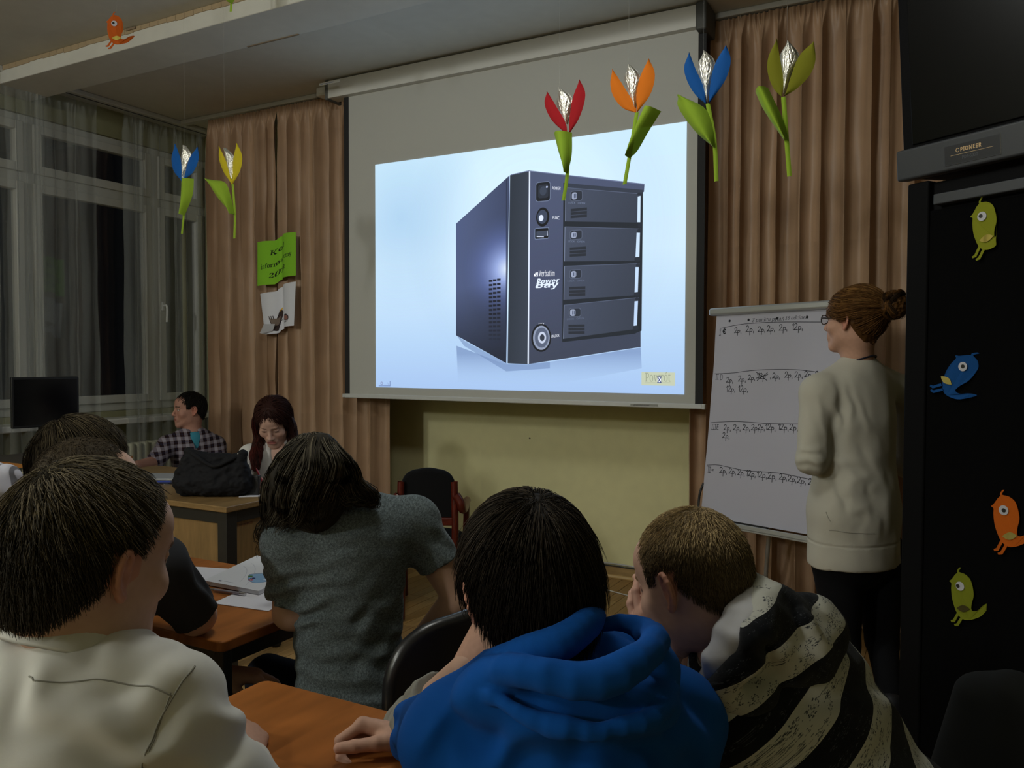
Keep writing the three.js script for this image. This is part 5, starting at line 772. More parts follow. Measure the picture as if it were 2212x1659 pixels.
{
  const p = [-2.4519,0.5864,-3.5921], red = std([0.13, 0.016, 0.008], 0.35, { map: grain(8, 0.2) }), k = 0.86, t = thing('armchair', 'red wooden armchair with a black padded back against the yellow wall', 'chair', [p[0], 0, p[2]], 0.5); t.scale.setScalar(k);
  part('back_pad', slab(0.34, 0.6, 0.94, 0.09, 0.05, 0.3), cloth([0.008, 0.008, 0.009], 0.95), t, 'black fabric back pad');
  const s = new Field(); s.ell([0, 0.45, -0.25], [0.23, 0.05, 0.22], 0.02); part('seat', s.mesh({ cell: 0.012 }), cloth([0.008, 0.008, 0.009], 0.95), t);
  for (const x of [-1, 1]) {
    part('rear_leg', tube([[x * 0.165, 0.86, 0.03], [x * 0.17, 0.6, 0.03], [x * 0.165, 0.35, 0.0], [x * 0.16, 0.01, 0.07]], 0.024, 20, 6), red, t);
    part('front_leg', tube([[x * 0.22, 0.66, -0.42], [x * 0.21, 0.4, -0.44], [x * 0.2, 0.01, -0.44]], 0.02, 12, 6), red, t);
    part('armrest', tube([[x * 0.175, 0.78, 0.055], [x * 0.205, 0.74, 0.06], [x * 0.215, 0.69, 0.04], [x * 0.22, 0.665, -0.15], [x * 0.22, 0.66, -0.44]], 0.027, 20, 8), red, t);
  }
  part('rear_rail', boxBetween(-0.17, 0.17, 0.585, 0.635, 0.0, 0.04, 0.008), red, t); part('seat_rail', boxBetween(-0.19, 0.19, 0.38, 0.43, -0.44, 0.0, 0.008), red, t);
}
// ------------------------------------------------------------------ computer by the window, cables
{
  const y = 0.80, d = thing('computer_table', 'small table with an orange edge by the net curtain', 'table', [-4.72, 0, -2.95]); part('tabletop', box(0.7, 0.025, 0.55, 0, y - 0.0125, 0, 0.004), std([0.05, 0.04, 0.03], 0.5), d); part('edge_strip', box(0.7, 0.022, 0.004, 0, y - 0.0125, 0.277), std([0.35, 0.14, 0.03], 0.5), d); part('edge_strip', box(0.004, 0.022, 0.55, 0.352, y - 0.0125, 0), std([0.35, 0.14, 0.03], 0.5), d);
  for (const [i, j] of [[-1, -1], [1, -1], [-1, 1], [1, 1]]) part('leg', box(0.035, y - 0.025, 0.035, i * 0.31, (y - 0.025) / 2, j * 0.23), steel, d);
  part('cable_box', box(0.25, 0.12, 0.2, 0.1, 0.06 + 0.3, 0, 0.01), steel, d); part('shelf', box(0.62, 0.02, 0.46, 0, 0.29, 0), std([0.03, 0.025, 0.02], 0.6), d);
  const p = [-4.761,1.13,-2.9323], t = thing('computer_monitor', 'black flat computer monitor in front of the net curtain', 'monitor', [p[0], y, p[2]], 1.35), blk = std([0.006, 0.006, 0.007], 0.4);
  const h = p[1] - y; part('panel', box(0.37, 0.3, 0.03, 0, h, 0, 0.006), blk, t); part('display', box(0.345, 0.27, 0.002, 0, h, 0.0155), std([0.003, 0.003, 0.004], 0.15), t); part('neck', box(0.06, Math.max(0.05, h - 0.12), 0.03, 0, (h - 0.1) / 2, -0.03, 0.008), blk, t); part('foot', box(0.2, 0.014, 0.15, 0, 0.007, -0.02, 0.006), std([0.12, 0.12, 0.13], 0.4), t);
  const c = thing('cable', 'pale cable looping down from the computer table', 'cable'); part('wire', tube([[-4.5263,0.9652,-2.7688], [-4.5627,0.9283,-2.7477], [-4.5985,0.8625,-2.7259], [-4.6156,0.7837,-2.7138], [-4.6247,0.6391,-2.7036], [-4.6288,0.4815,-2.6956]], 0.006, 40, 6), std([0.4, 0.38, 0.28], 0.6), c);
  const e = thing('cable', 'second pale cable curling off the computer table edge', 'cable'); part('wire', tube([[-4.5629,0.8683,-2.7682], [-4.5754,0.8626,-2.7385], [-4.5978,0.8231,-2.7249], [-4.6082,0.7574,-2.7168], [-4.6131,0.6392,-2.7099], [-4.615,0.4815,-2.7031]], 0.005, 40, 6), std([0.42, 0.4, 0.32], 0.6), e);
}
{
  const yz = (x, dy, dz) => [x, 0.083 + dy + 0.004 * N3(x * 3, dy * 50, 1), ZW + 0.028 + dz];
  const cable = (label, col, dy, dz, r, x0 = -3.3, x1 = -0.9) => { const t = thing('cable', label, 'cable'), pts = []; for (let x = x0; x <= x1; x += 0.12) pts.push(yz(x, dy, dz)); part('wire', tube(pts, r, pts.length * 3, 5), std(col, 0.5), t); };
  cable('white cable running along the top of the baseboard', [0.5, 0.5, 0.5], 0.004, -0.006, 0.0055); cable('black cable running along the baseboard beside the white one', [0.02, 0.02, 0.02], -0.006, 0.002, 0.0045);
  const loop = thing('cable', 'dark cable loop hanging off the baseboard onto the floor', 'cable'); part('wire', tube([[-1.6352,0.0367,-4.79], [-1.6517,0.0243,-4.76], [-1.6375,0.02,-4.6687], [-1.632,0.006,-4.637], [-1.5945,0.006,-4.6132], [-1.5621,0.006,-4.6201], [-1.4881,0.006,-4.639]], 0.0045, 40, 6), std([0.06, 0.03, 0.03], 0.5), loop);
  const fl2 = thing('cable', 'thin white cable lying across the parquet floor', 'cable'); part('wire', tube([[-2.0742,0.004,-4.5985], [-1.9032,0.004,-4.5635], [-1.6981,0.004,-4.4984], [-1.5083,0.004,-4.4458], [-1.2884,0.004,-4.4379]], 0.0035, 40, 6), std([0.55, 0.54, 0.5], 0.5), fl2);
  const sk = thing('power_cable', 'thin pale wire on the wall beside the red armchair', 'cable'); part('wire', tube([[-3.0599,0.0273,-4.83], [-3.002,0.0275,-4.83], [-2.6298,0.0232,-4.83]], 0.004, 12, 6), std([0.6, 0.6, 0.55], 0.5), sk);
}
// ------------------------------------------------------------------ the people
const personMats = new Map();
function person(label, at) { const t = thing('person', label, 'person'); return t; }
const bodyPart = (t, list) => part('body', mergeGeometries(list), skinMat, t);
const hairPart = (t, cap, S, label) => part('hair', mergeGeometries([cap, S.geo()]), hairMat, t, label);
const trouserM = cloth([0.018, 0.02, 0.028], 0.95), darkKnit = cloth([0.022, 0.022, 0.024], 0.95);
function lower(t, T, hip, o = {}) { const f = new Field(); const up = T.up; f.ell(add(hip, up, 0.0), [0.17, 0.13, 0.13], 0.04, T.ax); const legs = seatedLegs(f, T, hip, o); part('trousers', f.mesh({ cell: 0.016 }), o.mat ?? trouserM, t); for (const l of legs) shoe(l.ankle, l.fr, shoeMat, t); }

{ // ---------------- boy in the white shirt, left foreground
  const t = person('boy in a white shirt seen from behind, short brown hair, nearest on the left');
  const H = new Frame([-0.9743,1.1354,-0.6577], dir(0.50, -0.16, 0.86), norm(add([0, 1, 0], RIGHT, 0.05)), 1.0), neck = [-0.9671,1.0215,-0.6575], shR = [-0.8612,0.9568,-0.6782], shL = [-1.1365,0.946,-0.5745], hip = off(neck, 0.0, -0.56, -0.26);
  const elR = [-0.7873,0.7835,-0.7573], wrR = [-0.9851,0.7552,-0.9223];
  const s = new Field(), T = torso(s, { hip, neck, shL, shR, fat: 0.006, k: 0.06, belly: 0.03 });
  s.cone(shR, elR, 0.066, 0.058, 0.03).cone(elR, mix(elR, wrR, 0.85), 0.055, 0.04, 0.012).cone(shL, off(shL, -0.05, -0.26, 0.05), 0.066, 0.058, 0.03).cone(off(shL, -0.05, -0.26, 0.05), off(shL, 0.18, -0.3, 0.28), 0.055, 0.04, 0.012);
  s.wave = folds([[mix(shR, elR, 0.25), norm(add(T.up, T.right, -0.9)), 0.06, 0.006, 0.13], [T.at(0.75, -0.1, 0.1), norm(add(T.up, T.right, 0.55)), 0.075, 0.007, 0.18], [T.at(0.62, -0.1, -0.02), norm(add(T.up, T.right, 0.8)), 0.09, 0.006, 0.2], [T.at(0.95, -0.08, -0.12), norm(add(T.right, T.up, 0.3)), 0.07, 0.006, 0.14], [mix(shR, elR, 0.7), norm(add(T.up, T.right, 0.3)), 0.05, 0.005, 0.12], [T.at(0.45, -0.1, 0.08), norm(add(T.up, T.right, -0.3)), 0.07, 0.006, 0.16]]);
  const sm = cloth([0.74, 0.73, 0.68], 0.85, { bump: 0.00025, rep: 90, sheen: 0.2 });
  part('shirt', s.mesh({ cell: 0.0065, uv: uvFlat(RIGHT, [0, 1, 0]) }), sm, t);
  { // turned-down collar: a standing band and the fall folded over it
    const c = [-0.9876,1.0514,-0.6475], ax = norm(add(add([0, 1, 0], RIGHT, 0.2), AWAY, 0.34)), e1 = norm(sub(AWAY, ax.map((v) => v * dot(AWAY, ax)))), e2 = cross(ax, e1), n = 40, prof = [[0.064, -0.012], [0.063, 0.03], [0.066, 0.0355], [0.07, 0.033], [0.088, -0.026], [0.089, -0.031], [0.083, -0.028], [0.068, 0.018]], pos = [], uv = [], idx = [];
    for (let i = 0; i <= n; i++) { const a = 0.5 + (6.283 - 1.0) * i / n; prof.forEach(([r, h], j) => { const k = r + 0.0015 * Math.sin(a * 5 + j), hh = h + 0.006 * Math.cos(a) * -1; pos.push(...add(add(add(c, e1, Math.cos(a) * k), e2, Math.sin(a) * k), ax, hh)); uv.push(a * 0.07, h); if (i < n) { const m = prof.length, p = i * m + j, q = i * m + ((j + 1) % m); idx.push(p, q, p + m, q, q + m, p + m); } }); }
    const g = new THREE.BufferGeometry(); g.setAttribute('position', new THREE.Float32BufferAttribute(pos, 3)); g.setAttribute('uv', new THREE.Float32BufferAttribute(uv, 2)); g.setIndex(idx); g.computeVertexNormals(); part('collar', g, sm, t);
  }
  const lineM = cloth([0.30, 0.29, 0.25], 0.9, { bump: 0 });
  part('shoulder_seam', mergeGeometries([seam(s, [[-0.9385,1.0439,-0.5259], [-0.883,1.043,-0.5559], [-0.8177,1.033,-0.6022], [-0.7943,1.0046,-0.6365]], 0.0011), seam(s, [[-0.8141,1.0181,-0.6832], [-0.8015,1.0101,-0.6556], [-0.8002,0.9883,-0.6327], [-0.8149,0.9557,-0.6236], [-0.8229,0.9231,-0.6181]], 0.0013), seam(s, [[-0.7958,1.0089,-0.6359], [-0.7972,0.9792,-0.6227], [-0.8098,0.9416,-0.6145]], 0.0009)]), lineM, t);
  const b = new Field(); torso(b, { hip, neck, shL, shR, fat: -0.01 }); b.cone(neck, H.at(0, -0.06, -0.028), 0.054, 0.05, 0.03).cone(add(neck, T.up, -0.08), neck, 0.06, 0.054, 0.03); arm(b, shR, elR, wrR, { r: [0.05, 0.042, 0.04, 0.026] });
  bodyPart(t, [b.mesh({ cell: 0.011, color: () => SKIN }), headGeo(H, { cell: 0.0026, skin: shade(SKIN, 1.0), wide: 1.05, neck: { to: neck, r: 1.08 } }), handGeo(wrR, dir(-0.28, 0.1, 0.95), norm([-0.3, -0.85, 0.2]), { curl: [0.45, 0.5, 0.55, 0.6], thumb: [0.55, 0.9, 0.1], skin: SKIN })]);
  const [cap, S] = scalpHair(H, { n: 9500, length: 0.036, thick: 0.014, color: [0.042, 0.034, 0.023], tip: { color: [0.15, 0.12, 0.075], share: 0.8, lo: 0.02, hi: 0.1 }, whorl: [0.012, 0.105, -0.085], lift: 0.2, w: 0.00055, wild: 0.28, steps: 5, capTone: 0.6, over: 0.006,
    line: (p) => Math.min(p[1] - (p[2] > 0.05 ? 0.078 - (0.1 - p[2]) * 0.5 : p[2] > 0.036 ? 0.053 - (0.05 - p[2]) * 2.8 : p[2] > 0.01 ? 0.0 : p[2] > -0.03 ? 0.026 : -0.076 + Math.max(0, p[2] + 0.08) * 1.1), 0.032 + (p[1] - 0.05) * 0.65 - p[2]) });
  hairPart(t, cap, S); lower(t, T, hip);
}
{ // ---------------- boy in the blue hoodie
  const t = person('boy in a bright blue hooded sweatshirt seen from behind, dark hair with a whorl');
  const H = new Frame([-0.5231,1.0723,-1.0132], dir(-0.30, -0.2, 0.92), norm(add(add([0, 1, 0], RIGHT, -0.10), AWAY, 0.2)), 1.03), neck = [-0.4901,0.9867,-1.0165], shL = [-0.5813,0.8802,-0.9177], shR = [-0.3442,0.8747,-1.1254], hip = off(neck, 0.04, -0.54, -0.22);
  const elL = [-0.8202,0.7564,-1.148], wrL = [-0.674,0.8986,-1.0958], elR = [-0.5993,0.6559,-1.15], wrR = [-0.7755,0.7572,-1.104];
  const s = new Field(), T = torso(s, { hip, neck, shL, shR, fat: 0.014, k: 0.06, depth: 1.05 });
  s.cone(shL, elL, 0.068, 0.055, 0.03, 1, 0.55).cone(shR, off(shR, 0.05, -0.24, 0.12), 0.068, 0.06, 0.03).cone(off(shR, 0.05, -0.24, 0.12), elR, 0.058, 0.05, 0.02);
  const rollM = (pts, r, k) => s.curve(pts, r, k, 16);
  rollM([[-0.5221,1.0034,-0.9088], [-0.4646,1.0314,-0.884], [-0.42,1.0466,-0.8973], [-0.4004,1.0608,-0.9426], [-0.4081,1.0567,-0.9951]], [0.014, 0.019, 0.022, 0.02, 0.012], 0.008);
  rollM([[-0.5429,0.9849,-0.9083], [-0.4676,1.0214,-0.8536], [-0.4057,1.0261,-0.8418], [-0.3558,1.0251,-0.8687], [-0.3241,1.0364,-0.9147], [-0.3239,1.0386,-0.9831], [-0.3524,1.0383,-1.0246], [-0.3878,1.0378,-1.0282], [-0.4099,1.034,-1.0161]], [0.014, 0.018, 0.021, 0.022, 0.021, 0.019, 0.016, 0.014, 0.011], 0.008);
  s.ell([-0.4168,0.965,-0.9188], [0.14, 0.05, 0.06], 0.02, [norm(add(RIGHT, [0, 1, 0], 0.1)), norm(add([0, 1, 0], AWAY, 0.45)), norm(add(AWAY, [0, 1, 0], -0.45))]).ell([-0.3585,0.9758,-1.0304], [0.055, 0.05, 0.05], 0.03);
  rollM([[-0.5367,0.9787,-0.8772], [-0.472,0.9884,-0.8386], [-0.4121,0.9797,-0.8309], [-0.3491,0.9716,-0.8533], [-0.3051,0.9711,-0.9112], [-0.3067,0.9746,-1.0015]], [0.010, 0.012, 0.012, 0.012, 0.012, 0.010], 0.03);
  s.ell([-0.3829,1.0115,-1.0298], [0.042, 0.02, 0.045], 0.015, null, -1); s.path([[-0.4354,0.9813,-1.08], [-0.4093,0.9644,-1.1049], [-0.3703,0.9751,-1.1036]], [0.03, 0.036, 0.03], 0.012); s.ell([-0.4103,1.0111,-0.9468], [0.09, 0.012, 0.03], 0.012, [norm(add(RIGHT, [0, 1, 0], 0.3)), norm(add([0, 1, 0], RIGHT, -0.3)), AWAY], -1);
  s.cone(add(neck, [0, 1, 0], 0.02), H.at(0, -0.03, -0.01), 0.055, 0.06, 0.012, -1);
  s.wave = folds([[T.at(0.8, -0.1, -0.12), norm(add(T.up, T.right, -0.7)), 0.085, 0.006, 0.16], [mix(shL, elL, 0.5), T.up, 0.06, 0.006, 0.12], [T.at(0.7, -0.1, 0.1), norm(add(T.up, T.right, 0.6)), 0.1, 0.006, 0.18], [shR, norm(add(T.right, T.up, 0.6)), 0.07, 0.005, 0.12]]);
  part('hoodie', s.mesh({ cell: 0.0065, uv: uvFlat(RIGHT, [0, 1, 0]) }), cloth([0.005, 0.082, 0.36], 0.95, { bump: 0.0005, rep: 80, sheen: 0.45 }), t);
  const g = new Field(); g.cone(mix(shL, elL, 0.45), elL, 0.05, 0.045, 0.02).cone(elL, wrL, 0.046, 0.038, 0.01, 1, 0.5).cone(mix(elL, wrL, 0.3), wrL, 0.046, 0.043, 0.004, 1, 0.3);
  g.cone(elR, wrR, 0.05, 0.036, 0.01, 1, 0.86); g.wave = (x, y, z) => 0.0035 * N3(x * 26, y * 40, z * 26);
  part('sleeve_cuffs', g.mesh({ cell: 0.005, uv: uvFlat(RIGHT, [0, 1, 0]) }), cloth([0.27, 0.265, 0.235], 0.95, { bump: 0.0004, rep: 80 }), t, 'grey sleeves showing past the blue hoodie');
  const b = new Field(); torso(b, { hip, neck, shL, shR, fat: -0.012 }); b.cone(neck, H.at(0, -0.06, -0.03), 0.052, 0.05, 0.03); arm(b, shL, elL, wrL, { r: [0.045, 0.04, 0.036, 0.0275] }); arm(b, shR, elR, wrR, { r: [0.045, 0.04, 0.037, 0.026] });
  bodyPart(t, [b.mesh({ cell: 0.008, color: () => SKIN }), headGeo(H, { cell: 0.0026, neck: { to: neck, r: 1.0 } }),
    handGeo(wrL, dir(0.55, 0.82, 0.2), dir(0.45, -0.25, 0.6), { left: true, curl: [0.5, 0.6, 0.6, 0.6], thumb: [0.6, 0.6, 0.3] }),
    handGeo(wrR, dir(-0.92, 0.12, 0.22), dir(0.05, -0.8, -0.6), { curl: [0.72, 0.8, 0.88, 0.92], thumb: [0.5, 1.0, 0.32], spread: 0.05, cell: 0.0024, s: 1.05 })]);
  const [cap, S] = scalpHair(H, { n: 9500, length: 0.07, thick: 0.018, color: [0.018, 0.0135, 0.0095], tip: { color: [0.055, 0.042, 0.03], share: 0.4, lo: 0.04, hi: 0.1 }, whorl: [-0.004, 0.112, -0.085], lift: 0.1, w: 0.0006, wild: 0.14, steps: 6, capTone: 0.7, over: 0.012,
    line: (p) => Math.min(p[1] - (p[2] > 0.035 ? 0.05 - (0.09 - p[2]) * 0.3 : p[2] > 0.012 ? -0.02 : p[2] > -0.032 ? 0.012 : -0.098 + Math.max(0, p[2] + 0.085) * 1.6), 0.096 - p[2]) });
  hairPart(t, cap, S); lower(t, T, hip);
}
{ // ---------------- boy in the black and white striped hoodie
  const t = person('short-haired fair boy in a black and white striped hoodie, chin on his hands');
  const H = new Frame([-0.3644,1.0351,-1.2909], dir(-0.62, -0.34, 0.72), norm(add(add([0, 1, 0], RIGHT, -0.22), AWAY, 0.25)), 0.94), neck = [-0.3001,0.9459,-1.3338], shL = [-0.2792,0.8524,-1.2166], shR = [-0.2209,0.8882,-1.5679], hip = [-0.0283,0.5998,-1.3657];
  const elL = [-0.3461,0.7199,-1.2665], wrL = [-0.4052,0.8917,-1.2864], elR = [-0.4098,0.4877,-1.5875], wrR = [-0.4503,0.835,-1.5101];
  const s = new Field(), T = torso(s, { hip, neck, shL, shR, fat: 0.006, k: 0.06 });
  s.cone(shL, mix(shL, elL, 0.75), 0.064, 0.06, 0.03).cone(shR, off(shR, 0.02, -0.2, 0.16), 0.064, 0.058, 0.03);
  // hood lying open on the shoulders
  s.cone([-0.2979,0.9561,-1.3012], [-0.3241,0.9999,-1.2432], 0.062, 0.075, 0.012, -1);
  s.wave = folds([[[-0.2057,0.9918,-1.2387], norm(add(RIGHT, [0, 1, 0], 0.5)), 0.05, 0.006, 0.09], [[-0.2355,0.9819,-1.1881], norm(add([0, 1, 0], RIGHT, -0.6)), 0.05, 0.005, 0.08], [T.at(0.6, -0.1, 0), norm(add(T.up, T.right, 0.4)), 0.1, 0.005, 0.2]]);
  // bands of the print run across the back; the hood has its own
  const tex = canvasTex(1024, 1024, (c, W, HH) => { // u across, v along: four bands per tile
    c.fillStyle = '#c9c9bf'; c.fillRect(0, 0, W, HH); const speck = (n, y0, y1, col, big) => { for (let i = 0; i < n; i++) { const x = rnd() * W, y = y0 + rnd() * (y1 - y0), k = N3(x * 0.008, y * 0.012, 3) + N3(x * 0.02, y * 0.03, 5) * 0.5; if (k < 0.05) continue; c.fillStyle = col; c.globalAlpha = rr(0.4, 0.9); c.fillRect(x, y, rr(2, big), rr(2, big * 0.8)); if (rnd() < 0.3) c.fillRect(x + rr(-6, 6), y + rr(-6, 6), rr(2, 5), rr(2, 4)); } c.globalAlpha = 1; };
    for (let k = 0; k < 2; k++) { const y0 = k * 512; c.fillStyle = '#14161a'; c.fillRect(0, y0, W, 256); speck(1500, y0 + 4, y0 + 250, '#5f6268', 7); speck(2600, y0 + 262, y0 + 506, '#30343a', 9); }
  });
  tex.wrapS = tex.wrapT = THREE.RepeatWrapping; tex.repeat.set(1, 1);
  const hd = new Field();
  hd.curve([[-0.2885,1.0424,-1.3437], [-0.2574,1.0462,-1.2924], [-0.2314,1.0337,-1.2491], [-0.2358,1.0019,-1.1886], [-0.2553,0.9627,-1.1539], [-0.2886,0.9229,-1.1572], [-0.3179,0.8941,-1.1972]], [0.012, 0.015, 0.02, 0.022, 0.02, 0.016, 0.01], 0.015, 20);
  hd.ell([-0.2298,0.9675,-1.2703], [0.095, 0.07, 0.07], 0.03, [norm(add(RIGHT, [0, 1, 0], -0.5)), norm(add([0, 1, 0], RIGHT, 0.5)), AWAY]).ell([-0.1924,0.9811,-1.3251], [0.062, 0.05, 0.055], 0.035).ell([-0.2644,0.9026,-1.2036], [0.055, 0.03, 0.05], 0.03);
  hd.curve([[-0.2196,1.0278,-1.278], [-0.1879,1.009,-1.2489], [-0.1571,0.9748,-1.2643]], [0.012, 0.018, 0.012], 0.025, 8);
  hd.cone([-0.2979,0.9561,-1.3012], [-0.3241,0.9999,-1.2432], 0.062, 0.075, 0.012, -1);
  hd.wave = s.wave; s.wave = folds([[T.at(0.6, -0.1, 0), norm(add(T.up, T.right, 0.4)), 0.1, 0.005, 0.2]]);
  const hoodC = [-0.2365,0.9745,-1.2441], hoodN = norm(add(add([0, 1, 0], RIGHT, -0.62), AWAY, 0.1));
  const sm = cloth([1, 1, 1], 0.9, { bump: 0.0004, rep: 50, sheen: 0.25 }); sm.map = tex;
  const sU = (p) => { const d = sub(p, neck), a = dot(d, T.up), r = dot(d, T.right), f = dot(d, T.front); return [(r + f * 0.7) * 3, (a - 0.36 * r - 0.8 * r * r) / 0.215 + 0.08]; };
  part('hoodie', s.mesh({ cell: 0.006, uv: sU }), sm, t, 'black and white banded hoodie with a speckled print');
  part('hood', hd.mesh({ cell: 0.0055, uv: (p) => { const d = sub(p, hoodC); return [dot(d, RIGHT) * 3 + dot(d, AWAY) * 2, dot(d, hoodN) / 0.205 + 0.23]; } }), sm, t, 'banded hood lying open on the shoulders');
  const li = new Field(); li.curve([[-0.2842,1.0295,-1.3455], [-0.2608,1.0259,-1.2897], [-0.2624,1.0021,-1.2198], [-0.2781,0.961,-1.187], [-0.309,0.9095,-1.2026]], [0.012, 0.026, 0.037, 0.036, 0.016], 0.02, 14).ell([-0.2916,0.9322,-1.2242], [0.03, 0.05, 0.03], 0.03); li.wave = folds([[[-0.2895,0.9573,-1.1921], norm(add([0, 1, 0], RIGHT, 0.4)), 0.045, 0.004, 0.07]]);
  part('hood_lining', li.mesh({ cell: 0.005 }), cloth([0.55, 0.55, 0.58], 0.9, { bump: 0.0003 }), t, 'plain pale grey lining of the hood');
  const sl = new Field(); sl.cone(mix(shL, elL, 0.25), elL, 0.066, 0.056, 0.02).cone(elL, mix(elL, wrL, 0.4), 0.052, 0.044, 0.012).cone(elR, mix(elR, wrR, 0.4), 0.052, 0.044, 0.012); sl.wave = (x, y, z) => 0.004 * N3(x * 16, y * 26, z * 16); part('sleeve', sl.mesh({ cell: 0.008 }), cloth([0.012, 0.013, 0.014], 0.95), t, 'black sleeves');
  const b = new Field(); torso(b, { hip, neck, shL, shR, fat: -0.012 }); b.cone(neck, H.at(0, -0.06, -0.03), 0.052, 0.05, 0.03); arm(b, shL, elL, wrL, { r: [0.045, 0.04, 0.038, 0.0265] }); arm(b, shR, elR, wrR, { r: [0.045, 0.04, 0.038, 0.026] });
  const cold = [0.54, 0.335, 0.255];
  bodyPart(t, [b.mesh({ cell: 0.008, color: () => cold }), headGeo(H, { cell: 0.0026, skin: cold, wide: 1.0, neck: { to: neck, r: 1.0 }, brow: [0.2, 0.12, 0.06] }),
    handGeo(wrL, dir(-0.34, 0.92, 0.14), dir(0.55, 0.1, 0.75), { left: true, curl: [0.3, 0.32, 0.35, 0.35], thumb: [0.6, 0.8, 0.2], skin: cold }), handGeo(wrR, dir(-0.1, 0.96, 0.1), dir(-0.75, 0.1, 0.2), { curl: [0.35, 0.4, 0.4, 0.4], thumb: [0.5, 0.8, 0.2], skin: cold })]);
  const [cap, S] = scalpHair(H, { n: 14000, length: 0.013, thick: 0.007, color: [0.14, 0.10, 0.055], tip: { color: [0.42, 0.31, 0.16], share: 0.85, lo: 0.02, hi: 0.09 }, whorl: [-0.01, 0.115, -0.06], lift: 0.35, w: 0.00038, wild: 0.25, steps: 3, capTone: 1.1, over: 0.003,
    line: (p) => Math.min(p[1] - (p[2] > 0.04 ? 0.07 - (0.09 - p[2]) * 0.45 : p[2] > 0.014 ? 0.008 : p[2] > -0.032 ? 0.026 : -0.068 + Math.max(0, p[2] + 0.085) * 1.2), 0.09 - p[2]) });
  hairPart(t, cap, S); lower(t, T, hip, { flat: norm([T.front[0], 0, T.front[2]]) });
}
{ // ---------------- long-haired person in the grey T-shirt
  const t = person('person with long wavy dark hair in a grey T-shirt leaning over the cherry table');
  const H = new Frame([-1.3728,1.0855,-1.4983], dir(-0.55, -0.42, 0.72), norm(add(add([0, 1, 0], RIGHT, -0.12), AWAY, 0.45)), 0.96), neck = [-1.3584,1.0137,-1.583], shL = [-1.4102,0.9474,-1.473], shR = [-1.2284,0.9695,-1.7313], hip = [-1.2846,0.4911,-1.5696];
  const elL = [-1.4143,0.7747,-1.4758], wrL = [-1.5232,0.9105,-1.638], elR = [-1.1301,0.7702,-1.7999], wrR = [-1.2666,0.6115,-1.7885];
  const s = new Field(), T = torso(s, { hip, neck, shL, shR, fat: 0.008, k: 0.06, depth: 1.0 });
  s.cone(shL, elL, 0.066, 0.056, 0.03, 1, 0.8).cone(shR, elR, 0.062, 0.055, 0.03, 1, 0.56);
  const c0 = [-1.3382,1.0244,-1.5716], ring = []; for (let i = 0; i <= 12; i++) { const a = 6.283 * i / 12; ring.push(add(add(c0, T.right, Math.cos(a) * 0.072), norm(add(T.front, T.up, 0.1)), Math.sin(a) * 0.062)); } s.path(ring, 0.006, 0.012);
  s.wave = folds([[T.at(0.62, -0.1, -0.14), norm(add(T.up, T.right, -0.15)), 0.045, 0.006, 0.12], [T.at(0.3, -0.1, -0.05), norm(add(T.up, T.right, 0.25)), 0.055, 0.007, 0.16], [T.at(0.42, -0.1, 0.08), norm(add(T.up, T.right, -0.8)), 0.07, 0.004, 0.15], [mix(shR, elR, 0.3), norm(add(T.up, T.right, 0.8)), 0.05, 0.005, 0.09], [mix(shL, elL, 0.6), T.up, 0.04, 0.005, 0.09], [T.at(0.92, -0.08, 0.0), norm(add(T.up, T.right, 0.2)), 0.05, 0.003, 0.1]]);
  const heather = noiseTex(256, 256, (u, v, x, y) => { const n = 0.62 + 0.16 * N3(u * 110, v * 60, 1) + 0.1 * N3(u * 30, v * 30, 2); return [n * 0.93, n * 0.99, n]; }); heather.repeat.set(5, 5);
  const gm = cloth([1, 1, 1], 0.95, { bump: 0.0003, rep: 60, sheen: 0.3 }); gm.map = heather; gm.color.setRGB(0.48, 0.51, 0.53);
  part('tshirt', s.mesh({ cell: 0.007, uv: uvFlat(RIGHT, [0, 1, 0]) }), gm, t);
  const b = new Field(); torso(b, { hip, neck, shL, shR, fat: -0.012 }); b.cone(neck, H.at(0, -0.06, -0.03), 0.056, 0.052, 0.03); arm(b, shL, elL, wrL, { r: [0.05, 0.043, 0.042, 0.028] }); arm(b, shR, elR, wrR, { r: [0.05, 0.044, 0.043, 0.028] });
  bodyPart(t, [b.mesh({ cell: 0.007, color: () => SKIN }), headGeo(H, { cell: 0.003, neck: { to: neck } }), handGeo(wrL, dir(-0.1, 0.9, 0.1), dir(0.2, 0.1, -0.9), { left: true, curl: [0.5, 0.5, 0.5, 0.5] }), handGeo(wrR, dir(-0.8, -0.1, 0.3), [0, -1, 0], { curl: [0.4, 0.4, 0.4, 0.4] })]);
  const hc = [0.034, 0.028, 0.019];
  const [cap, S] = scalpHair(H, { n: 6500, length: 0.11, thick: 0.013, color: hc, whorl: [0, 0.12, -0.02], lift: 0.03, w: 0.0008, wild: 0.12, steps: 7, over: 0.05, tip: { color: [0.12, 0.105, 0.075], share: 0.55, lo: 0.0, hi: 0.1 }, capTone: 0.6,
    line: (p) => Math.min(p[1] - (p[2] > 0.03 ? 0.05 : p[2] > -0.01 ? -0.07 : -0.105), 0.085 - p[2]) });
  const bulk = new Field();
  const L = (g, o) => lock(S, g, { color: hc, tipColor: [0.10, 0.086, 0.06], wavy: 0.008, freq: 2.2, w: 0.001, ...o });
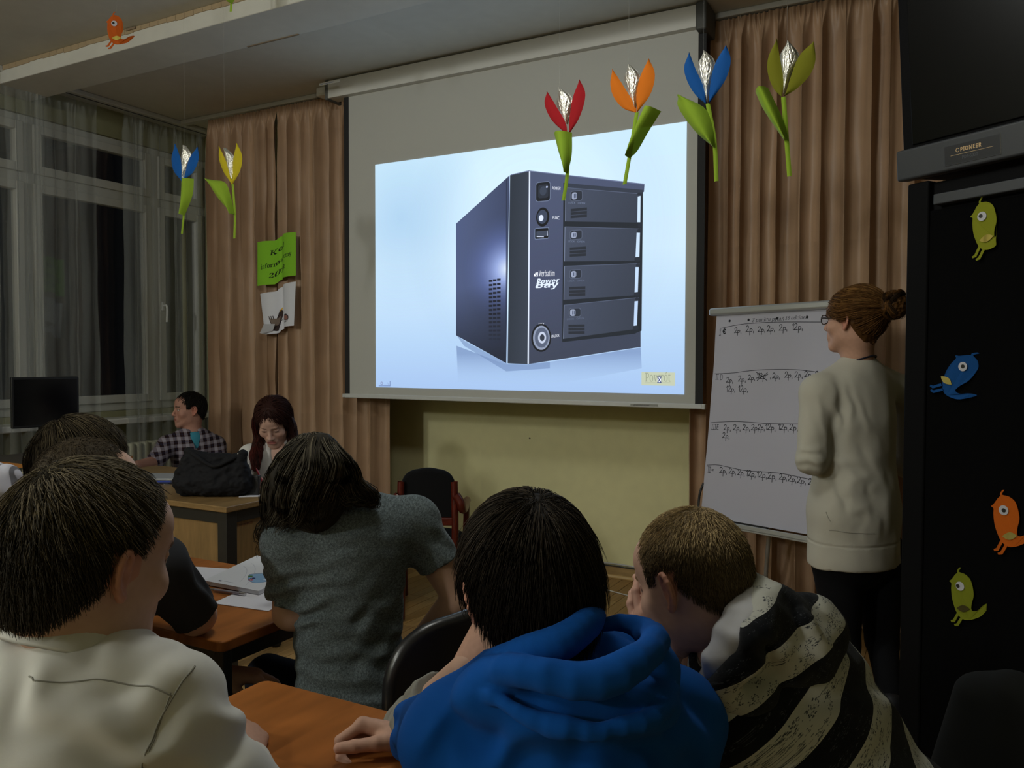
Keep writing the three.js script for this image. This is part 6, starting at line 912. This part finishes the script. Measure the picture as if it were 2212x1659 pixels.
  bulk.curve([[-1.3619,1.1761,-1.4506], [-1.3714,1.1306,-1.4097], [-1.3837,1.0709,-1.4008], [-1.4069,1.0071,-1.4087]], [0.025, 0.03, 0.022, 0.008], 0.03, 10).curve([[-1.3183,1.1817,-1.4744], [-1.3,1.1175,-1.4251], [-1.3291,1.0602,-1.43], [-1.3713,1.0182,-1.4283]], [0.034, 0.036, 0.03, 0.012], 0.03, 10).curve([[-1.3086,1.1795,-1.4796], [-1.2701,1.1336,-1.4873], [-1.2634,1.089,-1.5348], [-1.2557,1.0519,-1.5603]], [0.03, 0.032, 0.018, 0.008], 0.03, 10);
  bulk.wave = (x, y, z) => 0.002 * N3(x * 60, y * 18, z * 60);
  L([[-1.3615,1.1883,-1.474], [-1.3738,1.1578,-1.4094], [-1.3937,1.098,-1.3964], [-1.4295,1.0141,-1.4195], [-1.4631,0.9552,-1.4447]], { n: 340, r0: 0.022, r1: 0.02 });
  L([[-1.3378,1.1883,-1.4641], [-1.3292,1.1456,-1.3989], [-1.3558,1.069,-1.3931], [-1.3951,0.9962,-1.4147]], { n: 360, r0: 0.026, r1: 0.03 });
  L([[-1.3165,1.1916,-1.4644], [-1.2795,1.14,-1.4028], [-1.3198,1.0638,-1.4124], [-1.3808,1.0072,-1.4228]], { n: 380, r0: 0.028, r1: 0.034 });
  L([[-1.302,1.1894,-1.4721], [-1.2455,1.1472,-1.4329], [-1.2798,1.0891,-1.4463], [-1.3572,1.0401,-1.4368]], { n: 320, r0: 0.026, r1: 0.03 });
  L([[-1.3039,1.1884,-1.4824], [-1.2476,1.1527,-1.4774], [-1.2438,1.1032,-1.5231], [-1.2346,1.056,-1.5605], [-1.2402,1.0357,-1.5568]], { n: 260, r0: 0.024, r1: 0.015, curl: 3, wavy: 0.012 });
  L([[-1.294,1.1796,-1.4874], [-1.2472,1.1237,-1.4652], [-1.2531,1.0744,-1.5171], [-1.238,1.0465,-1.547], [-1.2228,1.0594,-1.567]], { n: 200, r0: 0.024, r1: 0.013, curl: 3, wavy: 0.012 });
  L([[-1.2838,1.1659,-1.4356], [-1.2629,1.0984,-1.4672], [-1.2597,1.0611,-1.513], [-1.2511,1.0371,-1.5282]], { n: 110, r0: 0.025, r1: 0.016, wavy: 0.014 });
  L([[-1.3048,1.1457,-1.4121], [-1.2893,1.0891,-1.4412], [-1.2726,1.0628,-1.4947], [-1.2686,1.0326,-1.5185]], { n: 80, r0: 0.02, r1: 0.012, wavy: 0.012 });
  L([[-1.3966,1.0839,-1.4171], [-1.4447,1.0121,-1.4226], [-1.4821,0.9608,-1.4346], [-1.4842,0.9107,-1.4544]], { n: 14, r0: 0.012, r1: 0.012, wavy: 0.01 });
  part('hair', mergeGeometries([cap, bulk.mesh({ cell: 0.006, color: (p) => shade(hc, 0.6 + 0.3 * N3(p[0] * 90, p[1] * 20, p[2] * 90)) }), S.geo()]), hairMat, t, 'long wavy dark brown hair'); lower(t, T, hip, { flat: dir(-0.9, 0, 0.4) });
}
{ // ---------------- woman at the flip chart
  const t = person('woman with a ginger bun and glasses in a long pale cardigan at the flip chart');
  const H = new Frame([-0.3417,1.5476,-3.4604], dir(-0.66, 0.04, 0.75), [0, 1, 0], 1.0), neck = [-0.3232,1.3868,-3.4872], shL = [-0.4501,1.2675,-3.346], shR = [-0.1543,1.2562,-3.733], hip = [-0.3283,0.7592,-3.4955], elL = [-0.465,1.0125,-3.283], wrL = [-0.3794,0.9913,-3.6698], elR = [-0.1251,0.9439,-3.7828], wrR = [-0.301,0.974,-3.8594];
  const fwd = dir(-0.66, 0, 0.75), rt = norm(cross(fwd, [0, 1, 0])), ax = [rt, [0, 1, 0], fwd], c = (x, y, d) => [-0.3365,1.4033,-3.4807];
  const s = new Field(), at = (u, r = 0, f = 0) => add(add([hip[0], u, hip[2]], rt, r), fwd, f), yH = [-0.3222,0.5867,-3.4584][1];
  s.ell(at(yH + 0.02, 0.0), [0.225, 0.2, 0.16], 0.05, ax).ell(at(yH + 0.2, 0.0), [0.222, 0.2, 0.165], 0.06, ax).ell(at(yH + 0.36), [0.19, 0.2, 0.14], 0.06, ax).ell(at(yH + 0.56, 0, 0.0), [0.185, 0.2, 0.14], 0.06, ax).ell(at(yH + 0.68, 0, -0.015), [0.17, 0.11, 0.095], 0.05, ax);
  for (const q of [shL, shR]) s.cone(add(neck, [0, 1, 0], -0.032), q, 0.062, 0.066, 0.05);
  s.cone(shL, elL, 0.066, 0.056, 0.035).cone(elL, wrL, 0.056, 0.04, 0.02).cone(shR, elR, 0.066, 0.056, 0.035).cone(elR, wrR, 0.056, 0.04, 0.02);
  s.plane([0, yH, 0], [0, -1, 0], 0.006);
  s.wave = (() => { const f1 = folds([[[-0.3348,1.0076,-3.2737], norm(add(RIGHT, [0, 1, 0], 0.45)), 0.08, 0.0035, 0.17], [[-0.2557,0.8685,-3.3113], norm(add(RIGHT, [0, 1, 0], 0.3)), 0.11, 0.004, 0.2], [[-0.3182,0.938,-3.2801], norm(add([0, 1, 0], RIGHT, -0.25)), 0.09, 0.004, 0.1], [[-0.4577,1.0247,-3.2078], [0, 1, 0], 0.05, 0.004, 0.08], [[-0.3535,1.1992,-3.2706], norm(add(RIGHT, [0, 1, 0], 0.2)), 0.05, 0.005, 0.1]]); return (x, y, z) => f1(x, y, z) + 0.004 * N3(x * 7, y * 4, z * 7) + (y < yH + 0.1 && y > yH + 0.094 ? 0.002 : 0); })();
  part('cardigan', s.mesh({ cell: 0.008, uv: uvFlat(RIGHT, [0, 1, 0]) }), cloth([0.50, 0.475, 0.40], 0.95, { bump: 0.0005, rep: 60 }), t);
  part('pocket_seam', mergeGeometries([seam(s, [[-0.48,0.7976,-3.0737], [-0.4385,0.7944,-3.096]], 0.002, 8), seam(s, [[-0.4599,0.7505,-3.0828], [-0.319,0.7442,-3.1588], [-0.1558,0.7396,-3.2469]], 0.0016)]), cloth([0.3, 0.285, 0.24], 0.95, { bump: 0 }), t);
  const l = new Field(); const kn = [[-0.3538,0.2685,-3.4296], [-0.2251,0.2502,-3.5895]], an = [[-0.2989,0.09,-3.2447], [-0.1749,0.09,-3.3591]], hp = [[-0.3805,0.641,-3.4061], [-0.2481,0.6177,-3.5906]];
  for (let i = 0; i < 2; i++) l.cone(hp[i], kn[i], 0.105, 0.064, 0.03).cone(kn[i], an[i], 0.062, 0.04, 0.015); l.ell(at(yH + 0.03), [0.19, 0.14, 0.14], 0.03, ax); part('leggings', l.mesh({ cell: 0.011 }), cloth([0.006, 0.006, 0.007], 0.95), t); for (const a of an) shoe(a, fwd, shoeMat, t);
  const b = new Field(); b.ell(at(yH + 0.56), [0.15, 0.2, 0.11], 0.05, ax).cone(add(neck, [0, 1, 0], -0.14), neck, 0.07, 0.053, 0.03).cone(neck, H.at(0, -0.06, -0.03), 0.055, 0.052, 0.03); b.cone(add(neck, [0, 1, 0], -0.04), add(shL, [0, 1, 0], 0.0), 0.05, 0.045, 0.04).cone(add(neck, [0, 1, 0], -0.04), add(shR, [0, 1, 0], 0.0), 0.05, 0.045, 0.04); arm(b, shL, elL, wrL, { r: [0.045, 0.04, 0.038, 0.026] }); arm(b, shR, elR, wrR, { r: [0.045, 0.04, 0.038, 0.026] });
  const pink = [0.50, 0.285, 0.2];
  bodyPart(t, [b.mesh({ cell: 0.009, color: () => pink }), headGeo(H, { cell: 0.003, female: true, skin: pink, wide: 1.04, neck: { to: neck, r: 1.1 }, brow: [0.16, 0.07, 0.03] }), handGeo(wrL, dir(0.7, 0.05, 0.5), dir(0.2, -0.5, -0.6), { left: true }), handGeo(wrR, dir(-0.8, 0.05, 0.2), dir(0, -0.5, 0.6), {})]);
  const hc = [0.125, 0.055, 0.015], bun = H.at(0.0, 0.062, -0.158), tie = H.at(0, 0.05, -0.105);
  const [cap, S] = scalpHair(H, { n: 4200, length: 0.12, thick: 0.022, color: hc, lift: 0.0, over: 0.02, w: 0.0011, wild: 0.1, steps: 7, vary: 0.7, capTone: 0.6, tip: { color: [0.24, 0.12, 0.035], share: 0.4, lo: 0, hi: 0.1 },
    line: (p) => Math.min(p[1] - (p[2] > 0.035 ? 0.035 - (0.09 - p[2]) * 0.3 : p[2] > 0.012 ? -0.004 : p[2] > -0.03 ? 0.014 + (p[2] - 0.012) * 0.4 : -0.092 + Math.max(0, p[2] + 0.07) * 1.8), 0.092 - p[2]),
    flow: (p, g) => { const d = sub([0, 0.045, -0.13], p), q = sub(d, g.map((v) => v * dot(d, g))); return norm(add(q, [0, p[2] > 0.02 ? -0.5 : 0, 0], 0.08)); } });
  const bf = new Field(); bf.cone(tie, mix(tie, bun, 0.5), 0.028, 0.035, 0.02).ell(bun, [0.05, 0.055, 0.046], 0.02).ell(add(bun, [0, 1, 0], 0.022), [0.028, 0.025, 0.024], 0.02).cone(H.at(0, 0.02, -0.1), H.at(0, -0.07, -0.075), 0.03, 0.022, 0.03); bf.wave = (x, y, z) => 0.004 * N3(x * 60, y * 60, z * 60);
  for (let i = 0; i < 7; i++) { const a0 = i * 0.9, pts = []; for (let k = 0; k <= 8; k++) { const a = a0 + k * 0.7, r = 0.05 + 0.01 * Math.sin(k + i); pts.push(add(add(bun, H.x, Math.cos(a) * r * 0.9), norm(add(H.y, H.z, (i - 3) * 0.22)), Math.sin(a) * r)); } lock(S, pts, { n: 46, r0: 0.009, r1: 0.007, w: 0.001, color: i % 3 ? hc : [0.035, 0.018, 0.008], vary: 0.7, wavy: 0.002 }); }
  part('hair', mergeGeometries([cap, bf.mesh({ cell: 0.005, color: (p) => shade(hc, 0.55 + 0.35 * N3(p[0] * 80, p[1] * 80, p[2] * 80)) }), S.geo()]), hairMat, t, 'ginger hair pinned up in a loose bun');
  part('hair_tie', new THREE.TorusGeometry(0.03, 0.007, 8, 20).applyMatrix4(new THREE.Matrix4().makeBasis(V3(H.x), V3(H.y), V3(H.z)).setPosition(...H.at(0, 0.05, -0.118))), std([0.008, 0.008, 0.008], 0.8), t);
  const gl = []; for (const sd of [-1, 1]) { gl.push(tube([H.at(sd * 0.076, 0.012, 0.0), H.at(sd * 0.074, 0.01, 0.05), H.at(sd * 0.066, 0.01, 0.097)], 0.0024, 12, 6)); const r = []; for (let k = 0; k <= 12; k++) { const a = k * 0.5236; r.push(H.at(sd * (0.036 + 0.029 * Math.cos(a)), 0.004 + 0.018 * Math.sin(a), 0.103 - 0.006 * Math.abs(Math.cos(a)))); } gl.push(tube(r, 0.0022, 30, 5)); } gl.push(tube([H.at(-0.01, 0.01, 0.106), H.at(0, 0.013, 0.111), H.at(0.01, 0.01, 0.106)], 0.002, 8, 5));
  const gg = part('glasses', mergeGeometries(gl), std([0.02, 0.015, 0.015], 0.3), t); for (const sd of [-1, 1]) part('lens', new THREE.CylinderGeometry(1, 1, 0.1, 24).rotateX(Math.PI / 2).scale(0.029, 0.018, 0.015).applyMatrix4(H.matrix().multiply(new THREE.Matrix4().makeTranslation(sd * 0.036, 0.004, 0.1))), paneM, gg);
  const nr = []; for (let i = 0; i <= 16; i++) { const a = 6.283 * i / 16; nr.push(add(add(add(neck, [0, 1, 0], -0.005 - 0.03 * Math.cos(a)), fwd, 0.066 * Math.cos(a)), rt, 0.066 * Math.sin(a))); } part('necklace', tube(nr, 0.0045, 48, 6), std([0.01, 0.012, 0.03], 0.5), t, 'dark cord necklace');
}
{ // ---------------- girl writing at the desk
  const t = person('girl with long dark red hair in a white cardigan writing at the desk');
  const H = new Frame([-3.1537,1.0555,-3.173], dir(0.02, -0.55, -0.85), norm(add([0, 1, 0], AWAY, -0.5)), 1.0), neck = [-3.1758,0.9262,-3.2246], shR = [-3.2813,0.8723,-3.1314], shL = [-3.0882,0.8584,-3.3718], hip = off(neck, 0.02, -0.52, 0.14), elR = [-3.1795,0.74,-2.9428], wrR = [-2.9543,0.7976,-2.8505], elL = [-2.8655,0.7331,-3.2033], wrL = [-2.8717,0.7812,-2.9515];
  const s = new Field(), T = torso(s, { hip, neck, shL, shR, fat: 0.004, k: 0.05 });
  s.cone(shR, elR, 0.055, 0.046, 0.03).cone(elR, mix(elR, wrR, 0.9), 0.045, 0.034, 0.012).cone(shL, elL, 0.055, 0.046, 0.03).cone(elL, mix(elL, wrL, 0.9), 0.045, 0.034, 0.012);
  const fr = T.front; s.cone(add(add(neck, fr, 0.1), T.up, 0.02), add(add(hip, fr, 0.22), T.up, 0.2), 0.06, 0.05, 0.01, -1); s.wave = folds([[elR, norm(add(T.up, T.right, 0.5)), 0.05, 0.005, 0.12], [T.at(0.6, 0.1, 0.08), norm(add(T.right, T.up, 0.3)), 0.06, 0.005, 0.14]]);
  part('cardigan', s.mesh({ cell: 0.009, uv: uvFlat(RIGHT, [0, 1, 0]) }), cloth([0.62, 0.60, 0.58], 0.95, { bump: 0.0005, rep: 50 }), t);
  const v = new Field(); v.ell(T.at(0.4, 0.02), [0.13, 0.2, 0.105], 0.03, T.ax).ell(T.at(0.62, 0.02), [0.12, 0.13, 0.105], 0.03, T.ax).cone(add(neck, fr, 0.06), T.at(0.78, 0.1), 0.055, 0.05, 0.02, -1); part('vest_top', v.mesh({ cell: 0.01 }), cloth([0.01, 0.01, 0.012], 0.9), t, 'black top');
  const b = new Field(); torso(b, { hip, neck, shL, shR, fat: -0.014 }); b.cone(neck, H.at(0, -0.06, -0.02), 0.045, 0.045, 0.03); arm(b, shR, elR, wrR, { r: [0.04, 0.034, 0.033, 0.022] }); arm(b, shL, elL, wrL, { r: [0.04, 0.034, 0.033, 0.022] });
  const sk = [0.52, 0.32, 0.25];
  bodyPart(t, [b.mesh({ cell: 0.01, color: () => sk }), headGeo(H, { cell: 0.003, female: true, skin: sk, eyesDown: true, neck: { to: neck, r: 0.85 }, brow: [0.05, 0.025, 0.02], lips: [0.4, 0.14, 0.13], wide: 0.95 }), handGeo(wrR, dir(0.85, -0.25, -0.3), dir(0.1, -0.8, 0.5), { curl: [0.55, 0.6, 0.65, 0.7], thumb: [0.45, 1.0, 0.5], s: 0.92 }), handGeo(wrL, dir(-0.7, -0.3, -0.4), [0, -1, 0.1], { left: true, curl: [0.25, 0.25, 0.3, 0.3], s: 0.92 })]);
  const hc = [0.035, 0.012, 0.009];
  const [cap, S] = scalpHair(H, { n: 2600, length: 0.12, thick: 0.02, color: hc, whorl: [0.004, 0.13, 0.02], lift: 0.0, w: 0.0014, wild: 0.06, steps: 7, capTone: 0.7, over: 0.003,
    line: (p) => Math.min(p[1] - (p[2] > 0.045 ? 0.078 - Math.abs(p[0]) * 0.55 - (0.1 - p[2]) * 0.4 : p[2] > -0.02 ? -0.03 - (0.045 - p[2]) * 0.5 : -0.11), 0.098 - p[2]),
    flow: (p, g) => { const d = [p[0] * 3, -0.6, -0.2], q = sub(d, g.map((w) => w * dot(d, g))); return norm(q); } });
  const bulk = new Field(), red = [0.07, 0.012, 0.009];
  bulk.curve([H.at(-0.06, 0.06, 0.0), H.at(-0.085, -0.01, 0.01), H.at(-0.085, -0.09, 0.02), [-3.1897,0.8833,-3.079], [-3.1714,0.8255,-3.064]], [0.025, 0.028, 0.03, 0.034, 0.02], 0.02, 12).curve([H.at(0.06, 0.06, 0.0), H.at(0.085, -0.01, 0.0), H.at(0.085, -0.09, 0.0), [-3.0535,0.8888,-3.2211], [-3.0435,0.8151,-3.2238]], [0.025, 0.03, 0.03, 0.032, 0.02], 0.02, 12).cone(H.at(0, 0.02, -0.08), [-3.2619,0.8415,-3.3114], 0.06, 0.06, 0.04); bulk.wave = (x, y, z) => 0.004 * N3(x * 60, y * 12, z * 60);
  lock(S, [H.at(-0.04, 0.1, 0.01), H.at(-0.085, 0.03, 0.02), H.at(-0.09, -0.08, 0.03), [-3.1746,0.8857,-3.0645], [-3.1583,0.8162,-3.048]], { n: 200, r0: 0.02, r1: 0.025, w: 0.0014, color: hc, tipColor: red, wavy: 0.005 });
  lock(S, [H.at(0.04, 0.1, 0.01), H.at(0.085, 0.03, 0.02), H.at(0.09, -0.08, 0.02), [-3.0434,0.8789,-3.2034], [-3.0292,0.8056,-3.2084]], { n: 160, r0: 0.02, r1: 0.022, w: 0.0014, color: hc, wavy: 0.005 });
  part('hair', mergeGeometries([cap, bulk.mesh({ cell: 0.006, color: (p) => shade(p[1] < 0.93 ? red : hc, 0.7 + 0.3 * N3(p[0] * 80, p[1] * 16, p[2] * 80)) }), S.geo()]), hairMat, t, 'long straight dark red hair'); lower(t, T, hip);
  const pn = thing('pen', 'red pen held by the writing girl', 'pen'), a = [-2.9023,0.8001,-2.8446], z = [-2.9534,0.8605,-2.8533]; part('barrel', bar(a, mix(a, z, 0.9), 0.005, 10), std([0.28, 0.01, 0.02], 0.4), pn); part('push_button', bar(mix(a, z, 0.9), z, 0.003, 8), std([0.2, 0.01, 0.015], 0.4), pn);
}
{ // ---------------- man in the chequered shirt by the window
  const t = person('young man in a brown and white chequered shirt sitting by the window');
  const H = new Frame([-4.7062,1.0265,-3.9249], dir(-0.78, 0.02, -0.62), [0, 1, 0], 1.0), neck = [-4.7001,0.8815,-3.9456], shR = [-4.7658,0.7874,-3.7929], shL = [-4.6153,0.7687,-4.0783], hip = off(neck, 0.0, -0.54, 0.06), elR = [-4.7018,0.6875,-3.6305], wrR = [-4.5903,0.702,-3.4069], elL = [-4.486,0.5583,-4.0268], wrL = [-4.4165,0.5096,-3.7213];
  const s = new Field(), T = torso(s, { hip, neck, shL, shR, fat: 0.008, k: 0.05 });
  s.cone(shR, mix(shR, elR, 0.95), 0.066, 0.06, 0.03).cone(shL, elL, 0.064, 0.056, 0.03).cone(elL, wrL, 0.05, 0.035, 0.02);
  const ring = []; for (let i = 0; i <= 12; i++) { const a = 0.7 + 4.9 * i / 12; ring.push(add(add(add(neck, T.front, Math.cos(a) * 0.068), T.right, Math.sin(a) * 0.068), [0, 1, 0], 0.0 - 0.025 * Math.cos(a))); } s.path(ring, 0.014, 0.015);
  s.cone(add(add(neck, T.front, 0.09), T.up, 0.03), T.at(0.82, 0.12), 0.04, 0.012, 0.01, -1); s.wave = folds([[T.at(0.4, 0.1), norm(add(T.up, T.right, 0.6)), 0.08, 0.006, 0.2], [mix(shL, elL, 0.5), T.up, 0.06, 0.005, 0.1]]);
  const plaid = canvasTex(512, 512, (c, W, Hh) => { c.fillStyle = '#2b1a1a'; c.fillRect(0, 0, W, Hh); const n = 4, p = W / n; for (let i = 0; i < n; i++) { c.globalAlpha = 0.5; c.fillStyle = '#b9b6c2'; c.fillRect(i * p, 0, p * 0.46, Hh); c.fillRect(0, i * p, W, p * 0.46); c.globalAlpha = 0.25; c.fillStyle = '#23305c'; c.fillRect(i * p + p * 0.62, 0, p * 0.14, Hh); c.fillRect(0, i * p + p * 0.62, W, p * 0.14); } c.globalAlpha = 1; });
  plaid.wrapS = plaid.wrapT = THREE.RepeatWrapping; plaid.repeat.set(1, 1);
  const pm = cloth([1, 1, 1], 0.9, { bump: 0.0003, rep: 40 }); pm.map = plaid;
  part('shirt', s.mesh({ cell: 0.01, uv: (p) => { const d = sub(p, hip); return [dot(d, T.right) / 0.19, dot(d, T.up) / 0.19]; } }), pm, t);
  const b = new Field(); torso(b, { hip, neck, shL, shR, fat: -0.012 }); b.cone(neck, H.at(0, -0.06, -0.025), 0.058, 0.054, 0.03); arm(b, shR, elR, wrR, { r: [0.05, 0.045, 0.045, 0.03] }); arm(b, shL, elL, wrL, { r: [0.045, 0.04, 0.036, 0.026] });
  const sk = [0.42, 0.215, 0.155];
  bodyPart(t, [b.mesh({ cell: 0.01, color: () => sk }), headGeo(H, { cell: 0.003, skin: sk, neck: { to: neck, r: 1.1 }, brow: [0.05, 0.03, 0.02] }), handGeo(wrR, dir(-0.8, -0.05, -0.5), [0, -1, 0.1], { curl: [0.3, 0.35, 0.4, 0.4] }), handGeo(wrL, dir(-0.8, -0.05, -0.3), [0, -1, 0], { left: true })]);
  const u = new Field(); u.ell(T.at(0.82, 0.04), [0.1, 0.1, 0.075], 0.03, T.ax).cone(neck, T.at(0.9, 0.05), 0.06, 0.06, 0.02).cone(add(neck, [0, 1, 0], 0.0), add(neck, [0, 1, 0], 0.1), 0.07, 0.07, 0.008, -1); part('undershirt', u.mesh({ cell: 0.009 }), cloth([0.05, 0.24, 0.32], 0.9), t, 'turquoise T-shirt under the collar');
  const [cap, S] = scalpHair(H, { n: 2200, length: 0.028, thick: 0.011, color: [0.016, 0.013, 0.01], lift: 0.3, w: 0.0012, wild: 0.25, steps: 4, over: 0.002 }); hairPart(t, cap, S); lower(t, T, hip);
}
{ // ---------------- boy with the cropped head, arm on the cherry table
  const t = person('boy with close-cropped hair and a dark grey T-shirt, elbow on the cherry table');
  const H = new Frame([-1.6801,1.0944,-1.1277], dir(0.74, -0.12, 0.64), norm(add([0, 1, 0], RIGHT, 0.12)), 1.0), neck = [-1.6651,1.0101,-1.1327], shR = [-1.529,0.9416,-1.181], shL = [-1.8857,0.8939,-1.1798], hip = off(neck, -0.12, -0.56, -0.16), elR = [-1.5694,0.7842,-1.324], wrR = [-1.7327,0.9786,-1.3225], elL = off(shL, 0.16, -0.2, 0.16), wrL = off(shL, 0.36, -0.3, 0.1);
  const s = new Field(), T = torso(s, { hip, neck, shL, shR, fat: 0.008, k: 0.05 });
  s.cone(shR, elR, 0.062, 0.056, 0.03, 1, 0.93).cone(shL, elL, 0.06, 0.055, 0.03, 1, 0.8);
  s.wave = folds([[mix(shR, elR, 0.55), norm(add(T.right, T.up, -0.6)), 0.045, 0.006, 0.12]]); part('tshirt', s.mesh({ cell: 0.007, uv: uvFlat(RIGHT, [0, 1, 0]) }), cloth([0.040, 0.042, 0.048], 0.95, { bump: 0.0003, rep: 60 }), t);
  const b = new Field(); torso(b, { hip, neck, shL, shR, fat: -0.012 }); b.cone(neck, H.at(0, -0.06, -0.03), 0.056, 0.054, 0.03); arm(b, shR, elR, wrR, { r: [0.05, 0.045, 0.044, 0.028] }); arm(b, shL, elL, wrL, { r: [0.045, 0.04, 0.038, 0.026] });
  bodyPart(t, [b.mesh({ cell: 0.008, color: () => SKIN }), headGeo(H, { cell: 0.003, neck: { to: neck } }), handGeo(wrR, dir(-0.3, 0.85, 0.1), dir(-0.6, 0.1, -0.4), { curl: [0.5, 0.5, 0.55, 0.6] }), handGeo(wrL, dir(0.8, -0.1, 0.2), [0, -1, 0], { left: true })]);
  const [cap, S] = scalpHair(H, { n: 5000, length: 0.009, thick: 0.005, color: [0.06, 0.045, 0.028], lift: 0.8, w: 0.0005, wild: 0.3, steps: 3, capTone: 0.9, line: (p) => Math.min(p[1] - (p[2] > 0.03 ? 0.062 - (0.09 - p[2]) * 0.3 : p[2] > -0.012 ? 0.0 : -0.07), 0.076 - p[2]) }); hairPart(t, cap, S, 'close-cropped light brown hair'); lower(t, T, hip, { flat: dir(0.8, 0, 0.5) });
}
{ // ---------------- boy behind him with fuller brown hair
  const t = person('boy with swept brown hair in the second row, behind the cropped head');
  const H = new Frame([-2.0493,1.1046,-1.3607], dir(0.80, -0.2, 0.52), norm(add([0, 1, 0], RIGHT, 0.18)), 1.02), neck = [-2.0728,0.9925,-1.3666], shR = [-1.9717,0.9011,-1.4179], shL = [-2.3331,0.8772,-1.3922], hip = off(neck, -0.1, -0.56, -0.1), elR = off(shR, 0.12, -0.22, 0.12), wrR = off(elR, 0.2, 0.0, 0.1), elL = off(shL, 0.05, -0.25, 0.15), wrL = off(elL, 0.22, -0.04, 0.1);
  const s = new Field(), T = torso(s, { hip, neck, shL, shR, fat: 0.01, k: 0.05 }); s.cone(shR, elR, 0.06, 0.052, 0.03).cone(elR, wrR, 0.05, 0.036, 0.01).cone(shL, elL, 0.06, 0.052, 0.03).cone(elL, wrL, 0.05, 0.036, 0.01); part('sweater', s.mesh({ cell: 0.011 }), cloth([0.02, 0.022, 0.035], 0.95), t);
  const b = new Field(); torso(b, { hip, neck, shL, shR, fat: -0.012 }); b.cone(neck, H.at(0, -0.06, -0.03), 0.056, 0.054, 0.03); arm(b, shR, elR, wrR); arm(b, shL, elL, wrL);
  bodyPart(t, [b.mesh({ cell: 0.012, color: () => SKIN }), headGeo(H, { cell: 0.003, neck: { to: neck } }), handGeo(wrR, dir(0.8, -0.1, 0.3), [0, -1, 0], {}), handGeo(wrL, dir(0.8, -0.1, 0.3), [0, -1, 0], { left: true })]);
  const [cap, S] = scalpHair(H, { n: 4200, length: 0.075, thick: 0.017, color: [0.04, 0.031, 0.02], tip: { color: [0.10, 0.078, 0.045], share: 0.6, lo: 0.03, hi: 0.1 }, whorl: [0.02, 0.1, -0.09], lift: 0.15, w: 0.0008, wild: 0.2, steps: 6 }); hairPart(t, cap, S, 'brown hair swept forward'); lower(t, T, hip, { flat: dir(0.8, 0, 0.5) });
}
{ // ---------------- person cut off by the left edge
  const t = person('person in a pale striped shirt cut off by the left edge of the picture');
  const H = new Frame([-2.1898,1.2529,-1.0626], dir(0.75, 0, 0.6), [0, 1, 0], 1.0), neck = [-2.1431,1.1399,-1.0838], shR = [-1.9873,1.0845,-1.0977], shL = [-2.305,1.0485,-1.0725], hip = off(neck, -0.05, -0.56, -0.08), elR = [-2.0361,0.8858,-1.1323], wrR = off(elR, 0.05, -0.02, 0.24), elL = off(shL, 0.02, -0.27, 0.08), wrL = off(elL, 0.12, 0, 0.22);
  const s = new Field(), T = torso(s, { hip, neck, shL, shR, fat: 0.004, k: 0.05 }); s.cone(shR, mix(shR, elR, 0.32), 0.058, 0.054, 0.03).cone(shL, mix(shL, elL, 0.32), 0.058, 0.054, 0.03); s.wave = folds([[shR, norm(add(RIGHT, [0, 1, 0], 0.8)), 0.04, 0.006, 0.12]]);
  const st = noiseTex(256, 32, (u) => { const k = Math.abs((u * 10) % 1 - 0.5) < 0.12 ? 0.5 : 0.86; return [k, k, k * 1.04]; }), sm = cloth([1, 1, 1], 0.9, { bump: 0 }); st.repeat.set(4, 1); sm.map = st; sm.color.setRGB(0.8, 0.8, 0.84);
  part('shirt', s.mesh({ cell: 0.009, uv: uvFlat(norm(add(RIGHT, [0, 1, 0], 0.35)), [0, 1, 0]) }), sm, t);
  const b = new Field(); torso(b, { hip, neck, shL, shR, fat: -0.012 }); b.cone(neck, H.at(0, -0.06, -0.03), 0.056, 0.054, 0.03); arm(b, shR, elR, wrR, { r: [0.048, 0.04, 0.038, 0.026] }); arm(b, shL, elL, wrL, { r: [0.048, 0.04, 0.038, 0.026] });
  bodyPart(t, [b.mesh({ cell: 0.01, color: () => SKIN }), headGeo(H, { cell: 0.0035, neck: { to: neck } }), handGeo(wrR, dir(0.3, -0.1, 0.8), [0, -1, 0], {}), handGeo(wrL, dir(0.3, -0.1, 0.8), [0, -1, 0], { left: true })]);
  const [cap, S] = scalpHair(H, { n: 1500, length: 0.04, thick: 0.012, color: [0.03, 0.022, 0.015], w: 0.001 }); hairPart(t, cap, S); lower(t, T, hip);
}
renderer.render(scene, camera);
